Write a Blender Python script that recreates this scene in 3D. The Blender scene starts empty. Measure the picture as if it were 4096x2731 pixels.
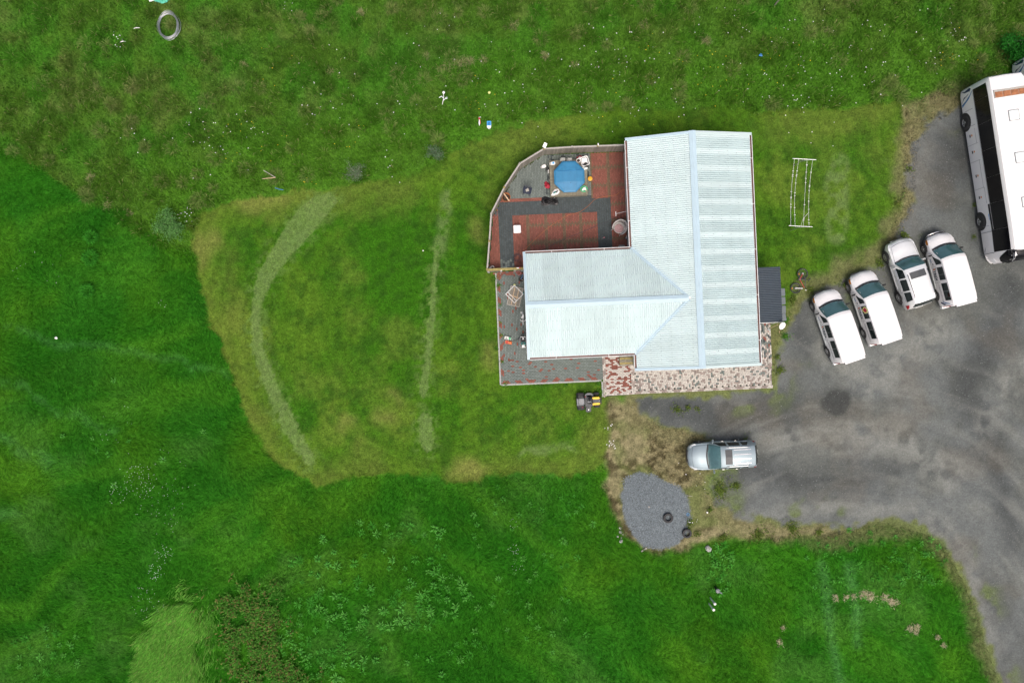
import bpy, bmesh, math, random
import numpy as np
from mathutils import Vector, Matrix

# ------------------------------------------------------------------ camera, sky, sun, exposure
scene = bpy.context.scene
C = scene.collection
H = 50.0            # flying height of the camera above the yard
PPM = 60.0          # photograph pixels (4096 wide) per metre at ground level
cam_d = bpy.data.cameras.new('camera')
cam_d.sensor_width = 36.0
cam_d.lens = 36.0 * H * PPM / 4096.0
cam_d.clip_start = 0.5
cam_d.clip_end = 9000
cam = bpy.data.objects.new('camera', cam_d)
cam.location = (0, 0, H)
cam.rotation_euler = (0, 0, 0)
C.objects.link(cam)
scene.camera = cam

SUN_EL, SUN_AZ = math.radians(64), math.radians(168)     # azimuth clockwise from north (+Y)
world = bpy.data.worlds.new('World')
scene.world = world
world.use_nodes = True
wn = world.node_tree.nodes
sky = wn.new('ShaderNodeTexSky')
sky.sky_type = 'NISHITA'
sky.sun_disc = False
sky.sun_elevation = SUN_EL
sky.sun_rotation = SUN_AZ
sky.air_density = 0.6
sky.dust_density = 8.0
sky.ozone_density = 0.3
bgn = wn['Background']
bgn.inputs['Strength'].default_value = 0.14
world.node_tree.links.new(sky.outputs['Color'], bgn.inputs['Color'])

sun_d = bpy.data.lights.new('sun', 'SUN')
sun_d.energy = 0.78
sun_d.angle = math.radians(32)
sun_d.color = (1.0, 0.97, 0.92)
sun = bpy.data.objects.new('sun', sun_d)
sd = Vector((math.sin(SUN_AZ) * math.cos(SUN_EL), math.cos(SUN_AZ) * math.cos(SUN_EL), math.sin(SUN_EL)))
sun.rotation_euler = sd.to_track_quat('Z', 'Y').to_euler()
sun.location = sd * 80
C.objects.link(sun)

scene.view_settings.view_transform = 'Standard'
scene.view_settings.look = 'None'
scene.view_settings.gamma = 1.0
scene.view_settings.exposure = 0.42
scene.view_settings.use_curve_mapping = False

# ------------------------------------------------------------------ helpers
R = math.radians
rng = np.random.default_rng(11)
random.seed(5)

def W(px, py, z=0.0):
    """point of the place at height z that the photograph shows at pixel (px, py) of 4096 x 2731"""
    k = (H - z) / H / PPM
    return Vector(((px - 2048) * k, (1365.5 - py) * k, z))

def D(px, py, z=0.0):
    return W(px * 1.74150, py * 1.74171, z)

def Z1(x, y, z=0.0):
    return W(1900 + x / 2.613, 500 + y / 2.613, z)

def srgb(r, g, b):
    f = lambda c: c / 12.92 if c <= 0.04045 else ((c + 0.055) / 1.055) ** 2.4
    return (f(r / 255), f(g / 255), f(b / 255))

class MB:
    """collects shapes for one mesh"""
    def __init__(s):
        s.v, s.f, s.m = [], [], []
    def add(s, vs, fs, mi=0):
        o = len(s.v)
        s.v += [tuple(p) for p in vs]
        s.f += [tuple(i + o for i in f) for f in fs]
        s.m += [mi] * len(fs)
        return s
    def box(s, c, size, rz=0.0, rx=0.0, ry=0.0, mi=0, taper=1.0):
        M = Matrix.Translation(c) @ Matrix.Rotation(rz, 4, 'Z') @ Matrix.Rotation(ry, 4, 'Y') @ Matrix.Rotation(rx, 4, 'X')
        a, b, d = size[0] / 2, size[1] / 2, size[2] / 2
        t = taper
        vs = [M @ Vector(p) for p in ((-a, -b, -d), (a, -b, -d), (a, b, -d), (-a, b, -d),
                                      (-a * t, -b * t, d), (a * t, -b * t, d), (a * t, b * t, d), (-a * t, b * t, d))]
        return s.add(vs, [(3, 2, 1, 0), (4, 5, 6, 7), (0, 1, 5, 4), (1, 2, 6, 5), (2, 3, 7, 6), (3, 0, 4, 7)], mi)
    def bbox(s, c, size, rz=0.0, bev=0.02, mi=0):
        """box with chamfered upright edges and a chamfered top"""
        a, b, d = size[0] / 2, size[1] / 2, size[2]
        def ring(q, z):
            e = min(bev * 1.6, a * .8, b * .8)
            A, B = a - q, b - q
            return [(-A + e, -B, z), (A - e, -B, z), (A, -B + e, z), (A, B - e, z), (A - e, B, z), (-A + e, B, z), (-A, B - e, z), (-A, -B + e, z)]
        M = Matrix.Translation(c) @ Matrix.Rotation(rz, 4, 'Z')
        vs = ring(0, 0) + ring(0, d - bev) + ring(bev, d)
        fs = [tuple(reversed(range(8))), tuple(range(16, 24))]
        for k in (0, 8):
            for i in range(8):
                j = (i + 1) % 8
                fs.append((k + i, k + j, k + 8 + j, k + 8 + i))
        return s.add([M @ Vector(p) for p in vs], fs, mi)
    def cyl(s, p0, p1, r0, r1=None, n=10, cap=True, mi=0):
        p0, p1 = Vector(p0), Vector(p1)
        r1 = r0 if r1 is None else r1
        q = (p1 - p0).to_track_quat('Z', 'Y')
        vs = []
        for p, r in ((p0, r0), (p1, r1)):
            for i in range(n):
                a = 2 * math.pi * i / n
                vs.append(p + q @ Vector((r * math.cos(a), r * math.sin(a), 0)))
        fs = [(i, (i + 1) % n, n + (i + 1) % n, n + i) for i in range(n)]
        if cap:
            fs += [tuple(reversed(range(n))), tuple(range(n, 2 * n))]
        return s.add(vs, fs, mi)
    def tube(s, pts, r, n=6, closed=False, mi=0):
        pts = [Vector(p) for p in pts]
        N = len(pts)
        vs, fs = [], []
        up = Vector((0.03, 0.02, 1))
        for i, p in enumerate(pts):
            if closed:
                t = pts[(i + 1) % N] - pts[i - 1]
            else:
                t = pts[min(i + 1, N - 1)] - pts[max(i - 1, 0)]
            t = t.normalized() if t.length > 1e-9 else Vector((1, 0, 0))
            a = t.cross(up)
            if a.length < 1e-3:
                a = t.cross(Vector((1, 0, 0)))
            a.normalize()
            b = a.cross(t)
            rr = r[i] if isinstance(r, (list, tuple)) else r
            for k in range(n):
                th = 2 * math.pi * k / n
                vs.append(p + a * (rr * math.cos(th)) + b * (rr * math.sin(th)))
        for i in range(N if closed else N - 1):
            j = (i + 1) % N
            for k in range(n):
                l = (k + 1) % n
                fs.append((i * n + k, i * n + l, j * n + l, j * n + k))
        if not closed:
            fs += [tuple(range(n)), tuple(reversed(range((N - 1) * n, N * n)))]
        return s.add(vs, fs, mi)
    def prism(s, poly, z0, z1, mi=0, inset=0.0):
        n = len(poly)
        cx = sum(p[0] for p in poly) / n
        cy = sum(p[1] for p in poly) / n
        top = [((p[0] - cx) * (1 - inset) + cx, (p[1] - cy) * (1 - inset) + cy, z1) for p in poly]
        vs = [(p[0], p[1], z0) for p in poly] + top
        fs = [tuple(reversed(range(n))), tuple(range(n, 2 * n))]
        fs += [(i, (i + 1) % n, n + (i + 1) % n, n + i) for i in range(n)]
        return s.add(vs, fs, mi)
    def lathe(s, prof, c=(0, 0, 0), n=16, axis='Z', sx=1.0, sy=1.0, mi=0, rot=None):
        vs, fs = [], []
        c = Vector(c)
        for (r, z) in prof:
            for k in range(n):
                th = 2 * math.pi * k / n
                p = Vector((r * math.cos(th) * sx, r * math.sin(th) * sy, z))
                if axis == 'Y':
                    p = Vector((p.x, p.z, p.y))
                elif axis == 'X':
                    p = Vector((p.z, p.x, p.y))
                if rot is not None:
                    p = rot @ p
                vs.append(c + p)
        for i in range(len(prof) - 1):
            for k in range(n):
                l = (k + 1) % n
                fs.append((i * n + k, i * n + l, (i + 1) * n + l, (i + 1) * n + k))
        fs += [tuple(reversed(range(n))), tuple(range((len(prof) - 1) * n, len(prof) * n))]
        return s.add(vs, fs, mi)
    def ball(s, c, r, n=10, m=6, sq=(1, 1, 1), jit=0.0, mi=0):
        vs, fs = [], []
        c = Vector(c)
        for i in range(m + 1):
            ph = math.pi * i / m
            for k in range(n):
                th = 2 * math.pi * k / n
                q = 1 + (random.uniform(-jit, jit) if jit else 0)
                vs.append(c + Vector((math.sin(ph) * math.cos(th) * r * sq[0] * q, math.sin(ph) * math.sin(th) * r * sq[1] * q, -math.cos(ph) * r * sq[2] * q)))
        for i in range(m):
            for k in range(n):
                l = (k + 1) % n
                fs.append((i * n + k, i * n + l, (i + 1) * n + l, (i + 1) * n + k))
        return s.add(vs, fs, mi)
    def mesh(s, name, mats, smooth=None):
        me = bpy.data.meshes.new(name)
        me.from_pydata(s.v, [], s.f)
        mats = mats if isinstance(mats, (list, tuple)) else [mats]
        for m in mats:
            me.materials.append(m)
        if len(mats) > 1:
            me.polygons.foreach_set('material_index', s.m)
        if smooth is not None:
            me.polygons.foreach_set('use_smooth', [True] * len(me.polygons))
            if smooth < 180:
                me.set_sharp_from_angle(angle=R(smooth))
        me.update()
        return me

def link(name, data, parent=None, loc=None, rz=None):
    o = bpy.data.objects.new(name, data)
    C.objects.link(o)
    if parent is not None:
        o.parent = parent
    if loc is not None:
        o.location = loc
    if rz is not None:
        o.rotation_euler = (0, 0, rz)
    return o

def part(name, mb, mat, parent, smooth=None, label=None):
    o = link(name, mb.mesh(name, mat, smooth), parent)
    if label:
        o['label'] = label
    return o

def tag(o, label=None, cat=None, group=None, kind=None):
    if label: o['label'] = label
    if cat: o['category'] = cat
    if group: o['group'] = group
    if kind: o['kind'] = kind
    return o

def thing(name, label, cat, loc=(0, 0, 0), rz=0.0, group=None):
    return tag(link(name, None, None, loc, rz), label, cat, group)

def single(name, mb, mat, label, cat, loc=(0, 0, 0), rz=0.0, group=None, smooth=None):
    return tag(link(name, mb.mesh(name, mat, smooth), None, loc, rz), label, cat, group)

def copy_tree(o, parent=None):
    c = o.copy()
    C.objects.link(c)
    c.parent = parent
    for ch in list(o.children):
        copy_tree(ch, c)
    return c

# ------------------------------------------------------------------ materials
def mat(name, col, rough=0.6, metal=0.0, var=0.10, scale=6.0, spec=0.5, coat=0.0, bump=0.0, bscale=40.0, attr=None, objvar=0.0, sheen=None, trans=0.0):
    m = bpy.data.materials.new(name)
    m.use_nodes = True
    nt = m.node_tree
    N, L = nt.nodes, nt.links
    b = N['Principled BSDF']
    b.inputs['Roughness'].default_value = rough
    b.inputs['Metallic'].default_value = metal
    b.inputs['Specular IOR Level'].default_value = spec
    b.inputs['Coat Weight'].default_value = coat
    if coat:
        b.inputs['Coat Roughness'].default_value = 0.06
    tc = N.new('ShaderNodeTexCoord')
    no = N.new('ShaderNodeTexNoise')
    no.inputs['Scale'].default_value = scale
    no.inputs['Detail'].default_value = 6
    no.inputs['Roughness'].default_value = 0.62
    L.new(tc.outputs['Object'], no.inputs['Vector'])
    mr = N.new('ShaderNodeMapRange')
    mr.inputs['From Min'].default_value = 0.3
    mr.inputs['From Max'].default_value = 0.7
    mr.inputs['To Min'].default_value = 1 - var
    mr.inputs['To Max'].default_value = 1 + var
    L.new(no.outputs['Fac'], mr.inputs['Value'])
    fac = mr.outputs['Result']
    if objvar:
        oi = N.new('ShaderNodeObjectInfo')
        at = N.new('ShaderNodeAttribute')
        at.attribute_name = 'rnd'
        ad = N.new('ShaderNodeMath'); ad.operation = 'ADD'
        L.new(oi.outputs['Random'], ad.inputs[0]); L.new(at.outputs['Fac'], ad.inputs[1])
        fr = N.new('ShaderNodeMath'); fr.operation = 'FRACT'
        L.new(ad.outputs[0], fr.inputs[0])
        m2 = N.new('ShaderNodeMapRange')
        m2.inputs['To Min'].default_value = 1 - objvar
        m2.inputs['To Max'].default_value = 1 + objvar
        L.new(fr.outputs[0], m2.inputs['Value'])
        mu = N.new('ShaderNodeMath'); mu.operation = 'MULTIPLY'
        L.new(fac, mu.inputs[0]); L.new(m2.outputs['Result'], mu.inputs[1])
        fac = mu.outputs[0]
    vm = N.new('ShaderNodeVectorMath'); vm.operation = 'SCALE'
    if attr:
        a = N.new('ShaderNodeAttribute'); a.attribute_name = attr
        L.new(a.outputs['Color'], vm.inputs[0])
    else:
        vm.inputs[0].default_value = col
    L.new(fac, vm.inputs['Scale'])
    L.new(vm.outputs[0], b.inputs['Base Color'])
    if bump:
        nb = N.new('ShaderNodeTexNoise')
        nb.inputs['Scale'].default_value = bscale
        nb.inputs['Detail'].default_value = 4
        L.new(tc.outputs['Object'], nb.inputs['Vector'])
        bp = N.new('ShaderNodeBump')
        bp.inputs['Strength'].default_value = bump
        bp.inputs['Distance'].default_value = 0.02
        L.new(nb.outputs['Fac'], bp.inputs['Height'])
        L.new(bp.outputs['Normal'], b.inputs['Normal'])
    if trans:
        tr = N.new('ShaderNodeBsdfTranslucent')
        L.new(vm.outputs[0], tr.inputs['Color'])
        mx = N.new('ShaderNodeMixShader')
        mx.inputs[0].default_value = trans
        L.new(b.outputs[0], mx.inputs[1]); L.new(tr.outputs[0], mx.inputs[2])
        L.new(mx.outputs[0], N['Material Output'].inputs['Surface'])
    return m

M = {}
M['white'] = mat('white_paint', (.80, .80, .80), .35, coat=.3, var=.02)
M['white_trim'] = mat('white_trim', (.72, .74, .74), .5, var=.06)
M['plastic_white'] = mat('white_plastic', (.78, .78, .77), .4, var=.04)
M['black'] = mat('black_plastic', (.018, .019, .02), .55, var=.2)
M['rubber'] = mat('rubber', (.028, .029, .03), .8, var=.25, bump=.2)
M['darkgrey'] = mat('dark_grey_plastic', (.055, .06, .065), .5, var=.15)
M['midgrey'] = mat('mid_grey_plastic', (.2, .21, .22), .5, var=.1)
M['steel'] = mat('galvanised_steel', (.52, .54, .55), .38, metal=.85, var=.12)
M['alu'] = mat('alloy', (.62, .63, .64), .3, metal=.9, var=.05)
M['chrome'] = mat('chrome', (.8, .8, .8), .18, metal=1.0, var=.02)
M['silver'] = mat('silver_car_paint', (.30, .375, .41), .5, metal=.35, coat=.15, var=.02)
M['pearl'] = mat('pearl_car_paint', (.78, .80, .80), .3, metal=.25, coat=.4, var=.02)
M['glass'] = mat('tinted_glass', (.012, .02, .02), .06, spec=.6, var=.1)
M['windscreen'] = mat('windscreen_glass', (.05, .12, .125), .05, spec=.9, coat=.5, var=.25, scale=1.6)
M['busglass'] = mat('coach_glass', (.006, .006, .008), .08, spec=.35, var=.2)
M['redlamp'] = mat('red_lamp', (.35, .015, .02), .25, var=.05)
M['amber'] = mat('amber_lamp', (.6, .22, .03), .25, var=.05)
M['headlamp'] = mat('headlamp', (.75, .78, .8), .12, coat=.5, var=.03)
M['navy'] = mat('navy_vinyl', (.012, .03, .10), .4, var=.05)
M['bluevinyl'] = mat('blue_vinyl', (.03, .16, .36), .4, var=.05)
M['logo_ink'] = mat('logo_ink', (.02, .045, .07), .5, var=.05)
M['orange'] = mat('orange_plastic', (.62, .16, .05), .45, var=.08)
M['red'] = mat('red_fabric', (.42, .02, .045), .7, var=.2)
M['red_plastic'] = mat('red_plastic', (.48, .04, .05), .4, var=.1)
M['teal'] = mat('teal_plastic', (.03, .22, .2), .45, var=.2)
M['toygreen'] = mat('toy_green', (.08, .42, .2), .45, var=.1)
M['toyblue'] = mat('toy_blue', (.04, .33, .72), .4, var=.08)
M['yellow'] = mat('yellow_paint', (.78, .5, .015), .4, var=.05)
M['bucketyellow'] = mat('bucket_yellow', (.72, .36, .02), .45, var=.06)
M['paleyellow'] = mat('pale_yellow', (.7, .72, .25), .5, var=.06)
M['pink'] = mat('pink_plastic', (.6, .22, .25), .5, var=.05)
M['wood_grey'] = mat('weathered_wood', (.22, .205, .17), .85, var=.3, scale=9, bump=.4, objvar=.22)
M['wood_deck'] = mat('weathered_deck', (.20, .185, .135), .85, var=.35, scale=10, bump=.4, objvar=.2)
M['wood_lichen'] = mat('lichen_wood', (.30, .25, .09), .9, var=.4, scale=12, bump=.4)
M['wood_raw'] = mat('raw_wood', (.55, .40, .26), .8, var=.15, scale=14)
M['wood_pale'] = mat('pale_timber', (.36, .345, .31), .8, var=.2, scale=12)
M['concrete'] = mat('concrete', (.34, .35, .33), .9, var=.25, scale=12, bump=.4)
M['brown'] = mat('brown_gutter', (.16, .075, .06), .45, var=.2)
M['tarp'] = mat('black_tarp', (.012, .012, .013), .4, var=.2, bump=.5, bscale=14)
M['navyplastic'] = mat('navy_plastic', (.012, .02, .045), .45, var=.15)
M['wicker'] = mat('wicker', (.48, .47, .45), .8, var=.25, scale=60, bump=.6)
M['cushion'] = mat('pink_cushion', (.42, .27, .27), .9, var=.4, scale=16)
M['rust'] = mat('rusty_panel', (.30, .12, .05), .8, var=.4, scale=5)
M['hatch'] = mat('roof_hatch', (.70, .76, .74), .4, var=.03)
M['bin'] = mat('bin_plastic', (.12, .145, .16), .55, var=.08)
M['stone'] = mat('stone', (.34, .34, .33), .9, var=.3, scale=8, bump=.5, objvar=.2)
M['soil'] = mat('soil', (.05, .035, .025), .95, var=.4, scale=20)
M['cord_orange'] = mat('cord_orange', (.36, .12, .04), .6, var=.1)
M['cord_dark'] = mat('cord_dark', (.05, .045, .06), .6, var=.2)
M['bluerope'] = mat('blue_rope', (.05, .2, .42), .6, var=.1)
M['netgreen'] = mat('green_net', (.08, .42, .3), .7, var=.15)
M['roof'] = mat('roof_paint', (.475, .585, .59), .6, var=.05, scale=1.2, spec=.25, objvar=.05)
M['roof_darker'] = mat('darker_roof_paint', (.395, .50, .51), .6, var=.07, scale=1.2, spec=.25, objvar=.04)  # darker tone of the roof paint, for alternate sheets that band the east slope
M['roofcap'] = mat('roof_flashing', (.40, .53, .60), .5, var=.05, scale=2, spec=.3)
M['roofdark'] = mat('dark_roof', (.03, .045, .06), .38, var=.1, scale=3, spec=.5)
M['wall'] = mat('house_wall', (.40, .46, .43), .7, var=.12, scale=4)
M['screw'] = mat('roof_screw', (.09, .13, .13), .6, var=.2)
M['paver_red'] = mat('red_paver', srgb(132, 80, 68), .85, var=.22, scale=14, bump=.3, objvar=.17)
M['paver_grey'] = mat('grey_paver', srgb(108, 118, 114), .85, var=.2, scale=14, bump=.3, objvar=.14)
M['paver_dark'] = mat('dark_paver', srgb(66, 75, 77), .8, var=.2, scale=14, bump=.3, objvar=.16)
M['paver_brown'] = mat('brown_paver', srgb(108, 90, 70), .85, var=.25, scale=14, bump=.3, objvar=.16)
M['paver_cream'] = mat('cream_paver', srgb(188, 183, 175), .85, var=.10, scale=14, bump=.3, objvar=.11)
M['paver_taupe'] = mat('taupe_paver', srgb(146, 135, 128), .85, var=.2, scale=14, bump=.3, objvar=.18)
M['joint'] = mat('joint_sand', srgb(70, 72, 62), .95, var=.4, scale=6, bump=.3)
# ------------------------------------------------------------------ noise and distance fields (numpy)
_tab = np.random.default_rng(3).random((8, 256, 256))
def vnoise(x, y, seed=0):
    xi = np.floor(x).astype(np.int64); yi = np.floor(y).astype(np.int64)
    fx = x - xi; fy = y - yi
    fx = fx * fx * (3 - 2 * fx); fy = fy * fy * (3 - 2 * fy)
    t = _tab[seed % 8]
    a = t[xi & 255, yi & 255]; b = t[(xi + 1) & 255, yi & 255]
    c = t[xi & 255, (yi + 1) & 255]; d = t[(xi + 1) & 255, (yi + 1) & 255]
    return (a * (1 - fx) + b * fx) * (1 - fy) + (c * (1 - fx) + d * fx) * fy
def fbm(x, y, size, octaves=4, seed=0):
    s, amp, tot = 0, 1.0, 0
    f = 1.0 / size
    for o in range(octaves):
        s = s + amp * vnoise(x * f + 17.3 * o + 3.1 * seed, y * f - 9.7 * o + 7.7 * seed, seed + o)
        tot += amp; amp *= .5; f *= 2.03
    return s / tot
def sdist(x, y, poly):
    """signed distance, positive inside"""
    p = np.array(poly, float)
    d = np.full(x.shape, 1e9); ins = np.zeros(x.shape, bool)
    n = len(p)
    for i in range(n):
        ax, ay = p[i]; bx, by = p[(i + 1) % n]
        ex, ey = bx - ax, by - ay
        t = np.clip(((x - ax) * ex + (y - ay) * ey) / (ex * ex + ey * ey + 1e-12), 0, 1)
        d = np.minimum(d, np.hypot(x - ax - t * ex, y - ay - t * ey))
        c = ((ay > y) != (by > y)) & (x < (bx - ax) * (y - ay) / (by - ay + 1e-12) + ax)
        ins ^= c
    return np.where(ins, d, -d)
def linedist(x, y, pts):
    """distance to a polyline minus its half width; pts (x, y, halfwidth)"""
    p = np.array(pts, float)
    best = np.full(x.shape, 1e9)
    for i in range(len(p) - 1):
        ax, ay, aw = p[i]; bx, by, bw = p[i + 1]
        ex, ey = bx - ax, by - ay
        t = np.clip(((x - ax) * ex + (y - ay) * ey) / (ex * ex + ey * ey + 1e-12), 0, 1)
        best = np.minimum(best, np.hypot(x - ax - t * ex, y - ay - t * ey) - (aw + (bw - aw) * t))
    return best
def ss(e0, e1, x):
    t = np.clip((x - e0) / (e1 - e0), 0, 1)
    return t * t * (3 - 2 * t)
def DP(pts):
    return [tuple(D(a, b)[:2]) for a, b in pts]
def DL(pts):
    return [(*D(a, b)[:2], w / 34.45) for a, b, w in pts]

LAWN = DP([(445, 545), (450, 520), (470, 490), (520, 464), (600, 450), (700, 432), (800, 422), (850, 415), (900, 402), (960, 390), (1020, 368), (1075, 332), (1130, 307),
    (1200, 282), (1300, 263), (1400, 256), (1500, 249), (1600, 248), (1680, 250), (1720, 257), (1770, 266), (1820, 258), (1900, 249), (1980, 244), (2060, 238),
    (2105, 270), (2090, 330), (2075, 420), (2072, 500), (2060, 560), (2020, 600), (1950, 635), (1880, 668), (1850, 700), (1805, 760), (1785, 800), (1770, 880), (1395, 912),
    (1402, 1000), (1385, 1065), (1372, 1084), (1300, 1090), (1200, 1090), (1150, 1086), (1090, 1100), (1030, 1103), (985, 1100), (930, 1090), (860, 1086), (800, 1093), (760, 1117),
    (735, 1120), (700, 1102), (650, 1072), (612, 1032), (582, 985), (556, 930), (540, 870), (515, 808), (491, 750), (471, 690), (455, 630), (447, 580)])
LOT = DP([(2128, 285), (2098, 335), (2090, 410), (2088, 480), (2058, 520), (2066, 565), (2020, 602), (1965, 622), (1900, 655), (1868, 668), (1850, 705), (1800, 770), (1795, 800), (1778, 892), (1600, 908),
    (1462, 914), (1470, 950), (1530, 982), (1625, 1002), (1660, 1050), (1625, 1110), (1640, 1165), (1700, 1185), (1780, 1190), (1850, 1205), (1950, 1208), (2040, 1192), (2130, 1213),
    (2180, 1258), (2220, 1328), (2248, 1398), (2275, 1480), (2310, 1590), (2420, 1900), (3400, 2300), (3400, 260), (2352, 255), (2230, 215)])
DRY = DP([(1390, 912), (1470, 908), (1478, 950), (1530, 978), (1630, 1000), (1650, 1050), (1610, 1110), (1650, 1160), (1740, 1192), (1860, 1208), (1960, 1210), (1900, 1232), (1780, 1240), (1640, 1242),
    (1560, 1268), (1500, 1272), (1440, 1240), (1408, 1190), (1384, 1100), (1398, 1000)])
DRYBUS = DP([(2060, 238), (2200, 205), (2260, 300), (2140, 320), (2105, 400), (2095, 520), (2050, 600), (2035, 560), (2060, 480), (2080, 400), (2075, 330)])
PILE = DP([(1433, 1098), (1468, 1084), (1500, 1089), (1530, 1106), (1562, 1114), (1582, 1150), (1588, 1190), (1580, 1220), (1560, 1246), (1520, 1262), (1478, 1256), (1452, 1225), (1434, 1190), (1428, 1140)])
FIELD = DP([(-400, 300), (0, 345), (60, 365), (150, 420), (240, 470), (300, 512), (375, 560), (448, 592), (470, 640), (900, 900), (1395, 1085), (1420, 1210), (1500, 1275), (1700, 1250),
    (1900, 1235), (2050, 1195), (2130, 1213), (2220, 1328), (2310, 1590), (2420, 2400), (-400, 2400)])
STRIPS = [DL([(758, 458, 16), (734, 474, 26), (706, 502, 30), (660, 560, 25), (629, 602, 20), (602, 650, 17), (590, 700, 12), (588, 750, 12), (593, 800, 13), (615, 870, 15), (647, 940, 17), (675, 1000, 16), (709, 1055, 14)]),
    DL([(1002, 580, 6), (994, 680, 7), (988, 760, 8), (980, 840, 8), (970, 905, 9)]),
    DL([(976, 962, 15), (982, 1026, 14)])]
FAINT = [DL([(1028, 452, 14), (1020, 510, 10), (1010, 570, 12)]), DL([(1927, 375, 22), (1922, 450, 26), (1925, 535, 22)]), DL([(1205, 1038, 10), (1320, 1025, 10)])]
BRIGHT = DP([(340, 1440), (370, 1395), (420, 1372), (462, 1382), (482, 1430), (478, 1500), (490, 1600), (470, 1690), (345, 1690), (328, 1520)])
DOCKS = DP([(485, 1370), (540, 1345), (610, 1350), (650, 1400), (650, 1480), (700, 1560), (680, 1700), (560, 1700), (510, 1500)])
STREAKS = [DL([(1885, 1295, 7), (1898, 1360, 10), (1905, 1440, 8), (1930, 1568, 6)]), DL([(1950, 1300, 9), (1965, 1400, 9), (1970, 1480, 6)]),
    DL([(-40, 980, 8), (50, 1030, 14), (110, 1065, 12)]), DL([(20, 745, 4), (150, 790, 7), (300, 800, 5), (520, 860, 4)]), DL([(-20, 860, 6), (120, 935, 6), (260, 985, 8)]), DL([(-10, 1180, 14), (40, 1170, 10)])]
BARE = [DL([(1055, 1075, 14), (1075, 1080, 14)]), DL([(1030, 1095, 8), (1100, 1090, 9)]), DL([(785, 972, 9), (795, 968, 9)]), DL([(870, 960, 10), (900, 965, 8)]), DL([(455, 560, 10), (458, 590, 9), (490, 545, 10)]),
    DL([(1095, 520, 9), (1100, 540, 9)]), DL([(1128, 800, 9), (1130, 840, 9)]), DL([(560, 470, 8), (640, 452, 6)]), DL([(895, 905, 5), (920, 920, 3)]), DL([(2095, 300, 14), (2090, 345, 14)])]
DARKLOT = [DL([(1480, 935, 28), (1640, 950, 40), (1800, 945, 42), (1835, 990, 24)]), DL([(1905, 925, 14), (1945, 925, 14)]), DL([(2190, 330, 40), (2170, 450, 30)]), DL([(2060, 700, 20), (2000, 680, 12)]), DL([(1650, 1060, 30), (1850, 1110, 20), (2060, 1090, 14)]),
    DL([(2330, 600, 40), (2300, 760, 40), (2210, 900, 30), (2290, 1050, 26), (2330, 1250, 20)]), DL([(1850, 790, 30), (1830, 700, 20)])]
PALELOT = [DL([(1900, 800, 30), (2000, 880, 40), (2080, 820, 40), (2160, 760, 30)]), DL([(1660, 925, 14), (1710, 925, 12)]), DL([(1780, 1010, 20), (1900, 1000, 30), (2050, 1000, 40), (2180, 1090, 30)]), DL([(1800, 1170, 10), (1950, 1180, 14), (2080, 1160, 16), (2170, 1210, 20), (2230, 1320, 20), (2290, 1480, 16)]),
    DL([(2250, 420, 8), (2245, 520, 10)]), DL([(2352, 830, 20), (2260, 980, 20)])]

KX = 1.0 / 1.12     # photograph brightness to surface colour
def mixc(c, col, w):
    col = np.array(srgb(*col)) * KX
    return c * (1 - w[..., None]) + col * w[..., None]

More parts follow.
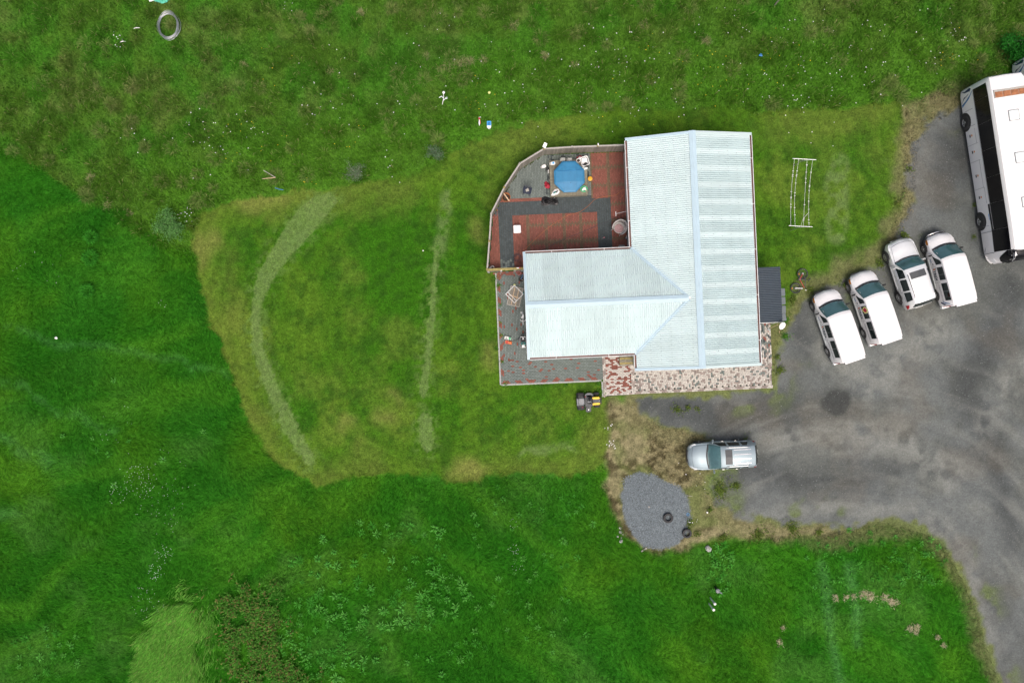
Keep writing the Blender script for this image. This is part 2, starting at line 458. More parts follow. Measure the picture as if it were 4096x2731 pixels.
def ground_colour(x, y):
    wx = x + (fbm(x, y, 1.3, 3, 1) - .5) * 1.0
    wy = y + (fbm(x, y, 1.3, 3, 2) - .5) * 1.0
    ex = x + (fbm(x, y, .5, 2, 5) - .5) * .35
    ey = y + (fbm(x, y, .5, 2, 6) - .5) * .35
    n1 = fbm(x, y, 7, 5, 0); n2 = fbm(x, y, 2.2, 4, 3); n3 = fbm(x, y, .6, 4, 4); n4 = fbm(x, y, .28, 2, 7)
    shp = x.shape
    # rough meadow to the north
    c = np.zeros(shp + (3,)) + np.array(srgb(72, 110, 33)) * KX
    c = mixc(c, (60, 116, 28), ss(.38, .64, n2) * .8)
    c = mixc(c, (104, 118, 62), ss(.50, .80, fbm(x, y, 1.6, 4, 6)) * .5 * ss(3, 16, y))
    c = mixc(c, (48, 86, 22), ss(.48, .72, n3) * .5)
    c = mixc(c, (70, 116, 28), (1 - ss(2.5, 7.5, -sdist(wx, wy, LAWN))) * .75)
    c = c * (1 + .16 * (fbm(x * .25, y * 1.3, 1.5, 3, 5) - .5))[..., None]
    c = c * .98
    # green field to the west and south
    f = sdist(wx, wy, FIELD)
    fc = np.zeros(shp + (3,)) + np.array(srgb(44, 108, 18)) * KX
    fc = mixc(fc, (70, 120, 22), ss(.40, .70, n1) * .8)
    fc = mixc(fc, (42, 108, 24), ss(.46, .76, fbm(x, y, 4, 4, 2)) * .6)
    fc = mixc(fc, (30, 90, 12), ss(.42, .72, n2) * .5)
    fc = mixc(fc, (74, 124, 48), ss(.54, .78, fbm(x, y, 2.8, 5, 5)) * ss(-9, 2, -y - 8) * .55)
    fc = fc * (.90 + .14 * ss(-6, 22, x))[..., None]
    # broad swaths left by earlier mowing, running down to the south-east and across the west
    bx_ = x + (n1 - .5) * 5; by_ = y + (fbm(x, y, 9, 3, 2) - .5) * 6
    sw = fbm(bx_ * .62 + by_ * .78, (bx_ * .78 - by_ * .62) * .22, 1.5, 5, 3)
    sw2 = fbm((bx_ * .3 - by_ * .95), (bx_ * .95 + by_ * .3) * .2, 1.4, 5, 6)
    mixw = ss(-14, -6, x)
    sw = sw * mixw + sw2 * (1 - mixw)
    fc = mixc(fc, (72, 130, 30), ss(.48, .78, sw) * .42)
    fc = mixc(fc, (26, 88, 11), ss(.52, .26, sw) * .42)
    c = c * (1 - ss(-.2, .2, f)[..., None]) + fc * ss(-.2, .2, f)[..., None]
    for i_, s in enumerate(STREAKS):
        c = mixc(c, (88, 146, 80), (1 - ss(-.35, .4, linedist(x + (n2 - .5) * .3, y, s) if i_ < 2 else linedist(wx, wy, s))) * (.5 if i_ < 2 else .26) * ss(.3, .6, n3 + .15))
    # mown lawn
    l = sdist(ex + (fbm(x, y, 1.1, 3, 0) - .5) * .9, ey + (fbm(x, y, 1.1, 3, 7) - .5) * .9, LAWN)
    lc = np.zeros(shp + (3,)) + np.array(srgb(66, 104, 24)) * KX
    lc = mixc(lc, (50, 98, 16), ss(.36, .64, n1))
    lc = mixc(lc, (82, 114, 32), ss(.42, .70, n2) * .6)
    lc = mixc(lc, (108, 122, 54), ss(.50, .76, fbm(x, y, 3.2, 5, 4)) * .35)
    lc = mixc(lc, (42, 78, 20), ss(.46, .70, n3) * .55)
    # dryer edge of the lawn to the west and along its rim
    lc = mixc(lc, (114, 122, 58), (1 - ss(.2, 2.8, l + (n2 - .5) * 4.0)) * .42 * ss(.35, .62, n1 + .25 * ss(-14, -19, x)))
    # mowing passes, faint
    ang = np.hypot(x + 6.0, y - 1.0)
    lc = lc * (1 + .07 * np.sin(ang * 7.0 + n1 * 9))[..., None]
    for s in BARE:
        lc = mixc(lc, (132, 130, 76), (1 - ss(-.5, .8, linedist(wx, wy, s))) * .45)
    for s in STRIPS:
        d = linedist(x + (n4 - .5) * .35, y + (n4 - .5) * .25, s)
        side = (n3 - .5) * .8
        lc = mixc(lc, (108, 130, 80), (1 - ss(-.04, .06, d + np.maximum(0, side) * .6)) * .68)
        lc = mixc(lc, (92, 120, 60), (1 - ss(.0, .9, d)) * ss(.5, .62, n4) * .6)
    for s in FAINT:
        lc = mixc(lc, (116, 136, 88), (1 - ss(-.2, .3, linedist(x + (n3 - .5) * .3, y + (n3 - .5) * .3, s))) * .5 * ss(.3, .6, n3))
    lc = lc * np.array([.95, .98, .84])
    lw = ss(-.16, .16, l + (n4 - .5) * .3)
    c = c * (1 - lw[..., None]) + lc * lw[..., None]
    # dry weeds
    for poly, k in ((DRY, 1.0), (DRYBUS, .85)):
        d = sdist(wx, wy, poly)
        dc = np.zeros(shp + (3,)) + np.array(srgb(118, 114, 84)) * KX
        dc = mixc(dc, (80, 75, 52), ss(.42, .62, n3))
        dc = mixc(dc, (140, 133, 100), ss(.50, .70, n4) * .8)
        dc = mixc(dc, (92, 106, 56), ss(.46, .68, n2) * .7)
        w = ss(-.15, .35, d) * k
        c = c * (1 - w[..., None]) + dc * w[..., None]
    # gravel lot
    g = sdist(wx + (n3 - .5) * .9, wy + (fbm(x, y, .5, 3, 1) - .5) * .9, LOT)
    c = mixc(c, (112, 110, 78), (1 - ss(.1, 1.3, np.abs(g + .3) + (n2 - .5) * 1.2)) * .7)
    gc = np.zeros(shp + (3,)) + np.array(srgb(100, 105, 104)) * KX
    gc = mixc(gc, (88, 92, 88), ss(.40, .66, n2) * .7)
    for s in DARKLOT:
        gc = mixc(gc, (62, 66, 67), (1 - ss(-.9, .9, linedist(wx, wy, s))) * .68)
    for s in PALELOT:
        gc = mixc(gc, (128, 131, 126), (1 - ss(-.9, .9, linedist(wx, wy, s))) * .7 * ss(.3, .55, n3))
    gc = mixc(gc, (104, 98, 86), ss(.52, .76, fbm(x, y, 3, 4, 1)) * .3)
    # wheel tracks sweeping round the bend towards the road
    cx, cy = D(1960, 1560)[:2]
    rr = np.hypot(x - cx, y - cy); aa = np.arctan2(y - cy, x - cx)
    tr = fbm(aa * 3.2, rr * 1.5, 1.0, 4, 5)
    tr2 = fbm((x * .55 + y * .83) * 1.3, (x * .83 - y * .55) * .22, 1.0, 4, 2)
    far = ss(-5, 1, y)
    tr = tr * (1 - far) + (tr2 * .5 + .25) * far
    gc = mixc(gc, (130, 133, 128), ss(.48, .80, tr) * .42 * ss(.3, .6, n2 + .1))
    gc = mixc(gc, (80, 84, 84), ss(.48, .22, tr) * .42 * ss(.3, .6, n2 + .1))
    sx_, sy_ = D(1922, 925)[:2]
    spot = np.hypot((x - sx_), (y - sy_) * 1.15) + (n3 - .5) * .5
    gc = mixc(gc, (62, 65, 64), (1 - ss(.8, 1.15, spot)) * .85)
    gc = gc * (1 + .22 * (n4 - .5))[..., None]
    gw = ss(-.15, .25, g)
    # weeds creeping over the lot edges
    c = mixc(c, (100, 108, 70), ss(-.1, .4, g) * .8)
    gw = gw * (1 - ss(.58, .68, n2) * (1 - ss(.3, 2.2, g)) * .9)
    c = c * (1 - gw[..., None]) + gc * gw[..., None]
    # gravel heap
    p = sdist(ex, ey, PILE)
    pc = np.zeros(shp + (3,)) + np.array(srgb(100, 109, 113)) * KX
    pc = pc * (1 + .35 * (n4 - .5))[..., None]
    pw = ss(-.06, .08, p)
    c = c * (1 - pw[..., None]) + pc * pw[..., None]
    stony = np.maximum(gw, pw)
    return np.clip(c, .002, .9), stony, lw * (1 - stony), l, f, g, p

def axis(a, b, step):
    fine = np.arange(a, b + step / 2, step)
    ext = []
    s, q = step, 0
    while q < 3000:
        s *= 1.6; q += s
        ext.append(q)
    ext = np.array(ext)
    return np.concatenate([(a - ext)[::-1], fine, b + ext])
gx = axis(-36, 36, .12); gy = axis(-25, 25, .12)
GX, GY = np.meshgrid(gx, gy)
gcol, gstony, glawn, _, _, _, gpile = ground_colour(GX, GY)
nx, ny = len(gx), len(gy)
gz = (fbm(GX, GY, .4, 2, 3) - .5) * .03 * (1 - gstony) * (1 - .6 * glawn) - .02
# the gravel heap is a low mound
gz = gz + np.clip(gpile, 0, 1.2) * .07
co = np.stack([GX, GY, gz], -1).reshape(-1, 3)
idx = np.arange(nx * ny).reshape(ny, nx)
quads = np.stack([idx[:-1, :-1], idx[:-1, 1:], idx[1:, 1:], idx[1:, :-1]], -1).reshape(-1, 4)

def np_mesh(name, co, faces, k, material, cols=None, extra=None, smooth=False):
    me = bpy.data.meshes.new(name)
    n = len(co); m = len(faces)
    me.vertices.add(n)
    me.vertices.foreach_set('co', np.ascontiguousarray(co, np.float32).ravel())
    me.loops.add(m * k)
    me.loops.foreach_set('vertex_index', np.ascontiguousarray(faces, np.int32).ravel())
    me.polygons.add(m)
    me.polygons.foreach_set('loop_start', np.arange(0, m * k, k, dtype=np.int32))
    if smooth:
        me.polygons.foreach_set('use_smooth', np.ones(m, bool))
    if cols is not None:
        a = me.attributes.new('Col', 'FLOAT_COLOR', 'POINT')
        a.data.foreach_set('color', np.ascontiguousarray(np.concatenate([cols, np.ones((n, 1))], 1), np.float32).ravel())
    for nm, arr in (extra or {}).items():
        a = me.attributes.new(nm, 'FLOAT', 'POINT')
        a.data.foreach_set('value', np.ascontiguousarray(arr, np.float32).ravel())
    me.materials.append(material)
    me.update(calc_edges=True)
    me.validate()
    return me

def ground_material():
    m = bpy.data.materials.new('ground_cover')
    m.use_nodes = True
    N, L = m.node_tree.nodes, m.node_tree.links
    b = N['Principled BSDF']
    b.inputs['Roughness'].default_value = .95
    b.inputs['Specular IOR Level'].default_value = .1
    tc = N.new('ShaderNodeTexCoord')
    col = N.new('ShaderNodeAttribute'); col.attribute_name = 'Col'
    st = N.new('ShaderNodeAttribute'); st.attribute_name = 'stony'
    def noise(scale, detail, rough=.65):
        n = N.new('ShaderNodeTexNoise')
        n.inputs['Scale'].default_value = scale
        n.inputs['Detail'].default_value = detail
        n.inputs['Roughness'].default_value = rough
        L.new(tc.outputs['Object'], n.inputs['Vector'])
        return n
    a = noise(3.2, 7, .75); c = noise(11, 4, .7)
    vor = N.new('ShaderNodeTexVoronoi')
    vor.inputs['Scale'].default_value = 13
    L.new(tc.outputs['Object'], vor.inputs['Vector'])
    def rangef(sock, f0, f1, t0, t1):
        r = N.new('ShaderNodeMapRange')
        r.inputs['From Min'].default_value = f0; r.inputs['From Max'].default_value = f1
        r.inputs['To Min'].default_value = t0; r.inputs['To Max'].default_value = t1
        L.new(sock, r.inputs['Value'])
        return r.outputs['Result']
    def mul(p, q):
        x = N.new('ShaderNodeMath'); x.operation = 'MULTIPLY'
        L.new(p, x.inputs[0]); L.new(q, x.inputs[1])
        return x.outputs[0]
    g1 = rangef(a.outputs['Fac'], .3, .7, .62, 1.38)
    g2 = rangef(c.outputs['Fac'], .3, .7, .62, 1.38)
    grass = mul(g1, g2)
    sep = N.new('ShaderNodeSeparateColor')
    L.new(vor.outputs['Color'], sep.inputs[0])
    s1 = rangef(sep.outputs[0], 0, 1, .88, 1.12)
    stone = mul(s1, rangef(c.outputs['Fac'], .3, .7, .88, 1.12))
    mx = N.new('ShaderNodeMix'); mx.data_type = 'FLOAT'
    L.new(st.outputs['Fac'], mx.inputs[0]); L.new(grass, mx.inputs[2]); L.new(stone, mx.inputs[3])
    vm = N.new('ShaderNodeVectorMath'); vm.operation = 'SCALE'
    L.new(col.outputs['Color'], vm.inputs[0]); L.new(mx.outputs[0], vm.inputs['Scale'])
    L.new(vm.outputs[0], b.inputs['Base Color'])
    bp = N.new('ShaderNodeBump')
    bp.inputs['Strength'].default_value = .5
    bp.inputs['Distance'].default_value = .06
    L.new(c.outputs['Fac'], bp.inputs['Height'])
    L.new(bp.outputs['Normal'], b.inputs['Normal'])
    return m
M['ground'] = ground_material()
ground = link('ground', np_mesh('ground', co, quads, 4, M['ground'], gcol.reshape(-1, 3), {'stony': gstony.reshape(-1)}, smooth=True))
tag(ground, kind='structure')
# ------------------------------------------------------------------ house, in its own frame (u east, v north)
HO = Vector((7.77, -1.86, 0)); HT = R(2.5)
def HF(u, v, z=0.0):
    return Vector((HO.x + u * math.cos(HT) - v * math.sin(HT), HO.y + u * math.sin(HT) + v * math.cos(HT), z))
ZE, RISE = 2.62, 1.08
SL = RISE / 4.0                 # roof slope
MW, ML = 8.0, 14.7              # main roof width and length
W0, W1, WU = 1.0, 7.82, -6.75   # wing eaves and gable
WR = (W0 + W1) / 2; WH = (W1 - W0) / 2

house = thing('house', 'low house with pale blue-green corrugated roof in a T shape', 'house', HO, HT)
wb = MB()
def gable_body(mb, axis_, a0, a1, b0, b1, zt, slope):
    mid = (b0 + b1) / 2; zr = zt + slope * (b1 - b0) / 2
    prof = [(b0, 0), (b1, 0), (b1, zt), (mid, zr), (b0, zt)]
    n = 5
    vs = []
    for a in (a0, a1):
        for b, z in prof:
            vs.append((b, a, z) if axis_ == 'v' else (a, b, z))
    fs = [tuple(range(n)), tuple(range(n, 2 * n))] + [(i, (i + 1) % n, n + (i + 1) % n, n + i) for i in range(n)]
    mb.add(vs, fs)
gable_body(wb, 'v', .27, ML - .27, .27, MW - .27, ZE - .02, SL)
part('wall', wb, M['wall'], house)
wb = MB()
gable_body(wb, 'u', WU + .25, 3.0, W0 + .27, W1 - .27, ZE - .02, SL)
part('wall', wb, M['wall'], house)
# window and door openings in the walls under the eaves
def opening(name, kind, c, size, face):
    mb = MB(); sx, sz = size
    d = (.05, sx) if face == 'u' else (sx, .05)
    mb.box(c, (d[0], d[1], sz))
    o = part(name, mb, M['white_trim'], house)
    g = MB(); d2 = (.06, sx - .14) if face == 'u' else (sx - .14, .06)
    g.box((c[0], c[1], c[2] + (.0 if kind == 'window' else .25)), (d2[0], d2[1], sz - .14 if kind == 'window' else sz * .4))
    part('pane', g, M['glass'], o)
    return o
for c, s, f in (((.27, 9.2, 1.5), (1.4, 1.1), 'u'), ((.27, 12.6, 1.5), (1.2, 1.1), 'u'), ((WU + .25, 3.2, 1.5), (1.3, 1.1), 'u'), ((-4.4, W0 + .27, 1.5), (1.4, 1.1), 'v'), ((-2.6, W0 + .27, 1.5), (1.0, 1.1), 'v'),
                ((2.4, .27, 1.5), (1.5, 1.2), 'v'), ((5.6, .27, 1.5), (1.5, 1.2), 'v'), ((MW - .27, 9.5, 1.5), (1.3, 1.1), 'u'), ((MW - .27, 12.5, 1.5), (1.3, 1.1), 'u'), ((2.4, ML - .27, 1.5), (1.2, 1.1), 'v'), ((-3.6, W1 - .27, 1.5), (1.5, 1.1), 'v')):
    opening('window', 'window', c, s, f)
d_ = opening('door', 'door', (-.2 - .9 + .6, W0 + .27, 1.35), (.95, 2.0), 'v')
part('handle', MB().box((-.12, W0 + .21, 1.3), (.12, .05, .03)), M['steel'], d_)
opening('door', 'door', (-5.4, W1 - .27, 1.1), (.95, 2.0), 'v')

# roof boarding that carries the sheets (gives the eaves their thickness and soffit)
def slab(pts, th=.05):
    mb = MB(); n = len(pts)
    mb.add([p for p in pts] + [(p[0], p[1], p[2] - th) for p in pts], [tuple(range(n)), tuple(reversed(range(n, 2 * n)))] + [(i, n + i, n + (i + 1) % n, (i + 1) % n) for i in range(n)])
    return mb
def zm(u): return ZE + SL * (4 - abs(u - 4))
def zw(v): return ZE + SL * (WH - abs(v - WR))
E_ = .12
part('roof_boarding', slab([(MW - E_, .05, zm(MW - E_) - .035), (MW - E_, ML - .05, zm(MW - E_) - .035), (4, ML - .05, zm(4) - .035), (4, .05, zm(4) - .035)]), M['white_trim'], house)
part('roof_boarding', slab([(E_, .05, zm(E_) - .035), (4, .05, zm(4) - .035), (4, ML - .05, zm(4) - .035), (E_, ML - .05, zm(E_) - .035)]), M['white_trim'], house)
part('roof_boarding', slab([(WU + .05, W1 - E_, zw(W1 - E_) - .035), (WU + .05, WR, zw(WR) - .035), (WH, WR, zw(WR) - .035), (E_, W1 - E_, zw(W1 - E_) - .035)]), M['white_trim'], house)
part('roof_boarding', slab([(WU + .05, WR, zw(WR) - .035), (WU + .05, W0 + E_, zw(W0 + E_) - .035), (E_, W0 + E_, zw(W0 + E_) - .035), (WH, WR, zw(WR) - .035)]), M['white_trim'], house)

# corrugated sheets, one object each
PITCH, AMP, NW_ = .13, .034, 8
screw_pts = []
def sheet(s0, s1, lo, hi, zf, flip, parent=house, material=None, name='roof_sheet', pitch=PITCH, amp=AMP, lift=0.0):
    """corrugations run from lo(s) to hi(s); flip: s is the u axis instead of v"""
    n = max(2, int(round((s1 - s0) / pitch * 6)))
    vs, fs = [], []
    prev = None
    for i in range(n + 1):
        s = s0 + (s1 - s0) * i / n
        w = amp * math.cos(2 * math.pi * s / pitch)
        a, b = lo(s), hi(s)
        if abs(b - a) < .03:
            prev = None
            continue
        o = len(vs)
        for t in (a, b):
            vs.append((s, t, zf(t) + w + lift) if flip else (t, s, zf(t) + w + lift))
        if prev is not None:
            q = (prev, o, o + 1, prev + 1)
            fs.append(q)
        prev = o
    mb = MB(); mb.add(vs, fs)
    return link(name, mb.mesh(name, material or M['roof'], 180), parent)
def sheets(a, b, lo, hi, zf, flip, rows, wides=(1.04,), amps=(.034,), mats=('roof',)):
    s = a; k = 0
    while s < b - .02:
        e = min(b, s + wides[k % len(wides)])
        sheet(s, min(b, e + .04), lo, hi, zf, flip, lift=.0 if k % 2 else .008, amp=amps[k % len(amps)], material=M[mats[k % len(mats)]])
        s = e; k += 1
    # screws on the crests
    m = int((b - a) / (PITCH * 2))
    for r_, t in enumerate(rows):
        for i in range(m):
            s = (math.floor(a / PITCH) + 1 + 2 * i + (r_ % 2)) * PITCH
            if a + .05 < s < b - .05 and min(lo(s), hi(s)) + .05 < t < max(lo(s), hi(s)) - .05:
                screw_pts.append((s, t, zf(t) + AMP) if flip else (t, s, zf(t) + AMP))
VAL = .13
def main_lo(v):
    return max(.13, WH - abs(v - WR) + VAL) if W0 < v < W1 else .13
sheets(.10, ML - .10, main_lo, lambda v: 3.9, zm, False, (.35, 1.0, 1.62, 2.25, 2.87, 3.5), (1.04,), (.022, .026))
sheets(.10, ML - .10, lambda v: 4.1, lambda v: MW - .13, zm, False, (4.5, 5.1, 5.7, 6.3, 6.9, 7.5), (.65, .39), (.036, .014), ('roof_darker', 'roof'))
def wn_hi(u): return W1 - .13 if u < .13 else W1 - u - VAL
def ws_lo(u): return W0 + .13 if u < .13 else W0 + u + VAL
sheets(WU + .12, WH - .15, lambda u: WR + .1, lambda u: max(wn_hi(u), WR + .1), zw, True, (WR + .45, WR + 1.05, WR + 1.65, WR + 2.25, WR + 2.85))
sheets(WU + .12, WH - .15, lambda u: min(ws_lo(u), WR - .1), lambda u: WR - .1, zw, True, (WR - .45, WR - 1.05, WR - 1.65, WR - 2.25, WR - 2.85))
sm = MB()
for p in screw_pts:
    r_ = .019
    vs = [(p[0] + r_ * math.cos(k * 1.2566), p[1] + r_ * math.sin(k * 1.2566), p[2] + .002) for k in range(5)] + [(p[0], p[1], p[2] + .014)]
    sm.add(vs, [(k, (k + 1) % 5, 5) for k in range(5)])
part('roof_screws', sm, M['screw'], house)['kind'] = 'stuff'

# flashings: ridges, valleys, gable edges
def strip(pts_a, pts_b, lift=.02, th=.012):
    mb = MB(); n = len(pts_a)
    up = [(p[0], p[1], p[2] + lift) for p in pts_a] + [(p[0], p[1], p[2] + lift) for p in pts_b]
    dn = [(p[0], p[1], p[2] - th) for p in up]
    fs = []
    for i in range(n - 1):
        fs += [(i, i + 1, n + i + 1, n + i), (2 * n + n + i, 2 * n + n + i + 1, 2 * n + i + 1, 2 * n + i)]
        fs += [(i, 2 * n + i, 2 * n + i + 1, i + 1), (n + i + 1, 3 * n + i + 1, 3 * n + i, n + i)]
    fs += [(0, n, 3 * n, 2 * n), (n - 1, 3 * n - 1, 4 * n - 1, 2 * n - 1)]
    mb.add(up + dn, fs)
    return mb
CW = .21
def ridge_main(v): return [(4 - CW, v, zm(4 - CW)), (4, v, zm(4) + .005), (4 + CW, v, zm(4 + CW))]
def ridge_wing(u, dv=1): return [(u, WR - CW, zw(WR - CW)), (u, WR, zw(WR) + .005), (u, WR + CW, zw(WR + CW))]
for i in range(7):
    a, b = .02 + i * 2.095, .02 + (i + 1) * 2.095 + .03
    part('ridge_cap', strip(ridge_main(a), ridge_main(b), .052 + .003 * (i % 2)), M['roofcap'], house)
xs = [WU + .02, -4.4, -2.2, 0.0, WH - .05]
for i in range(4):
    part('ridge_cap', strip(ridge_wing(xs[i + 1]), ridge_wing(xs[i] - (.03 if i else 0)), .052 + .003 * (i % 2)), M['roofcap'], house)
for sg in (1, -1):
    v0 = W1 - .05 if sg > 0 else W0 + .05
    a = [(.05 - .17, v0, ZE + .01), (.05, v0, ZE + .01 - .0), (.05 + .17, v0, ZE + .01)]
    def vp(u, off):           # point on the valley line, moved sideways
        v = WR + sg * (WH - u)
        return (u + off, v + sg * off, min(zm(u + off), 99) if off > 0 else zw(v + sg * off))
    A = [vp(.06, o_) for o_ in (-.15, 0, .15)]; B = [vp(WH - .04, o_) for o_ in (-.15, 0, .15)]
    # a valley sheet below the cut ends, with a small standing fold in its middle
    part('valley_flashing', strip(A, B, -.012) if sg < 0 else strip(B, A, -.012), M['roofcap'], house)
    A = [vp(.2, o_) for o_ in (-.03, 0, .03)]; B = [vp(WH - .1, o_) for o_ in (-.03, 0, .03)]
    A[1] = (A[1][0], A[1][1], A[1][2] + .03); B[1] = (B[1][0], B[1][1], B[1][2] + .03)
    part('valley_fold', strip(A, B, 0) if sg < 0 else strip(B, A, 0), M['roofcap'], house)
def barge(pts, inward, w=.17):
    a = [(p[0], p[1], p[2]) for p in pts]; b = [(p[0] + inward[0] * w, p[1] + inward[1] * w, p[2]) for p in pts]
    return a, b
for v, s in ((ML, -1), (0, 1)):
    for (u0, u1) in ((0, 4), (4, MW)):
        a, b = barge([(u0, v, zm(u0) if u0 else zm(0)), (u1, v, zm(u1))], (0, s))
        part('barge_flashing', strip(a, b, .045) if s > 0 else strip(b, a, .045), M['roofcap'] if u0 == 0 else M['roof'], house)
        mb = MB()
        for (u, vv) in ((u0, v), (u1, v)):
            pass
        y0 = v - s * .012
        mb.add([(u0, y0, zm(u0) + .012), (u1, y0, zm(u1) + .012), (u1, y0, zm(u1) - .16), (u0, y0, zm(u0) - .16), (u0, y0 + s * .02, zm(u0) + .012), (u1, y0 + s * .02, zm(u1) + .012), (u1, y0 + s * .02, zm(u1) - .16), (u0, y0 + s * .02, zm(u0) - .16)],
               [(0, 1, 2, 3), (7, 6, 5, 4), (0, 4, 5, 1), (3, 2, 6, 7), (0, 3, 7, 4), (1, 5, 6, 2)])
        part('barge_board', mb, M['white_trim'], house)
for (v0, v1) in ((W0, WR), (WR, W1)):
    a, b = barge([(WU, v0, zw(v0)), (WU, v1, zw(v1))], (1, 0), .15)
    part('barge_flashing', strip(b, a, .045), M['roofcap'], house)
    mb = MB(); x0 = WU - .012
    mb.add([(x0, v0, zw(v0) + .012), (x0, v1, zw(v1) + .012), (x0, v1, zw(v1) - .16), (x0, v0, zw(v0) - .16), (x0 + .02, v0, zw(v0) + .012), (x0 + .02, v1, zw(v1) + .012), (x0 + .02, v1, zw(v1) - .16), (x0 + .02, v0, zw(v0) - .16)],
           [(0, 1, 2, 3), (7, 6, 5, 4), (0, 4, 5, 1), (3, 2, 6, 7), (0, 3, 7, 4), (1, 5, 6, 2)])
    part('barge_board', mb, M['white_trim'], house)

# gutters with a white front board
def gutter(p0, p1, out):
    p0, p1 = Vector(p0), Vector(p1)
    out = Vector((*out, 0)); z = ZE - .015
    prof = [(.10, 0.0), (.10, -.09), (-.015, -.09), (-.015, -.015), (.0, -.015), (.0, -.078), (.085, -.078), (.085, 0.0)]
    mb = MB(); n = len(prof); vs = []
    for p in (p0, p1):
        for a, b in prof:
            q = p - out * a
            vs.append((q.x, q.y, z + b))
    mb.add(vs, [tuple(range(n)), tuple(reversed(range(n, 2 * n)))] + [(i, n + i, n + (i + 1) % n, (i + 1) % n) for i in range(n)])
    g = part('gutter', mb, M['brown'], house)
    b = MB(); d = p1 - p0; c = (p0 + p1) / 2 + out * .04
    b.box((c.x, c.y, z - .05), (abs(d.x) + .03 if abs(d.x) > abs(d.y) else .03, abs(d.y) + .03 if abs(d.y) > abs(d.x) else .03, .13))
    part('gutter_board', b, M['white_trim'], g)
    k = int(d.length / 2.6)
    for i in range(k):
        q = p0 + d * ((i + .5) / k) - out * .03
        s = MB(); s.box((q.x, q.y, z + .012), (.16 if abs(out.x) else .03, .03 if abs(out.x) else .16, .012))
        part('gutter_clip', s, M['plastic_white'], g)
    return g
gutter((.03, W1 - .02, 0), (.03, ML - .17, 0), (-1, 0))
gutter((.03, .17, 0), (.03, W0 + .02, 0), (-1, 0))
gutter((MW - .03, .17, 0), (MW - .03, ML - .17, 0), (1, 0))
gutter((WU + .15, W1 - .03, 0), (.05, W1 - .03, 0), (0, 1))
gutter((WU + .15, W0 + .03, 0), (.05, W0 + .03, 0), (0, -1))
for (u, v, du, dv) in ((.05, ML - .35, .22, 0), (MW - .05, ML - .3, -.22, 0), (WU + .35, W1 - .05, 0, -.22), (WU + .35, W0 + .05, 0, .22), (MW - .05, .3, -.22, 0)):
    mb = MB()
    mb.tube([(u, v, ZE - .09), (u, v, ZE - .2), (u + du, v + dv, ZE - .4), (u + du, v + dv, .05)], .035, 8)
    part('downpipe', mb, M['brown'], house, 40)

# ------------------------------------------------------------------ lean-to shelter with bins
shelter = thing('bin_shelter', 'small shelter with black corrugated roof against the east wall of the house', 'shelter', HO, HT)
LU0, LU1, LV0, LV1 = MW + .02, 9.62, 2.70, 6.22
zl = lambda u: 2.28 - (u - LU0) * .09
s = LV0
while s < LV1 - .02:
    e = min(LV1, s + .88)
    sheet(s, min(LV1, e + .03), lambda v: LU0, lambda v: LU1, zl, False, shelter, M['roofdark'], 'roof_sheet', .11, .02)
    s = e
for u in (LU0 + .1, LU1 - .12):
    part('rafter', MB().box((u, (LV0 + LV1) / 2, zl(u) - .07), (.07, LV1 - LV0 - .06, .09)), M['wood_grey'], shelter)
for v in (LV0 + .08, 4.45, LV1 - .08):
    part('post', MB().box((LU1 - .12, v, (zl(LU1) - .11) / 2), (.09, .09, zl(LU1) - .13)), M['wood_grey'], shelter)
part('fascia', MB().box(((LU0 + LU1) / 2, LV0 - .025, 2.17), (LU1 - LU0, .03, .14), ry=.09), M['white_trim'], shelter)
for i, v in enumerate((4.64, 4.08, 3.52, 2.99)):
    lb = ['grey wheelie bin with closed lid beside the shelter, first from the lawn', 'grey wheelie bin with closed lid beside the shelter, second from the lawn', 'grey wheelie bin with closed lid beside the shelter, third from the lawn', 'grey wheelie bin tilted a little beside the satellite dish'][i]
    b = thing('wheelie_bin', lb, 'bin', HF(9.93, v), HT + (.0, .02, -.02, .12)[i], 'wheelie bins beside the shelter')
    part('bin_body', MB().box((0, 0, .52), (.56, .44, .96), taper=1.0).box((0, 0, .98), (.60, .48, .05)), M['bin'], b)
    l = MB(); l.bbox((.01, 0, 1.005), (.66, .5, .06), bev=.025); l.box((.1, -.1, 1.072), (.3, .05, .02)); l.box((.1, .1, 1.072), (.3, .05, .02))
    part('lid', l, M['bin'], b)
    part('handle', MB().cyl((-.33, -.2, 1.0), (-.33, .2, 1.0), .018), M['bin'], b)
    for sg in (-1, 1):
        part('wheel', MB().lathe([(.0, -.03), (.09, -.03), (.1, 0), (.09, .03), (.0, .03)], (-.24, sg * .25, .1), 12, 'Y'), M['rubber'], b)

# satellite dish on the shelter corner
dsh = thing('satellite_dish', 'white satellite dish on the corner of the bin shelter', 'dish', HF(9.5, 2.6, 2.2), HT)
pr = [(.0, -.02), (.1, -.005), (.2, .03), (.27, .07), (.272, .078), (.2, .04), (.1, .006), (.0, -.008)]
rot = Matrix.Rotation(R(35), 3, 'X') @ Matrix.Rotation(R(12), 3, 'Y')
part('reflector', MB().lathe(pr, (0, -.12, .1), 20, rot=rot, sx=.8), M['plastic_white'], dsh, 40)
part('arm', MB().tube([(0, .05, -.3), (0, -.02, .05), (0, -.1, .12)], .02, 6), M['steel'], dsh)
part('receiver', MB().tube([(0, .0, -.05), (.02, -.3, .2), (.02, -.27, .3)], [.012, .012, .03], 6), M['midgrey'], dsh)

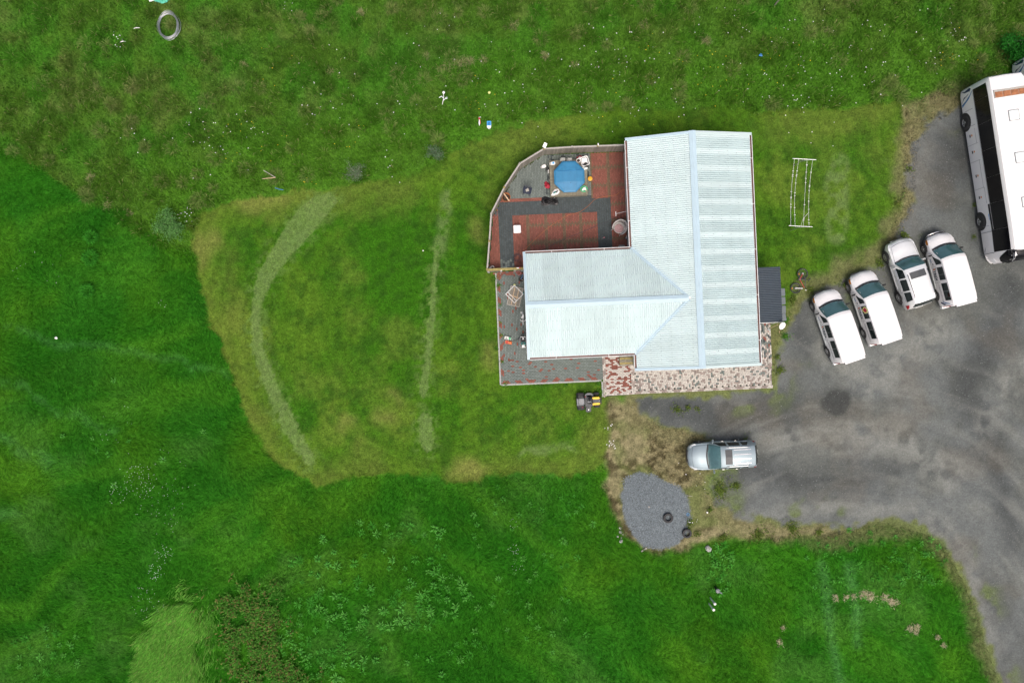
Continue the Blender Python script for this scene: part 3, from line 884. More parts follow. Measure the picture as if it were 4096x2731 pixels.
# ------------------------------------------------------------------ paving: every paver is a piece
def paver_mesh(a, b, m, h=.045, g=.007, c=.008):
    mb = MB(); A, B = a / 2 - g, b / 2 - g
    r0 = [(-A, -B, 0), (A, -B, 0), (A, B, 0), (-A, B, 0)]
    r1 = [(x, y, h - c) for x, y, _ in r0]
    r2 = [(x * (1 - c / A), y * (1 - c / B), h) for x, y, _ in r0]
    fs = [(8, 9, 10, 11)]
    for k in (0, 4):
        fs += [(k + i, k + (i + 1) % 4, k + 4 + (i + 1) % 4, k + 4 + i) for i in range(4)]
    mb.add(r0 + r1 + r2, fs)
    return mb.mesh('paver', m)
_pm = {}
def inside(u, v, poly):
    c = False; n = len(poly)
    for i in range(n):
        (ax, ay), (bx, by) = poly[i], poly[(i + 1) % n]
        if (ay > v) != (by > v) and u < (bx - ax) * (v - ay) / (by - ay) + ax:
            c = not c
    return c
class Paving:
    def __init__(s, name, poly, z=.03):
        s.root = link(name, None, None, HO, HT); s.root['kind'] = 'structure'
        s.poly = poly; s.items = []
        b = MB(); b.prism(poly, -.12, z)
        part('bedding', b, M['joint'], s.root)
        s.z = z
    def put(s, u, v, a, b, key):
        if inside(u, v, s.poly):
            s.items.append((u, v, a, b, key))
    def bond(s, u0, u1, v0, v1, a, b, keyf, stag='v'):
        """running bond; stag = axis the long joints run along"""
        if stag == 'v':
            nu = max(1, round((u1 - u0) / a)); a2 = (u1 - u0) / nu
            for i in range(nu):
                u = u0 + (i + .5) * a2
                v = v0 - (b / 2 if i % 2 else 0)
                while v < v1 - .02:
                    lo, hi = max(v, v0), min(v + b, v1)
                    if hi - lo > .04:
                        k = keyf(u, (lo + hi) / 2)
                        if k: s.put(u, (lo + hi) / 2, a2, hi - lo, k)
                    v += b
        else:
            nv = max(1, round((v1 - v0) / a)); a2 = (v1 - v0) / nv
            for i in range(nv):
                v = v0 + (i + .5) * a2
                u = u0 - (b / 2 if i % 2 else 0)
                while u < u1 - .02:
                    lo, hi = max(u, u0), min(u + b, u1)
                    if hi - lo > .04:
                        k = keyf((lo + hi) / 2, v)
                        if k: s.put((lo + hi) / 2, v, hi - lo, a2, k)
                    u += b
    def herring(s, u0, u1, v0, v1, keyf, w=.1):
        for i in range(int((u1 - u0) / w) + 1):
            for j in range(int((v1 - v0) / w) + 1):
                q = (i - j) % 4
                u, v = u0 + i * w, v0 + j * w
                if q == 0:
                    s.put(u + w, v + w / 2, 2 * w, w, keyf(u, v))
                elif q == 3:
                    s.put(u + w / 2, v + w, w, 2 * w, keyf(u, v))
    def finish(s, nmax=300):
        # those that show largest: nearest to the point under the camera
        def dist(it):
            p = HF(it[0], it[1]); return p.x ** 2 + p.y ** 2
        its = sorted(s.items, key=dist)
        for (u, v, a, b, k) in its[:nmax]:
            q = (round(a, 3), round(b, 3), k)
            if q not in _pm:
                _pm[q] = paver_mesh(a, b, M[k])
            o = link('paver', _pm[q], s.root, (u, v, s.z - .01 + random.uniform(-.002, .003)))
        rest = its[nmax:]
        if rest:
            keys = sorted({r[4] for r in rest})
            mb = MB(); rnd = []
            for (u, v, a, b, k) in rest:
                A, B, h, c = a / 2 - .007, b / 2 - .007, .045, .008
                z = s.z - .01 + random.uniform(-.002, .003)
                r0 = [(u - A, v - B, z), (u + A, v - B, z), (u + A, v + B, z), (u - A, v + B, z)]
                r1 = [(x, y, z + h - c) for x, y, _ in r0]
                r2 = [(u + (x - u) * (1 - c / A), v + (y - v) * (1 - c / B), z + h) for x, y, _ in r0]
                fs = [(8, 9, 10, 11)]
                for kk in (0, 4):
                    fs += [(kk + i, kk + (i + 1) % 4, kk + 4 + (i + 1) % 4, kk + 4 + i) for i in range(4)]
                mb.add(r0 + r1 + r2, fs, keys.index(k))
                rnd += [random.random()] * 12
            o = part('pavers', mb, [M[k] for k in keys], s.root)
            if len(keys) == 1:
                pass
            a_ = o.data.attributes.new('rnd', 'FLOAT', 'POINT')
            a_.data.foreach_set('value', rnd)
            o['kind'] = 'stuff'

patio_poly = [(-9.0, 6.98), (-8.80, 8.72), (-8.60, 10.46), (-7.70, 12.10), (-6.62, 13.60), (-5.08, 14.44), (.26, 14.46), (.26, 7.56), (-6.48, 7.56), (-6.48, 6.98)]
pat = Paving('patio', patio_poly)
GU = (-6.26, -5.08, -3.90, -2.73); GV = (9.85, 8.70)
EU = (-1.98, -.80); EV = (13.52, 12.30, 11.07, 9.93, 8.71)
near = lambda x, L_, w: any(abs(x - q) < w for q in L_)
pat.bond(-9.1, -8.23, 6.9, 11.45, .1, .2, lambda u, v: 'paver_red')
pat.bond(-8.23, -7.30, 6.9, 10.57, .155, .2, lambda u, v: 'paver_dark' if v > 7.65 or random.random() < .35 else 'paver_grey')
pat.bond(-8.6, -.72, 10.57, 11.47, .15, .2, lambda u, v: 'paver_dark', 'v')
pat.bond(-1.65, -.72, 7.5, 10.57, .155, .2, lambda u, v: 'paver_dark')
pat.bond(-7.30, -1.65, 6.9, 10.57, .1, .2, lambda u, v: 'paver_brown' if near(u, GU, .1) or (u > -6.3 and near(v, GV, .11)) else 'paver_red')
pat.bond(-8.3, -4.9, 11.47, 11.68, .1, .2, lambda u, v: 'paver_red', 'u')
pat.bond(-8.4, -1.97, 11.68, 14.5, .1, .2, lambda u, v: 'paver_dark' if u > -5.0 and random.random() < .15 else 'paver_grey')
pat.bond(-4.9, -1.97, 11.47, 11.68, .1, .2, lambda u, v: 'paver_dark', 'u')
pat.bond(-1.97, .3, 11.47, 14.5, .1, .2, lambda u, v: 'paver_brown' if near(u, EU, .1) or near(v, EV, .11) else 'paver_red')
pat.bond(-.72, .3, 7.5, 11.47, .1, .2, lambda u, v: 'paver_brown' if near(v, EV, .11) else 'paver_red')
pat.finish()

side = Paving('side_path', [(-8.50, 6.86), (-8.50, -.60), (-1.73, -.60), (-1.73, 1.22), (-6.46, 1.22), (-6.46, 6.86)])
rk = lambda p: 'paver_red' if random.random() < p else 'paver_grey'
def edge_key(t, k): return 'paver_red' if int(math.floor(t / k)) % 2 == 0 else 'paver_grey'
side.bond(-8.50, -8.30, -.4, 6.86, .1, .2, lambda u, v: edge_key(v, .4))
side.bond(-8.30, -6.46, 1.0, 6.6, .1, .2, lambda u, v: rk(.035))
side.bond(-8.30, -6.46, 6.6, 6.86, .1, .2, lambda u, v: 'paver_red' if random.random() < .7 else 'paver_grey', 'u')
side.bond(-8.30, -1.73, -.4, 1.0, .1, .2, lambda u, v: rk(.045 if u > -6.6 else .08), 'u')
side.bond(-6.46, -1.73, 1.0, 1.22, .1, .2, lambda u, v: 'paver_grey', 'u')
side.bond(-8.50, -1.73, -.6, -.4, .1, .2, lambda u, v: edge_key(u, .42), 'u')
side.finish()

ent = Paving('entrance_path', [(-1.73, 1.22), (.26, 1.22), (.26, -.16), (.14, -.16), (.14, -1.66), (-1.73, -1.75)])
ent.bond(-1.73, -1.53, -1.8, 1.22, .1, .2, lambda u, v: 'paver_taupe' if int(math.floor(v / .4)) % 2 else 'paver_cream')
ent.bond(-1.53, .26, -1.55, 1.22, .1, .2, lambda u, v: 'paver_cream' if random.random() < .56 else 'paver_red', 'u')
ent.bond(-1.53, .26, -1.8, -1.55, .1, .2, lambda u, v: 'paver_cream' if random.random() < .6 else 'paver_taupe', 'u')
ent.finish()

court = Paving('forecourt', [(.14, .3), (.14, -1.66), (9.50, -1.64), (9.56, 2.72), (7.72, 2.72), (7.72, .3)])
ck = lambda: random.choices(['paver_cream', 'paver_taupe', 'paver_grey', 'paver_red'], [.68, .22, .10, .0])[0]
court.bond(.14, .36, -1.5, .3, .1, .2, lambda u, v: 'paver_taupe' if int(math.floor(v / .4)) % 2 else 'paver_cream')
court.herring(.36, 9.25, -1.45, .3, lambda u, v: ck())
court.bond(.14, 9.56, -1.66, -1.46, .1, .2, lambda u, v: 'paver_taupe' if int(math.floor(u / .42)) % 2 else 'paver_cream', 'u')
court.bond(7.72, 9.56, .3, 2.72, .1, .2, lambda u, v: random.choices(['paver_cream', 'paver_taupe', 'paver_grey', 'paver_dark', 'paver_red'], [.34, .18, .26, .14, .08])[0])
court.bond(9.3, 9.56, -1.46, .3, .1, .2, lambda u, v: 'paver_taupe' if int(math.floor(v / .4)) % 2 else 'paver_cream')
court.finish()

# concrete edging of the paving
kb = thing('concrete_edging', 'pale concrete edging strip along the grey and red side path', 'kerb', HO, HT)
def kerb_run(p0, p1, n):
    for i in range(n):
        a = Vector(p0).lerp(Vector(p1), i / n); b = Vector(p0).lerp(Vector(p1), (i + 1) / n)
        d = b - a; c = (a + b) / 2
        part('edging_block', MB().box((c.x, c.y, .0), (max(abs(d.x) - .012, .10), max(abs(d.y) - .012, .10), .15 + random.uniform(-.01, .01))), M['concrete'], kb)
kerb_run((-8.565, 6.8, 0), (-8.565, -.66, 0), 8)
kerb_run((-8.51, -.665, 0), (-1.84, -.665, 0), 7)
kerb_run((-1.80, -.72, 0), (-1.80, -1.75, 0), 1)

# wooden steps in the corner of the entrance
st = thing('wooden_steps', 'mossy wooden door step in the house corner above the red and white paving', 'steps', HO, HT)
for i in range(6):
    part('plank', MB().box((-.17, .32 + i * .107, .34), (.88, .095, .035)), M['wood_lichen'] if i % 3 == 1 else M['wood_deck'], st)
part('side_board', MB().box((-.59, .585, .19), (.04, .62, .27)), M['wood_deck'], st)
part('side_board', MB().box((.25, .585, .19), (.04, .62, .27)), M['wood_deck'], st)

# ------------------------------------------------------------------ fence round the patio
fence = thing('garden_fence', 'weathered grey wooden board fence curving round the brick patio', 'fence', HO, HT)
FP = [(.22, 14.54), (-1.6, 14.55), (-3.26, 14.56), (-5.08, 14.52), (-6.67, 13.64), (-7.75, 12.14), (-8.66, 10.5), (-8.86, 8.72), (-9.08, 6.92)]
FH = 1.58
bm_ = MB().box((0, 0, 0), (.098, .018, FH - .1)).mesh('board', M['wood_grey'])
for i in range(len(FP) - 1):
    a, b = Vector((*FP[i], 0)), Vector((*FP[i + 1], 0))
    d = b - a; L_ = d.length; ang = math.atan2(d.y, d.x); d.normalize()
    nrm = Vector((d.y, -d.x, 0))
    if nrm.dot(Vector((-4.5, 10, 0)) - a) < 0: nrm = -nrm      # towards the patio
    n = int(L_ / .106)
    for k in range(n):
        c = a + d * ((k + .5) * L_ / n) + nrm * (.02 + random.uniform(-.003, .003))
        o = link('board', bm_, fence, (c.x, c.y, .05 + (FH - .1) / 2 + random.uniform(-.008, .008)))
        o.rotation_euler = (random.uniform(-.01, .01), random.uniform(-.006, .006), ang)
    for z in (.35, 1.25):
        c = (a + b) / 2 - nrm * .015
        part('rail', MB().box((c.x, c.y, z), (L_, .04, .09), rz=ang), M['wood_grey'], fence)
    c = (a + b) / 2
    part('cap_rail', MB().box((c.x, c.y, FH + .01), (L_ - .02, .095, .03), rz=ang), M['wood_pale'], fence)
    for p in ([a] if i < len(FP) - 2 else [a, b]):
        part('post', MB().box((p.x, p.y, .80), (.10, .10, 1.66), rz=ang), M['wood_grey'], fence)
        part('post_cap', MB().box((p.x, p.y, 1.645), (.125, .125, .03), rz=ang).box((p.x, p.y, 1.675), (.1, .1, .03), rz=ang, taper=.5), M['wood_lichen'] if i % 2 else M['wood_pale'], fence)

low = thing('low_fence', 'low fence with a yellow lichen-covered beam closing the patio at its south end', 'fence', HO, HT)
part('beam', MB().box((-7.92, 6.93, 1.0), (2.42, .16, .10)), M['wood_lichen'], low)
for u in (-9.02, -8.2, -7.3, -6.82):
    part('post', MB().box((u, 6.88, .48), (.14, .14, .96)), M['concrete'], low)
for i in range(7):
    part('board', MB().box((-8.95 + i * .106, 6.87, .5), (.1, .02, .85)), M['wood_grey'], low)
for i in range(4):
    part('board', MB().box((-7.2 + i * .11, 6.87, .5), (.1, .02, .85)), M['wood_grey'], low)
# ------------------------------------------------------------------ vehicles
class Loft:
    """body skin: stations along x, each a half profile from the floor edge up to the roof centre line"""
    def __init__(s, st, fb=.2, rb=.05):
        s.fb, s.rb = fb, rb
        s.x = [a[0] for a in st]
        s.p = [a[1] for a in st]
        s.K = len(s.p[0])
    def pt(s, x, t):
        i = 0
        while i < len(s.x) - 2 and x < s.x[i + 1]:
            i += 1
        a, b = s.x[i], s.x[i + 1]
        q = min(1, max(0, (a - x) / (a - b))) if a != b else 0
        sign = 1
        if t > s.K - 1:
            t = 2 * (s.K - 1) - t; sign = -1
        j = min(int(t), s.K - 2); r = t - j
        def P(k):
            y0, z0 = s.p[i][k]; y1, z1 = s.p[i + 1][k]
            return y0 + (y1 - y0) * q, z0 + (z1 - z0) * q
        (ya, za), (yb, zb) = P(j), P(j + 1)
        y = ya + (yb - ya) * r
        return Vector((x - s.bend(x, y), sign * y, za + (zb - za) * r))
    def bend(s, x, y):
        """front and rear curve back towards the corners"""
        f = min(1, max(0, (x - .2) / (s.x[0] * .45))); b = min(1, max(0, (-x - 1.2) / 1.0))
        q = (y / .9) ** 2 if s.x[0] < 4 else (y / 1.25) ** 4
        return s.fb * f * q - s.rb * b * q
    def nrm(s, x, t):
        e = .01
        du = s.pt(x + e, t) - s.pt(x - e, t)
        dv = s.pt(x, min(t + e, 2 * s.K - 2 - 1e-6)) - s.pt(x, max(t - e, 0))
        n = du.cross(dv)
        if n.length < 1e-9:
            return Vector((0, 0, 1))
        n.normalize()
        p = s.pt(x, t)
        if n.dot(Vector((0, p.y, p.z - .9))) < 0:
            n = -n
        return n
    def skin(s):
        mb = MB(); T = 2 * s.K - 1; vs = []
        for i in range(len(s.x)):
            for t in range(T):
                k = t if t < s.K else 2 * s.K - 2 - t
                y, z = s.p[i][k]
                vs.append((s.x[i] - s.bend(s.x[i], y), y if t < s.K else -y, z))
        fs = []
        for i in range(len(s.x) - 1):
            for t in range(T - 1):
                fs.append((i * T + t, (i + 1) * T + t, (i + 1) * T + t + 1, i * T + t + 1))
            fs.append((i * T, i * T + T - 1, (i + 1) * T + T - 1, (i + 1) * T))
        fs.append(tuple(range(T)))
        fs.append(tuple(reversed(range((len(s.x) - 1) * T, len(s.x) * T))))
        mb.add(vs, fs)
        return mb
    def patch(s, c, n=6, m=3, off=.012, mb=None):
        """four corners (x, t), drawn on the skin and standing off it, with a turned-down rim"""
        mb = mb or MB(); vs = []; lo = []
        for j in range(m + 1):
            for i in range(n + 1):
                a, b = i / n, j / m
                x = (c[0][0] * (1 - a) + c[1][0] * a) * (1 - b) + (c[3][0] * (1 - a) + c[2][0] * a) * b
                t = (c[0][1] * (1 - a) + c[1][1] * a) * (1 - b) + (c[3][1] * (1 - a) + c[2][1] * a) * b
                p, q = s.pt(x, t), s.nrm(x, t)
                vs.append(p + q * off); lo.append(p - q * .01)
        w = n + 1
        fs = [(j * w + i, j * w + i + 1, (j + 1) * w + i + 1, (j + 1) * w + i) for j in range(m) for i in range(n)]
        rim = [i for i in range(w)] + [j * w + n for j in range(1, m + 1)] + [m * w + i for i in range(n - 1, -1, -1)] + [j * w for j in range(m - 1, 0, -1)]
        o = len(vs)
        vs2 = vs + [lo[i] for i in rim]
        k = len(rim)
        fs += [(rim[i], rim[(i + 1) % k], o + (i + 1) % k, o + i) for i in range(k)]
        mb.add(vs2, fs)
        return mb
    def draw(s, polys, x0, t0, sx, st, off=.008):
        """flat print: polygons (a, b) laid on the skin; a runs along x, b up the side"""
        mb = MB()
        for vs, fs in polys:
            mb.add([s.pt(x0 + a * sx, t0 + b * st) + s.nrm(x0 + a * sx, t0 + b * st) * off for a, b in vs], fs)
        return mb

_txt = {}
def text_polys(txt, bold=0.0, shear=0.0):
    if (txt, bold) not in _txt:
        cu = bpy.data.curves.new('lettering', 'FONT')
        cu.body = txt; cu.size = 1.0; cu.offset = bold; cu.shear = shear; cu.resolution_u = 3
        o = bpy.data.objects.new('lettering', cu)
        C.objects.link(o)
        dg = bpy.context.evaluated_depsgraph_get(); dg.update()
        me = o.evaluated_get(dg).to_mesh()
        vs = [(v.co.x, v.co.y) for v in me.vertices]; fs = [tuple(p.vertices) for p in me.polygons]
        o.evaluated_get(dg).to_mesh_clear()
        bpy.data.objects.remove(o); bpy.data.curves.remove(cu)
        _txt[(txt, bold)] = (vs, fs)
    return _txt[(txt, bold)]

def wheel(parent, x, y, r, w, rim, spokes=5, rr=.62):
    s = 1 if y > 0 else -1
    g = link('wheel', None, parent, (x, y, r))
    mb = MB().lathe([(a_, b_ * s) for a_, b_ in ((r * .55, -w / 2), (r * .9, -w / 2), (r, -w * .35), (r, w * .35), (r * .9, w / 2), (r * rr, w / 2), (r * rr * .96, w * .25), (r * .5, w * .2))], (0, 0, 0), 20, 'Y')
    part('tyre', mb, M['rubber'], g, 50)
    f = s * w * .36
    rm = MB()
    for k in range(spokes):
        a = 2 * math.pi * k / spokes
        rm.box((math.cos(a) * r * .33, f, math.sin(a) * r * .33), (r * .62, .03, r * .17), ry=-a)
    rm.lathe([(r * .12, -.02), (r * .15, 0), (r * .12, .02)], (0, f + s * .01, 0), 10, 'Y')
    rg = []
    for k in range(20):
        a = 2 * math.pi * k / 20
        rg.append((math.cos(a) * r * .60, f, math.sin(a) * r * .60))
    rm.tube(rg, r * .05, 6, True)
    part('rim', rm, rim, g, 50)
    part('brake_disc', MB().lathe([(0, -.02), (r * .58, -.02), (r * .58, .02), (0, .02)], (0, s * w * .12, 0), 16, 'Y'), M['darkgrey'], g)
    return g

def arch(L, x, r, side, parent, zc):
    """dark wheel opening on the body side"""
    mb = MB(); pts = []
    yb = max(p[1][0] for p in [(0, L.p[i][1]) for i in range(len(L.x))])
    y = side * (L.pt(x, 1.5).y + .004)
    n = 14
    vs = [(x, y, zc)]
    for k in range(n + 1):
        a = math.pi * (-.16 + 1.32 * k / n)
        vs.append((x + math.cos(a) * r, y, zc + math.sin(a) * r))
    mb.add(vs + [(v[0], v[1] - side * .03, v[2]) for v in vs], [(0, k, k + 1) for k in range(1, n + 1)] + [(k, k + n + 2, k + n + 3, k + 1) for k in range(1, n + 1)])
    return part('wheel_arch', mb, M['black'], parent)

def mirror(parent, x, y, z, m, sz=(.10, .2, .16)):
    s = 1 if y > 0 else -1
    mb = MB().bbox((x, y + s * .08, z - sz[2] / 2), sz, bev=.03)
    mb.tube([(x + .04, y - s * .08, z - .06), (x, y + s * .02, z)], .025, 6)
    return part('mirror', mb, m, parent)

class Seams:
    """each seam added becomes a part of its own"""
    def __init__(s, name, m, parent): s.a = (name, m, parent)
    def tube(s, pts, r, n): part(s.a[0], MB().tube(pts, r, n), s.a[1], s.a[2])
def seam(L, x0, t0, x1, t1, mb, w=.012, off=.005):
    n = 8
    a = [L.pt(x0 + (x1 - x0) * i / n, t0 + (t1 - t0) * i / n) + L.nrm(x0 + (x1 - x0) * i / n, t0 + (t1 - t0) * i / n) * off for i in range(n + 1)]
    mb.tube(a, w / 2, 4)

# ---- white minibus van
def van_prof(hw, zb, zs, hb, zbelt, hr, zr, cr=.02):
    # floor edge, sill, widest, belt, shoulder, roof edge, centre
    return [(hw * .9, zb), (hw * .99, zb + .12), (hw, zs), (hb, zbelt), (hr, zr - .10), (hr - .10, zr - .012), (0, zr + cr)]
VAN = Loft([
    (2.36, van_prof(.60, .32, .50, .55, .62, .50, .66, .02)),
    (2.32, van_prof(.72, .28, .50, .68, .72, .62, .78, .02)),
    (2.20, van_prof(.84, .25, .55, .80, .80, .74, .92, .03)),
    (1.96, van_prof(.89, .24, .60, .86, .90, .80, 1.03, .03)),
    (1.62, van_prof(.91, .24, .62, .885, .98, .83, 1.15, .04)),
    (1.45, van_prof(.915, .24, .62, .89, 1.00, .84, 1.24, .04)),
    (1.05, van_prof(.92, .24, .62, .895, 1.02, .825, 1.58, .05)),
    (.70, van_prof(.92, .24, .62, .895, 1.12, .80, 1.86, .05)),
    (.50, van_prof(.92, .24, .62, .895, 1.15, .795, 1.92, .05)),
    (-.6, van_prof(.92, .24, .62, .895, 1.17, .80, 1.95, .05)),
    (-2.0, van_prof(.915, .25, .62, .89, 1.17, .79, 1.94, .05)),
    (-2.36, van_prof(.895, .28, .62, .875, 1.17, .775, 1.90, .04)),
    (-2.45, van_prof(.84, .32, .60, .84, 1.17, .74, 1.80, .02)),
])
def make_van():
    t = thing('white_van', '', 'van')
    L = VAN
    part('body', L.skin(), M['white'], t, 38)
    # screen and cowl
    part('windscreen', L.patch([(1.50, 4.15), (1.50, 7.85), (.80, 7.80), (.80, 4.20)], 12, 8, .014), M['windscreen'], t, 60)
    part('cowl', L.patch([(1.62, 4.2), (1.62, 7.8), (1.515, 7.85), (1.515, 4.15)], 12, 2, .02), M['black'], t)
    w = MB().tube([L.pt(1.52, 5.2) + Vector((0, 0, .03)), L.pt(1.40, 6.6) + Vector((0, 0, .04))], .012, 5)
    part('wiper', w, M['black'], t)
    part('wiper', MB().tube([L.pt(1.52, 6.6) + Vector((0, 0, .03)), L.pt(1.40, 7.6) + Vector((0, 0, .04))], .012, 5), M['black'], t)
    K2 = 12
    for s in (1, -1):
        q = (lambda tt: tt) if s > 0 else (lambda tt: K2 - tt)
        def win(nm, a, b, slant=0.0, t0=3.08, t1=3.84):
            return part(nm, L.patch([(a, q(t0)), (b, q(t0)), (b, q(t1)), (a - slant, q(t1))], 8, 4, .010), M['glass'], t, 60)
        win('side_window', 1.22, .46, .46)
        w2 = win('side_window', .24, -.62)
        bar = MB(); seam(L, -.26, q(3.1), -.26, q(3.9), bar, .02, .016)
        part('window_bar', bar, M['midgrey'], w2)
        w3 = win('side_window', -.84, -2.02)
        bar = MB(); seam(L, -1.38, q(3.1), -1.38, q(3.9), bar, .02, .016)
        part('window_bar', bar, M['midgrey'], w3)
        sm_ = Seams('door_seam', M['midgrey'], t)
        seam(L, 1.42, q(1.2), 1.42, q(2.9), sm_); seam(L, .34, q(1.0), .34, q(3.0), sm_); seam(L, -.74, q(1.0), -.74, q(3.0), sm_); seam(L, -.74, q(2.55), -2.3, q(2.55), sm_)
        part('door_handle', L.patch([(.62, q(2.55)), (.46, q(2.55)), (.46, q(2.66)), (.62, q(2.66))], 2, 1, .03), M['midgrey'], t)
        part('side_moulding', L.patch([(1.0, q(1.55)), (-1.1, q(1.55)), (-1.1, q(1.85)), (1.0, q(1.85))], 10, 1, .018), M['hatch'], t)
        part('headlamp', L.patch([(2.29, q(3.1)), (1.96, q(3.1)), (2.02, q(4.0)), (2.27, q(4.4))], 4, 3, .014), M['headlamp'], t)
        part('indicator', L.patch([(2.24, q(2.3)), (2.0, q(2.3)), (1.96, q(3.0)), (2.26, q(3.0))], 4, 2, .012), M['amber'], t)
        part('tail_lamp', L.patch([(-2.40, q(2.2)), (-2.449, q(2.2)), (-2.449, q(3.5)), (-2.40, q(3.5))], 2, 5, .012), M['redlamp'], t)
        for x in (1.58, -1.55):
            arch(L, x, .40, s, t, .34)
            wheel(t, x, s * .84, .34, .22, M['alu'], 5)
        mirror(t, 1.08, s * .98, 1.12, M['black'])
        # print on the flanks
        vs, fs = text_polys('TREX', .035)
        if s > 0:
            part('lettering', L.draw([(vs, fs)], .08, q(2.25), -.29, .66), M['logo_ink'], t)
        else:
            part('lettering', L.draw([(vs, fs)], -.70, q(2.25), .29, -.66), M['logo_ink'], t)
        vs, fs = text_polys('Hópferðamiðstöðin')
        if s > 0:
            part('lettering', L.draw([(vs, fs)], -.92, q(2.64), -.15, .28), M['midgrey'], t)
        else:
            part('lettering', L.draw([(vs, fs)], -2.1, q(2.64), .15, -.28), M['midgrey'], t)
        sg = -1 if s > 0 else 1
        def mk(nm, pts, m):
            part(nm, L.draw([(pts, [tuple(range(len(pts)))])], .18 + (0 if s > 0 else -.0), q(2.35), -1.0, .9 * s), m, t)
        mk('emblem', [(-.06, .55), (.0, .48), (.03, .56), (-.02, .64)], M['black'])
        mk('emblem', [(-.02, .44), (.03, .50), (.10, .1), (.06, -.1), (.01, .1)], M['orange'])
        mk('emblem', [(-.03, .1), (.03, .24), (.02, .1), (-.02, -.05)], M['bluevinyl'])
        mk('emblem', [(.05, .35), (.12, .62), (.14, .55), (.08, .25)], M['teal'])
        part('sticker', L.draw([([(0, 0), (.32, .0), (.30, .14), (.02, .16)], [(0, 1, 2, 3)])], 1.02, q(2.3), -1.0, .9 * s), M['bluevinyl'], t)
    part('front_bumper', MB().add(*(lambda b: (b.v, b.f))(L.patch([(2.358, 0.6), (1.99, .6), (1.99, 1.9), (2.358, 2.6)], 5, 2, .03))).add(*(lambda b: (b.v, b.f))(L.patch([(2.358, 11.4), (1.99, 11.4), (1.99, 10.1), (2.358, 9.4)], 5, 2, .03))).box((2.34, 0, .48), (.10, 1.0, .26)), M['darkgrey'], t)
    part('grille', MB().box((2.345, 0, .63), (.06, .9, .10)), M['black'], t)
    part('rear_bumper', MB().box((-2.47, 0, .42), (.12, 1.68, .22)), M['white'], t)
    part('rear_window', MB().box((-2.455, 0, 1.38), (.03, 1.38, .56)), M['glass'], t)
    part('tailgate_edge', MB().box((-2.44, 0, 1.83), (.08, 1.40, .05)), M['darkgrey'], t)
    part('roof_spoiler', MB().box((-2.43, 0, 1.875), (.12, 1.34, .03)), M['white'], t)
    part('number_plate', MB().box((-2.475, 0, .78), (.02, .5, .11)), M['plastic_white'], t)
    part('aerial', MB().tube([(.3, 0, 1.95), (.1, 0, 2.12)], .006, 4), M['black'], t)
    return t
van = make_van()
vans = [van, copy_tree(van), copy_tree(van)]
for o, (x, y, a), lb in zip(vans, ((21.24, 1.10, 108.7), (23.61, 2.33, 108.7), (28.55, 4.80, 105.0)),
        ('white minibus van at the end of the parking row, beside the bin shelter', 'white minibus van with a colourful picture in its side window', 'white minibus van with a chrome bull bar and navy swoosh at its rear corner')):
    o.location = (x, y, 0); o.rotation_euler = (0, 0, R(a))
    tag(o, lb, 'van', 'white vans in the parking row')
# what sets them apart
pw = [c for c in vans[1].children if c.name.startswith('side_window')][1]
sp = VAN.draw([([(0, 0), (.20, .25), (.42, .12), (.44, -.35), (.2, -.62), (.02, -.3)], [tuple(range(6))])], .18, 3.72, -1.0, 1.0, .017)
part('window_picture', sp, M['paleyellow'], pw)
sp = VAN.draw([([(.06, -.05), (.22, .1), (.36, 0), (.36, -.3), (.2, -.48), (.08, -.25)], [tuple(range(6))])], .18, 3.72, -1.0, 1.0, .021)
part('window_picture', sp, M['red'], pw)
part('bull_bar', MB().tube([(2.30, -.62, .40), (2.42, -.5, .66), (2.47, 0, .70), (2.42, .5, .66), (2.30, .62, .40)], .032, 8).tube([(2.42, -.52, .52), (2.47, 0, .54), (2.42, .52, .52)], .03, 8), M['chrome'], vans[2], 60)
part('swoosh', VAN.draw([([(0, 0), (.32, -1.4), (.33, 1.2), (.3, 2.2), (.22, 1.0), (.1, .5)], [tuple(range(6))])], -2.08, 2.2, -1.0, .8, .013), M['navy'], vans[2])
part('swoosh', VAN.draw([([(0, 0), (.06, .1), (.2, .7), (.26, 1.9), (.22, 1.9), (.14, .9)], [tuple(range(6))])], -2.02, 2.5, -1.0, .55, .015), M['bluevinyl'], vans[2])

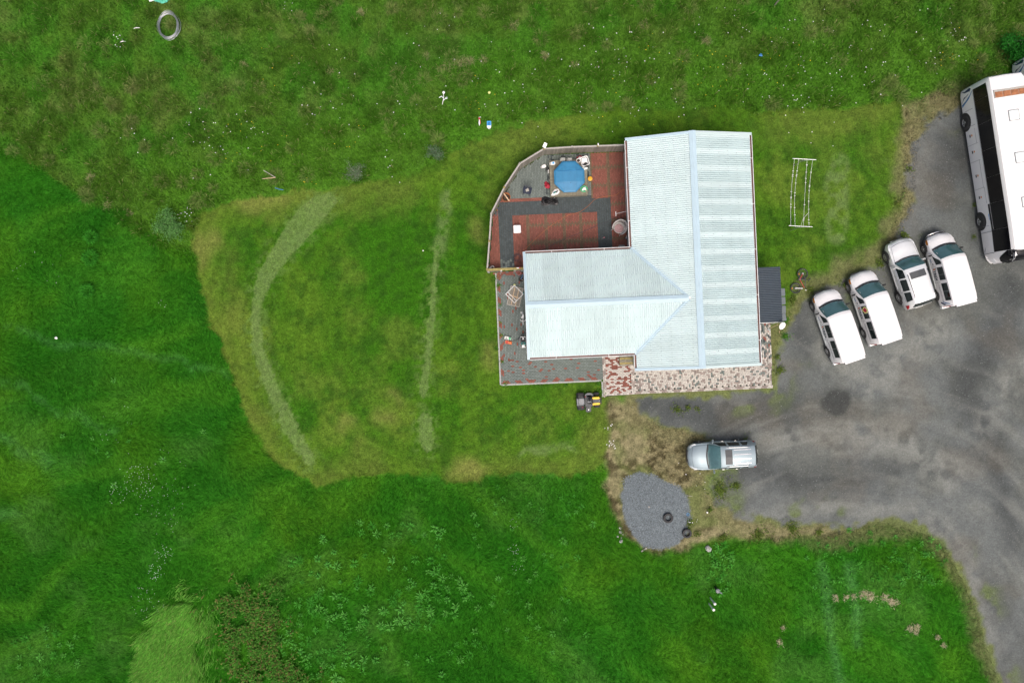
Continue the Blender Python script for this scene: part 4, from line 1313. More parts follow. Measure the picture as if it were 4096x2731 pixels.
# ---- estate-type four wheel drives
def suv(name, label, L, paint, x, y, a, wheels, r, rim, scr, wins, roofz, hood=None, rails=True):
    t = thing(name, label, 'car', (x, y, 0), R(a))
    part('body', L.skin(), paint, t, 38)
    part('windscreen', L.patch([(scr[0], 4.12), (scr[0], 7.88), (scr[1], 7.78), (scr[1], 4.22)], 12, 8, .014), M['windscreen'], t, 60)
    part('cowl', L.patch([(scr[0] + .10, 4.2), (scr[0] + .10, 7.8), (scr[0] + .012, 7.86), (scr[0] + .012, 4.14)], 12, 2, .018), M['black'], t)
    for k in (5.1, 6.5):
        part('wiper', MB().tube([L.pt(scr[0] + .02, k) + Vector((0, 0, .03)), L.pt(scr[0] - .1, k + 1.2) + Vector((0, 0, .04))], .011, 5), M['black'], t)
    for s in (1, -1):
        q = (lambda tt: tt) if s > 0 else (lambda tt: 12 - tt)
        for (p0, p1, sl, sl2) in wins:
            part('side_window', L.patch([(p0, q(3.08)), (p1, q(3.08)), (p1 + sl2, q(3.93)), (p0 - sl, q(3.93))], 8, 4, .010), M['glass'], t, 60)
        tr = MB(); seam(L, wins[0][0], q(3.0), wins[-1][1], q(3.0), tr, .03, .01)
        part('window_trim', tr, M['chrome'], t)
        sm_ = Seams('door_seam', M['darkgrey'], t)
        for (p0, p1, _, _) in wins[:2]:
            seam(L, p1 - .05, q(1.0), p1 - .05, q(2.95), sm_)
        seam(L, scr[0] - .05, q(1.0), scr[0] - .05, q(2.95), sm_)
        for (p0, p1, _, _) in wins[:2]:
            part('door_handle', MB().tube([L.pt(p1 + .22, q(2.55)) + Vector((0, s * .01, 0)), L.pt(p1 + .18, q(2.55)) + Vector((0, s * .045, .01)), L.pt(p1 + .06, q(2.55)) + Vector((0, s * .045, .01)), L.pt(p1 + .02, q(2.55)) + Vector((0, s * .01, 0))], .016, 6), M['chrome'], t)
        part('side_moulding', L.patch([(wheels[0] - .55, q(1.3)), (wheels[1] + .55, q(1.3)), (wheels[1] + .55, q(1.6)), (wheels[0] - .55, q(1.6))], 10, 1, .02), paint, t)
        for wx in wheels:
            arch(L, wx, r + .06, s, t, r)
            wheel(t, wx, s * (L.pt(wx, 2).y - .08), r, .24, rim, 6)
        mirror(t, scr[0] - .38, s * (L.pt(0, 3).y + .06), L.pt(0, 3).z + .10, paint)
        if rails:
            za = [(scr[1] - .35, .03), (scr[1] - .5, .07), (roofz[1] + .35, .07), (roofz[1] + .2, .03)]
            part('roof_rail', MB().tube([(L.pt(xx, q(4.95)).x, L.pt(xx, q(4.95)).y, L.pt(xx, q(4.95)).z + h) for xx, h in za], .022, 6), M['alu'] if name == 'silver_suv' else M['darkgrey'], t)
    part('sunroof', L.patch([(scr[1] - .28, 5.22), (scr[1] - .28, 6.78), (scr[1] - .72, 6.78), (scr[1] - .72, 5.22)], 6, 6, .012), M['darkgrey'], t)
    return t
def suv_prof(hw, zb, zs, hb, zbelt, hr, zr, cr=.03):
    return [(hw * .88, zb), (hw * .98, zb + .12), (hw, zs), (hb, zbelt), (hr, zr - .09), (hr - .09, zr - .012), (0, zr + cr)]
LC = Loft([
    (2.32, suv_prof(.66, .42, .60, .62, .78, .55, .84, .01)),
    (2.27, suv_prof(.80, .38, .62, .76, .86, .68, .94, .02)),
    (2.08, suv_prof(.89, .34, .68, .86, .96, .80, 1.06, .03)),
    (1.55, suv_prof(.92, .34, .72, .89, 1.02, .83, 1.13, .035)),
    (1.02, suv_prof(.925, .34, .74, .90, 1.06, .84, 1.19, .04)),
    (.90, suv_prof(.925, .34, .74, .90, 1.07, .83, 1.26, .04)),
    (.55, suv_prof(.925, .34, .75, .90, 1.08, .78, 1.62, .04)),
    (.32, suv_prof(.925, .34, .75, .90, 1.09, .745, 1.80, .04)),
    (-.5, suv_prof(.925, .34, .76, .90, 1.10, .745, 1.86, .045)),
    (-1.6, suv_prof(.92, .34, .76, .89, 1.11, .73, 1.85, .04)),
    (-1.95, suv_prof(.91, .36, .76, .88, 1.12, .71, 1.80, .03)),
    (-2.18, suv_prof(.88, .40, .74, .85, 1.11, .70, 1.36, .02)),
    (-2.30, suv_prof(.80, .44, .70, .79, .86, .70, .92, .01)),
])
p = suv('pearl_suv', 'pearl white and silver off-road car with sunroof and dark roof rails between two vans', LC, M['pearl'], 26.02, 4.47, 108.0, (1.42, -1.38), .40, M['alu'], (1.00, .36), ((.72, -.16, .32, 0), (-.26, -1.02, 0, .02), (-1.10, -1.78, .02, .12)), (1.85, -1.8))
CRV = Loft([
    (2.28, suv_prof(.60, .34, .50, .57, .64, .50, .70, .01)),
    (2.22, suv_prof(.74, .30, .52, .70, .72, .62, .80, .02)),
    (2.02, suv_prof(.85, .27, .56, .82, .84, .76, .93, .03)),
    (1.55, suv_prof(.89, .26, .60, .86, .92, .80, 1.01, .035)),
    (1.10, suv_prof(.895, .26, .62, .87, .95, .81, 1.06, .04)),
    (.95, suv_prof(.895, .26, .62, .87, .96, .81, 1.10, .04)),
    (.50, suv_prof(.895, .26, .63, .87, .98, .74, 1.46, .05)),
    (.25, suv_prof(.895, .26, .63, .87, .99, .70, 1.60, .05)),
    (-.5, suv_prof(.895, .26, .64, .87, 1.00, .70, 1.67, .05)),
    (-1.55, suv_prof(.89, .27, .64, .86, 1.02, .68, 1.65, .04)),
    (-1.92, suv_prof(.88, .30, .64, .85, 1.02, .66, 1.58, .03)),
    (-2.16, suv_prof(.84, .34, .62, .82, 1.00, .64, 1.18, .02)),
    (-2.28, suv_prof(.74, .38, .60, .74, .72, .62, .78, .01)),
])
c2 = suv('silver_suv', 'light silver estate car with ribbed roof and sunroof parked alone by the dry weeds', CRV, M['silver'], 13.81, -7.46, 183.0, (1.40, -1.24), .35, M['chrome'], (1.05, .32), ((.72, -.12, .34, 0), (-.24, -1.00, 0, .05), (-1.08, -1.62, .05, .2)), (1.66, -1.75))
for t, L, n_ in ((p, LC, 12), (c2, CRV, 12)):
    for s in (1, -1):
        q = (lambda tt: tt) if s > 0 else (lambda tt: 12 - tt)
        xf = L.x[0]
        part('headlamp', L.patch([(xf - .03, q(3.0)), (xf - .34, q(2.9)), (xf - .42, q(3.9)), (xf - .08, q(4.6))], 5, 4, .014), M['headlamp'], t, 60)
        part('tail_lamp', L.patch([(L.x[-1] + .30, q(2.4)), (L.x[-1] + .02, q(2.4)), (L.x[-1] + .06, q(3.2)), (L.x[-1] + .30, q(3.2))], 3, 3, .014), M['redlamp'], t)
    part('bumper', MB().box((L.x[0] - .025, 0, L.p[0][2][1]), (.08, .8, .16)), M['darkgrey'] if t is c2 else M['pearl'], t)
    part('grille', MB().box((L.x[0] - .02, 0, L.p[0][2][1] + .16), (.05, .7, .09)), M['black'], t)
    part('rear_window', L.patch([(L.x[-3] - .02, 4.35), (L.x[-3] - .02, 7.65), (L.x[-2] + .0, 7.8), (L.x[-2] + .0, 4.2)], 10, 4, .014), M['glass'], t, 60)
    part('number_plate', MB().box((L.x[-1] - .015, 0, .72), (.03, .5, .11)), M['plastic_white'], t)
    hs = Seams('bonnet_seam', M['darkgrey'], t); seam(L, L.x[0] - .22, 5.0, L.x[4] - .05, 4.35, hs, .014, .006); seam(L, L.x[0] - .22, 7.0, L.x[4] - .05, 7.65, hs, .014, .006); seam(L, L.x[0] - .24, 4.9, L.x[0] - .24, 7.1, hs, .014, .006)
for k in range(4):
    tt = 5.25 + k * .5
    part('roof_rib', CRV.patch([(-.5, tt - .035), (-1.62, tt - .035), (-1.62, tt + .035), (-.5, tt + .035)], 6, 1, .02), M['chrome'], c2)

# ---- coach
def bus_prof(hw, zb, hr, zr, c=.03):
    return [(hw - .03, zb), (hw, zb + .15), (hw, 1.2), (hw, 1.72), (hr + .04, zr - .22), (hr - .08, zr - .03), (0, zr + c)]
BUS = Loft([
    (5.95, bus_prof(.95, .42, .90, 2.3, 0)),
    (5.90, bus_prof(1.02, .38, .98, 2.75, .01)),
    (5.70, bus_prof(1.18, .36, 1.10, 3.10, .02)),
    (5.30, bus_prof(1.25, .35, 1.17, 3.26, .03)),
    (4.0, bus_prof(1.25, .35, 1.18, 3.32, .03)),
    (-4.6, bus_prof(1.25, .35, 1.18, 3.32, .03)),
    (-5.3, bus_prof(1.25, .36, 1.17, 3.26, .03)),
    (-5.62, bus_prof(1.20, .40, 1.10, 3.12, .02)),
    (-5.72, bus_prof(1.05, .46, 1.0, 2.9, .01)),
], .15, .05)
# lower the shoulder start at both ends so the skin stays monotone
def make_coach():
    t = thing('coach', '', 'coach')
    L = BUS
    part('body', L.skin(), M['white'], t, 38)
    for s in (1, -1):
        q = (lambda tt: tt) if s > 0 else (lambda tt: 12 - tt)
        edges = [5.05, 3.55, 1.75, 0.0, -1.75, -3.5, -4.7]
        xs_ = [5.35, 3.95, 2.2, .45, -1.3, -3.05, -4.55, -5.38]
        for i in range(len(xs_) - 1):
            low = 2.62 if i == 1 else 3.02
            part('side_window', L.patch([(xs_[i] - .003, q(2.45 if i == 0 else low)), (xs_[i + 1] + .003, q(low if i else 2.62)), (xs_[i + 1] + .003, q(3.985)), (xs_[i] - .003, q(3.985))], 5, 5, .012), M['busglass'], t, 60)
        tr = MB(); seam(L, 3.9, q(3.0), -5.35, q(3.0), tr, .03, .014)
        part('window_trim', tr, M['midgrey'], t)
        sm_ = Seams('panel_seam', M['midgrey'], t)
        for (a, b, t0, t1) in ((5.38, 5.38, .5, 2.4), (4.0, 4.0, .5, 2.6), (3.6, 3.6, .8, 2.2)):
            seam(L, a, q(t0), b, q(t1), sm_, .035 if a > 3.9 else .02, .008)
        for a in (1.0, -.85, -2.0, -3.2, -4.25):
            seam(L, a, q(.6), a, q(2.5), sm_, .02, .006)
        seam(L, 2.1, q(2.45), 1.0, q(2.45), sm_, .02, .006); seam(L, 1.0, q(2.3), -.85, q(2.3), sm_, .02, .006); seam(L, -2.0, q(2.3), -3.0, q(2.3), sm_, .02, .006)
        for a in (1.6, .1, -1.5, -2.6):
            part('locker_handle', L.patch([(a + .09, q(1.35)), (a - .09, q(1.35)), (a - .09, q(1.5)), (a + .09, q(1.5))], 2, 1, .015), M['darkgrey'], t)
            part('reflector', L.patch([(a + .06, q(1.62)), (a - .06, q(1.62)), (a - .06, q(1.75)), (a + .06, q(1.75))], 2, 1, .012), M['amber'], t)
        for x in (3.05, -3.55):
            arch(L, x, .62, s, t, .50)
            wheel(t, x, s * 1.12, .50, .30, M['steel'], 8)
        part('swoosh', L.draw([([(0, -.6), (.2, .2), (.35, 1.0), (.62, 1.75), (.82, 2.2), (.74, 1.3), (.66, .4), (.72, -.6)], [tuple(range(8))])], -4.85, q(1.2), -1.0, .8 * s, .008), M['navy'], t)
        part('swoosh', L.draw([([(-.28, -.6), (-.16, .1), (.08, 1.1), (.4, 2.0), (.55, 2.2), (.3, 1.5), (.05, .5), (-.1, -.6)], [tuple(range(8))])], -4.85, q(1.2), -1.0, .8 * s, .010), M['bluevinyl'], t)
        part('swoosh', L.draw([([(0, 0), (.45, .5), (.1, .1)], [(0, 1, 2)])], 5.3, q(.9), -1.0, .9 * s, .010), M['navy'], t)
        vs, fs = text_polys('TREX', .02)
        if s > 0:
            part('lettering', L.draw([(vs, fs)], 3.25, q(2.62), -.16, .22), M['logo_ink'], t)
        else:
            part('lettering', L.draw([(vs, fs)], 2.85, q(2.62), .16, -.22), M['logo_ink'], t)
        part('emblem', L.draw([([(0, 0), (.1, -.14), (.4, -.2), (.46, -.06), (.2, -.1)], [tuple(range(5))])], 3.3, q(2.6), -1.0, .9 * s, .008), M['toyblue'], t)
        part('headlamp', L.patch([(5.93, q(1.3)), (5.72, q(1.3)), (5.72, q(1.9)), (5.93, q(1.9))], 3, 2, .012), M['headlamp'], t)
        part('mirror_arm', MB().tube([L.pt(5.55, q(4.6)), (5.85, s * 1.22, 3.12), (5.98, s * 1.2, 2.9)], .022, 6), M['midgrey'], t)
        part('mirror', MB().bbox((5.98, s * 1.2, 2.5), (.12, .22, .42), bev=.04), M['black'], t)
    part('windscreen', L.patch([(5.945, 2.6), (5.945, 9.4), (5.36, 8.3), (5.36, 3.7)], 14, 8, .016), M['busglass'], t, 60)
    part('screen_trim', MB().tube([L.pt(5.33, 4.4) + Vector((0, 0, .02)), L.pt(5.33, 6) + Vector((0, 0, .02)), L.pt(5.33, 7.6) + Vector((0, 0, .02))], .02, 6), M['midgrey'], t)
    part('front_bumper', L.patch([(5.94, .5), (5.5, .5), (5.5, 1.0), (5.94, 1.0)], 5, 2, .03), M['white'], t)
    part('front_bumper', L.patch([(5.94, 11.5), (5.5, 11.5), (5.5, 11.0), (5.94, 11.0)], 5, 2, .03), M['white'], t)
    part('front_panel', MB().box((5.93, 0, 1.0), (.06, 1.7, .9)), M['white'], t)
    part('front_screen', MB().box((5.94, 0, 1.95), (.05, 1.74, .95)), M['busglass'], t)
    for i, x in enumerate((-3.0, -.35, 2.45)):
        h = link('roof_hatch', MB().bbox((0, 0, 0), (.62, .62, .05), bev=.03).mesh('roof_hatch', M['hatch']), t, (x, 0.0, 3.345))
        part('hatch_seal', MB().bbox((0, 0, -.02), (.68, .68, .045), bev=.01), M['midgrey'], h)
    part('air_unit_tray', MB().box((-4.45, 0, 3.315), (.5, 2.05, .09)), M['wood_pale'], t)
    for k in range(4):
        part('rusty_panel', MB().box((-4.40, -.75 + k * .5, 3.335), (.34, .47, .09)), M['rust'], t)
    part('roof_seam', MB().tube([(-4.85, -1.0, 3.335), (-4.85, 1.0, 3.335)], .012, 4), M['hatch'], t)
    return t
coach = make_coach()
coach.location = (31.68, 11.11, 0); coach.rotation_euler = (0, 0, R(-81.3))
tag(coach, 'long white coach with black windows and a rusty roof panel beside the meadow', 'coach', 'parked coaches')
co2 = copy_tree(coach)
co2.location = (35.10, 12.95, 0)
tag(co2, 'white coach with navy swoosh, mostly hidden behind the other coach', 'coach', 'parked coaches')
# ------------------------------------------------------------------ hot tub on its deck
PZ = .065      # top of the pavers
def L2W(u, v, z=0.0): return HF(u, v, z)
def Zp(x, y, z=PZ): return Z1(x, y, z)
deckc = W(2273.8, 712, .5)
deck = thing('tub_deck', 'square weathered wooden deck carrying the blue hot tub', 'deck', (deckc.x, deckc.y, PZ - .01), HT)
DW, DD, DZ = 2.46, 2.34, .48
pl = MB().box((0, 0, 0), (DW, .094, .03)).mesh('plank', M['wood_deck'])
for i in range(23):
    link('plank', pl, deck, (random.uniform(-.006, .006), -DD / 2 + .05 + i * .1018, DZ))
for s in (-1, 1):
    for k in range(4):
        part('side_board', MB().box((0, s * (DD / 2 - .012), .06 + k * .112), (DW - .04, .022, .10)), M['wood_deck'], deck)
        part('side_board', MB().box((s * (DW / 2 - .03), 0, .06 + k * .112), (.022, DD - .06, .10)), M['wood_deck'], deck)
tub = thing('hot_tub', 'octagonal hot tub under a bright blue folded cover', 'hot tub', (deckc.x + .02, deckc.y - .02, DZ + PZ), HT)
M['tubblue'] = mat('blue_cover', (.03, .18, .34), .42, var=.12, scale=3, bump=.15, bscale=30)
oc = lambda r, z, q=.0: [(r * math.cos(R(22.5 + 45 * k)) , r * math.sin(R(22.5 + 45 * k)) * 1.02, z) for k in range(8)]
part('shell', MB().prism([(p[0], p[1]) for p in oc(1.02, 0)], 0.0, .36), M['darkgrey'], tub)
cv = MB()
r0, r1, r2 = oc(1.075, .34), oc(1.075, .44), oc(.96, .50)
cv.add(r0 + r1 + r2, [tuple(reversed(range(8)))] + [(k, (k + 1) % 8, 8 + (k + 1) % 8, 8 + k) for k in range(8)] + [(8 + k, 8 + (k + 1) % 8, 16 + (k + 1) % 8, 16 + k) for k in range(8)])
# folded top: flat middle, slopes to north and south, a crease at the top
A = r2
cen = [(-.42, .36, .56), (.42, .36, .56), (.42, -.34, .56), (-.42, -.34, .56), (0, .46, .54)]
cv.add(A + cen, [(0, 9, 10, 7), (3, 4, 11, 8), (8, 11, 10, 9), (5, 6, 10, 11), (6, 7, 10), (4, 5, 11), (0, 1, 9), (2, 3, 8), (1, 12, 9), (2, 8, 12), (1, 2, 12), (9, 12, 8)])
part('cover', cv, M['tubblue'], tub)
part('cover_hinge', MB().tube([(-.94, .40, .515), (-.42, .365, .568), (.42, .365, .568), (.94, .40, .515)], .012, 5), M['bluevinyl'], tub)
part('vent', MB().lathe([(.0, 0), (.022, 0), (.022, .012), (0, .012)], (.06, -.42, .548), 8), M['black'], tub)

def at1(x, y, z): 
    p = W(2150 + x / 3.732, 600 + y / 3.732, z); return (p.x, p.y, z)
DT = DZ + PZ + .005
def crumple(r, sx, sy, h, n=18, m=7, seed=1, jit=.25):
    rr = random.Random(seed); mb = MB(); vs = []
    for i in range(m + 1):
        ph = (i / m)
        for k in range(n):
            th = 2 * math.pi * k / n
            q = (1 - ph ** 1.6) * (1 + .25 * math.sin(3 * th + seed) * .6 + rr.uniform(-jit, jit) * .5)
            vs.append((r * sx * q * math.cos(th), r * sy * q * math.sin(th), h * ph * (1 + rr.uniform(-jit, jit))))
    fs = [tuple(reversed(range(n)))] + [(i * n + k, i * n + (k + 1) % n, (i + 1) * n + (k + 1) % n, (i + 1) * n + k) for i in range(m) for k in range(n)]
    mb.add(vs, fs); return mb
# on the deck
for (x, y, lb) in ((380, 152, 'pale grey concrete block on the deck edge next to the white canister'), (480, 155, 'pale grey concrete block on the deck edge next to the white pot')):
    t = thing('concrete_block', lb, 'block', at1(x, y, DT), HT, 'concrete blocks on the deck')
    part('block', MB().bbox((0, 0, 0), (.29, .24, .19), bev=.015), M['concrete'], t)
    part('foot', MB().box((-.17, 0, .05), (.06, .2, .1)), M['concrete'], t)
def canister(lb, x, y, z, rz):
    t = thing('canister', lb, 'canister', at1(x, y, z), rz)
    part('can_body', MB().bbox((0, 0, 0), (.30, .21, .13), bev=.03), M['plastic_white'], t)
    part('can_handle', MB().tube([(-.17, -.07, .07), (-.21, -.06, .07), (-.21, .03, .07), (-.15, .05, .07)], .017, 6), M['plastic_white'], t)
    part('can_cap', MB().cyl((-.15, .075, .06), (-.19, .075, .06), .025), M['black'], t)
    part('can_label', MB().box((.02, 0, .132), (.13, .12, .004)), M['toyblue'] if z > .3 else M['hatch'], t)
canister('white plastic canister with a blue label lying on the deck corner', 230, 203, DT, HT + .05)
canister('white plastic canister lying on the grey pavers beside the deck', 95, 247, PZ, HT + .35)
t = thing('flower_pot', 'white pot with brown soil on the deck corner', 'pot', at1(607, 168, DT))
part('pot', MB().lathe([(.09, 0), (.13, .16), (.14, .18), (.115, .18), (.105, .1)], (0, 0, 0), 18), M['plastic_white'], t, 40)
part('soil', MB().lathe([(.0, .13), (.107, .13), (.10, .155), (.0, .16)], (0, 0, 0), 14), M['soil'], t)
single('round_lid', MB().lathe([(0, 0), (.10, 0), (.105, .02), (.09, .03), (0, .035)], (0, 0, 0), 18), M['plastic_white'], 'white round plastic lid lying behind the white pot on the deck', 'lid', at1(633, 128, DT + .01), smooth=40)
t = thing('wash_tub', 'white plastic wash basin with grey rim lining on the deck corner', 'basin', at1(702, 178, DT), HT + .25)
bs = MB()
def rrect(a, b, e, z): return [(-a + e, -b, z), (a - e, -b, z), (a, -b + e, z), (a, b - e, z), (a - e, b, z), (-a + e, b, z), (-a, b - e, z), (-a, -b + e, z)]
rings = [rrect(.19, .23, .06, 0), rrect(.25, .29, .07, .2), rrect(.27, .31, .07, .21), rrect(.27, .31, .07, .225), rrect(.235, .275, .07, .225), rrect(.17, .20, .06, .03)]
for r_ in range(5):
    bs.add(rings[r_] + rings[r_ + 1], [(k, (k + 1) % 8, 8 + (k + 1) % 8, 8 + k) for k in range(8)])
bs.add(rings[5], [tuple(range(8))]); bs.add(rings[0], [tuple(reversed(range(8)))])
part('basin', bs, M['plastic_white'], t)
part('lining', MB().tube([(p[0] * .88, p[1] * .88, .17) for p in rings[4]], .02, 6, True), M['darkgrey'], t)
single('black_bag', crumple(.16, 1, 1.05, .3, seed=4), M['tarp'], 'crumpled black bag on top of the white wash basin corner', 'bag', at1(714, 228, DT + .02))
single('clear_bag', crumple(.17, 1, .8, .1, seed=8, jit=.35), M['hatch'], 'crumpled pale plastic bag under the black bag on the deck', 'bag', at1(705, 268, DT))
single('red_cloth', crumple(.17, 1.1, .9, .1, seed=5, jit=.3), M['red'], 'bright red cloth lying behind the deck by the board fence', 'cloth', at1(637, 102, PZ + .35)).location.z = PZ
t = thing('toy_sack', 'open white bag holding teal bottles on the deck corner', 'bag', at1(272, 632, DT), .7)
part('sack', crumple(.23, 1.25, .75, .14, seed=11, jit=.3), M['plastic_white'], t)
part('bottle', MB().lathe([(0, -.1), (.045, -.1), (.05, .05), (.02, .1), (.0, .12)], (-.08, .02, .15), 10, 'X'), M['teal'], t)
part('bottle', MB().lathe([(0, -.1), (.04, -.1), (.045, .05), (.02, .1), (.0, .12)], (.05, -.03, .14), 10, 'X'), M['darkgrey'], t)
t = thing('toy_basket', 'round green basket full of white toys on the deck corner', 'basket', at1(692, 588, DT))
part('basket_rim', MB().tube([(.23 * math.cos(k * .524), .19 * math.sin(k * .524), .12) for k in range(12)], .028, 6, True), M['toygreen'], t)
part('basket_wall', MB().lathe([(.15, 0), (.2, .12), (.185, .12), (.13, .02)], (0, 0, 0), 14, sy=.85), M['toygreen'], t)
for k, (x, y, r_, m_) in enumerate(((0, .03, .09, 'plastic_white'), (-.08, -.04, .07, 'plastic_white'), (.1, -.02, .06, 'plastic_white'), (.07, .09, .05, 'plastic_white'), (.14, -.1, .05, 'pink'))):
    part('toy', MB().ball((x, y, .12), r_, 10, 6, jit=.12), M[m_], t)
single('yellow_bucket', MB().lathe([(.11, 0), (.135, .26), (.15, .26), (.15, .29), (.13, .30), (.05, .305), (.04, .33), (0, .33)], (0, 0, 0), 20), M['bucketyellow'], 'yellow lidded bucket standing on the red pavers beside the deck', 'bucket', at1(780, 442, PZ), smooth=40)
t = thing('kettle_pump', 'black pump with a white filter leaning on the west side of the deck', 'pump', at1(150, 300, PZ))
part('housing', MB().lathe([(.06, 0), (.09, .05), (.09, .18), (.05, .24), (0, .25)], (0, .05, 0), 14), M['black'], t, 40)
part('hose', MB().tube([(-.02, .12, .2), (-.12, .05, .06), (-.1, -.1, .02), (0, -.12, .05)], .02, 6), M['black'], t)
part('filter', MB().bbox((.05, -.12, 0), (.06, .2, .2), bev=.01), M['plastic_white'], t)
t = thing('folding_chair', 'folded red fabric chair dropped beside the deck', 'chair', at1(140, 522, PZ), .4)
part('fabric', crumple(.17, .9, 1.3, .14, seed=15, jit=.4), M['red'], t)
part('fabric', MB().box((.04, -.16, .12), (.22, .22, .03), rz=.4, rx=.3), M['red'], t)
for a in (0, 1.1, 2.2):
    part('leg', MB().tube([(-.2 * math.cos(a), -.2 * math.sin(a), .03), (.22 * math.cos(a), .22 * math.sin(a), .10)], .012, 6), M['black'], t)
t = thing('black_tarp', 'crumpled black tarpaulin on the pavers in front of the deck', 'tarpaulin', at1(180, 762, PZ), HT + .05)
part('sheet', crumple(.36, 1.1, .82, .22, 26, 8, seed=21, jit=.3), M['tarp'], t).location = (-.22, .0, -.01)
part('sheet', crumple(.34, 1.0, .9, .20, 26, 8, seed=23, jit=.3), M['tarp'], t).location = (.26, -.02, -.012)
part('strap', MB().tube([(.28, .1, .17), (.36, .18, .16), (.42, .26, .1)], .02, 6), M['midgrey'], t)

# ------------------------------------------------------------------ patio furniture
p = Zp(545, 700)
t = thing('navy_chair', 'navy plastic garden chair holding papers on the grey pavers', 'chair', (p.x, p.y, PZ - .008), R(168))
M_ = M['navyplastic']
part('seat', MB().bbox((0, 0, .40), (.46, .44, .04), bev=.015), M_, t)
part('backrest', MB().box((0, -.24, .64), (.44, .035, .46), rx=-.18), M_, t)
for sx in (-1, 1):
    part('armrest', MB().bbox((sx * .25, -.02, .60), (.06, .42, .03), bev=.01), M_, t)
    for sy in (-1, 1):
        part('leg', MB().cyl((sx * .21, sy * .2, .41), (sx * .24, sy * .24, 0), .026, .022, 8), M_, t)
single('paper_bundle', MB().box((0, 0, .02), (.2, .16, .04), rz=.3).box((.02, .07, .05), (.09, .1, .05), rz=-.4), M['wood_pale'], 'bundle of pale papers lying on the navy chair seat', 'papers', (p.x, p.y + .02, PZ + .44), 0)
p = Zp(325, 765)
t = thing('fire_barrel', 'rusty round fire pit against the curving fence', 'fire pit', (p.x, p.y, PZ - .005))
part('drum', MB().lathe([(.24, 0), (.29, .40), (.30, .42), (.275, .42), (.26, .38), (.2, .12), (0, .10)], (0, 0, 0), 22), M['rust'], t, 40)
part('ash', MB().lathe([(0, .2), (.225, .2), (.2, .26), (.08, .29), (0, .28)], (0, 0, 0), 14), M['soil'], t)
for a in (.3, 2.4, 4.5):
    part('leg', MB().box((math.cos(a) * .24, math.sin(a) * .24, .1), (.05, .05, .2)), M['rust'], t)
single('wooden_plank', MB().box((0, 0, 0), (.72, .075, .035)), M['wood_raw'], 'raw wooden plank lying across the fire pit', 'plank', (p.x, p.y + .02, PZ + .435), R(-54))
p = Zp(440, 1093)
t = thing('white_booster', 'white plastic storage stool standing alone on the red pavers', 'stool', (p.x, p.y, PZ - .005), HT)
part('stool_body', MB().bbox((0, 0, 0), (.46, .50, .34), bev=.07), M['plastic_white'], t)
part('stool_rim', MB().bbox((0, -.02, .30), (.50, .53, .06), bev=.03), M['plastic_white'], t)
part('slot', MB().box((-.04, .16, .362), (.11, .02, .006)), M['darkgrey'], t)
part('grip', MB().box((0, -.16, .362), (.14, .09, .008)), M['hatch'], t)
p = Zp(1500, 1085)
t = thing('wicker_chair', 'pale round wicker armchair with a pink cushion by the house wall', 'chair', (p.x, p.y, PZ - .005), R(-36))
wk = MB(); n = 26
def wprof(k):      # horseshoe: open to -y
    th = math.pi * (-.22 + 1.44 * k / n)
    return th
for i, (rr, z) in enumerate(((.36, .05), (.40, .40), (.44, .72), (.46, .74), (.42, .73), (.37, .42))):
    pass
rad = [(.36, .04), (.40, .38), (.445, None), (.46, None), (.42, None), (.36, .40)]
vs = []
for k in range(n + 1):
    th = wprof(k); hh = .56 + .24 * math.sin(max(0, min(math.pi, th)))
    for r_, z in rad:
        zz = z if z is not None else hh + (.012 if r_ == .46 else 0)
        vs.append((r_ * math.cos(th), r_ * math.sin(th) * 1.08, zz))
m6 = len(rad)
wk.add(vs, [(k * m6 + j, (k + 1) * m6 + j, (k + 1) * m6 + j + 1, k * m6 + j + 1) for k in range(n) for j in range(m6 - 1)])
part('wicker_back', wk, M['wicker'], t, 50)
rim = [vs[k * m6 + 3] for k in range(n + 1)]
part('rim', MB().tube(rim, .035, 8), M['wicker'], t, 60)
part('seat', MB().lathe([(0, .34), (.37, .34), (.37, .39), (0, .40)], (0, 0, 0), 22), M['wicker'], t)
part('cushion', MB().lathe([(0, .39), (.27, .39), (.30, .43), (.27, .48), (0, .50)], (0, -.05, 0), 20, sx=1.0, sy=.98), M['cushion'], t, 50)
for k in range(9):
    th = math.pi * (.26 + .48 * k / 8)
    part('slat', MB().tube([(.365 * math.cos(th), .39 * math.sin(th), .45), (.40 * math.cos(th), .43 * math.sin(th), .74)], .014, 5), M['soil'], t)
for sx in (-1, 1):
    part('leg', MB().cyl((sx * .3, -.26, .36), (sx * .33, -.36, 0), .025, .02, 8), M['wicker'], t)
    part('leg', MB().cyl((sx * .26, .28, .30), (sx * .28, .32, 0), .025, .02, 8), M['wicker'], t)
# squeegee leaning against the wall
a = Zp(1472, 928, PZ + .03); b = Z1(1590, 899, 1.15)
t = thing('squeegee', 'white squeegee leaning on the house wall above the wicker chair', 'squeegee', (a.x, a.y, 0))
dd = b - a
part('pole', MB().cyl((0, 0, PZ + .04), (dd.x, dd.y, dd.z), .016, n=8), M['plastic_white'], t)
part('blade', MB().box((0, 0, PZ + .025), (.05, .30, .05), rz=.05), M['plastic_white'], t)
def cord(name, lb, pts, m, r=.014, z=PZ + .012):
    P_ = [Zp(x, y, z) for x, y in pts]
    sm = []
    for i in range(len(P_) - 1):
        p0, p1, p2, p3 = P_[max(i - 1, 0)], P_[i], P_[i + 1], P_[min(i + 2, len(P_) - 1)]
        for k in range(6):
            q = k / 6
            sm.append(.5 * ((2 * p1) + (p2 - p0) * q + (2 * p0 - 5 * p1 + 4 * p2 - p3) * q * q + (3 * p1 - p0 - 3 * p2 + p3) * q ** 3))
    sm.append(P_[-1])
    return single(name, MB().tube(sm, r, 6), m, lb, 'cord', smooth=60)
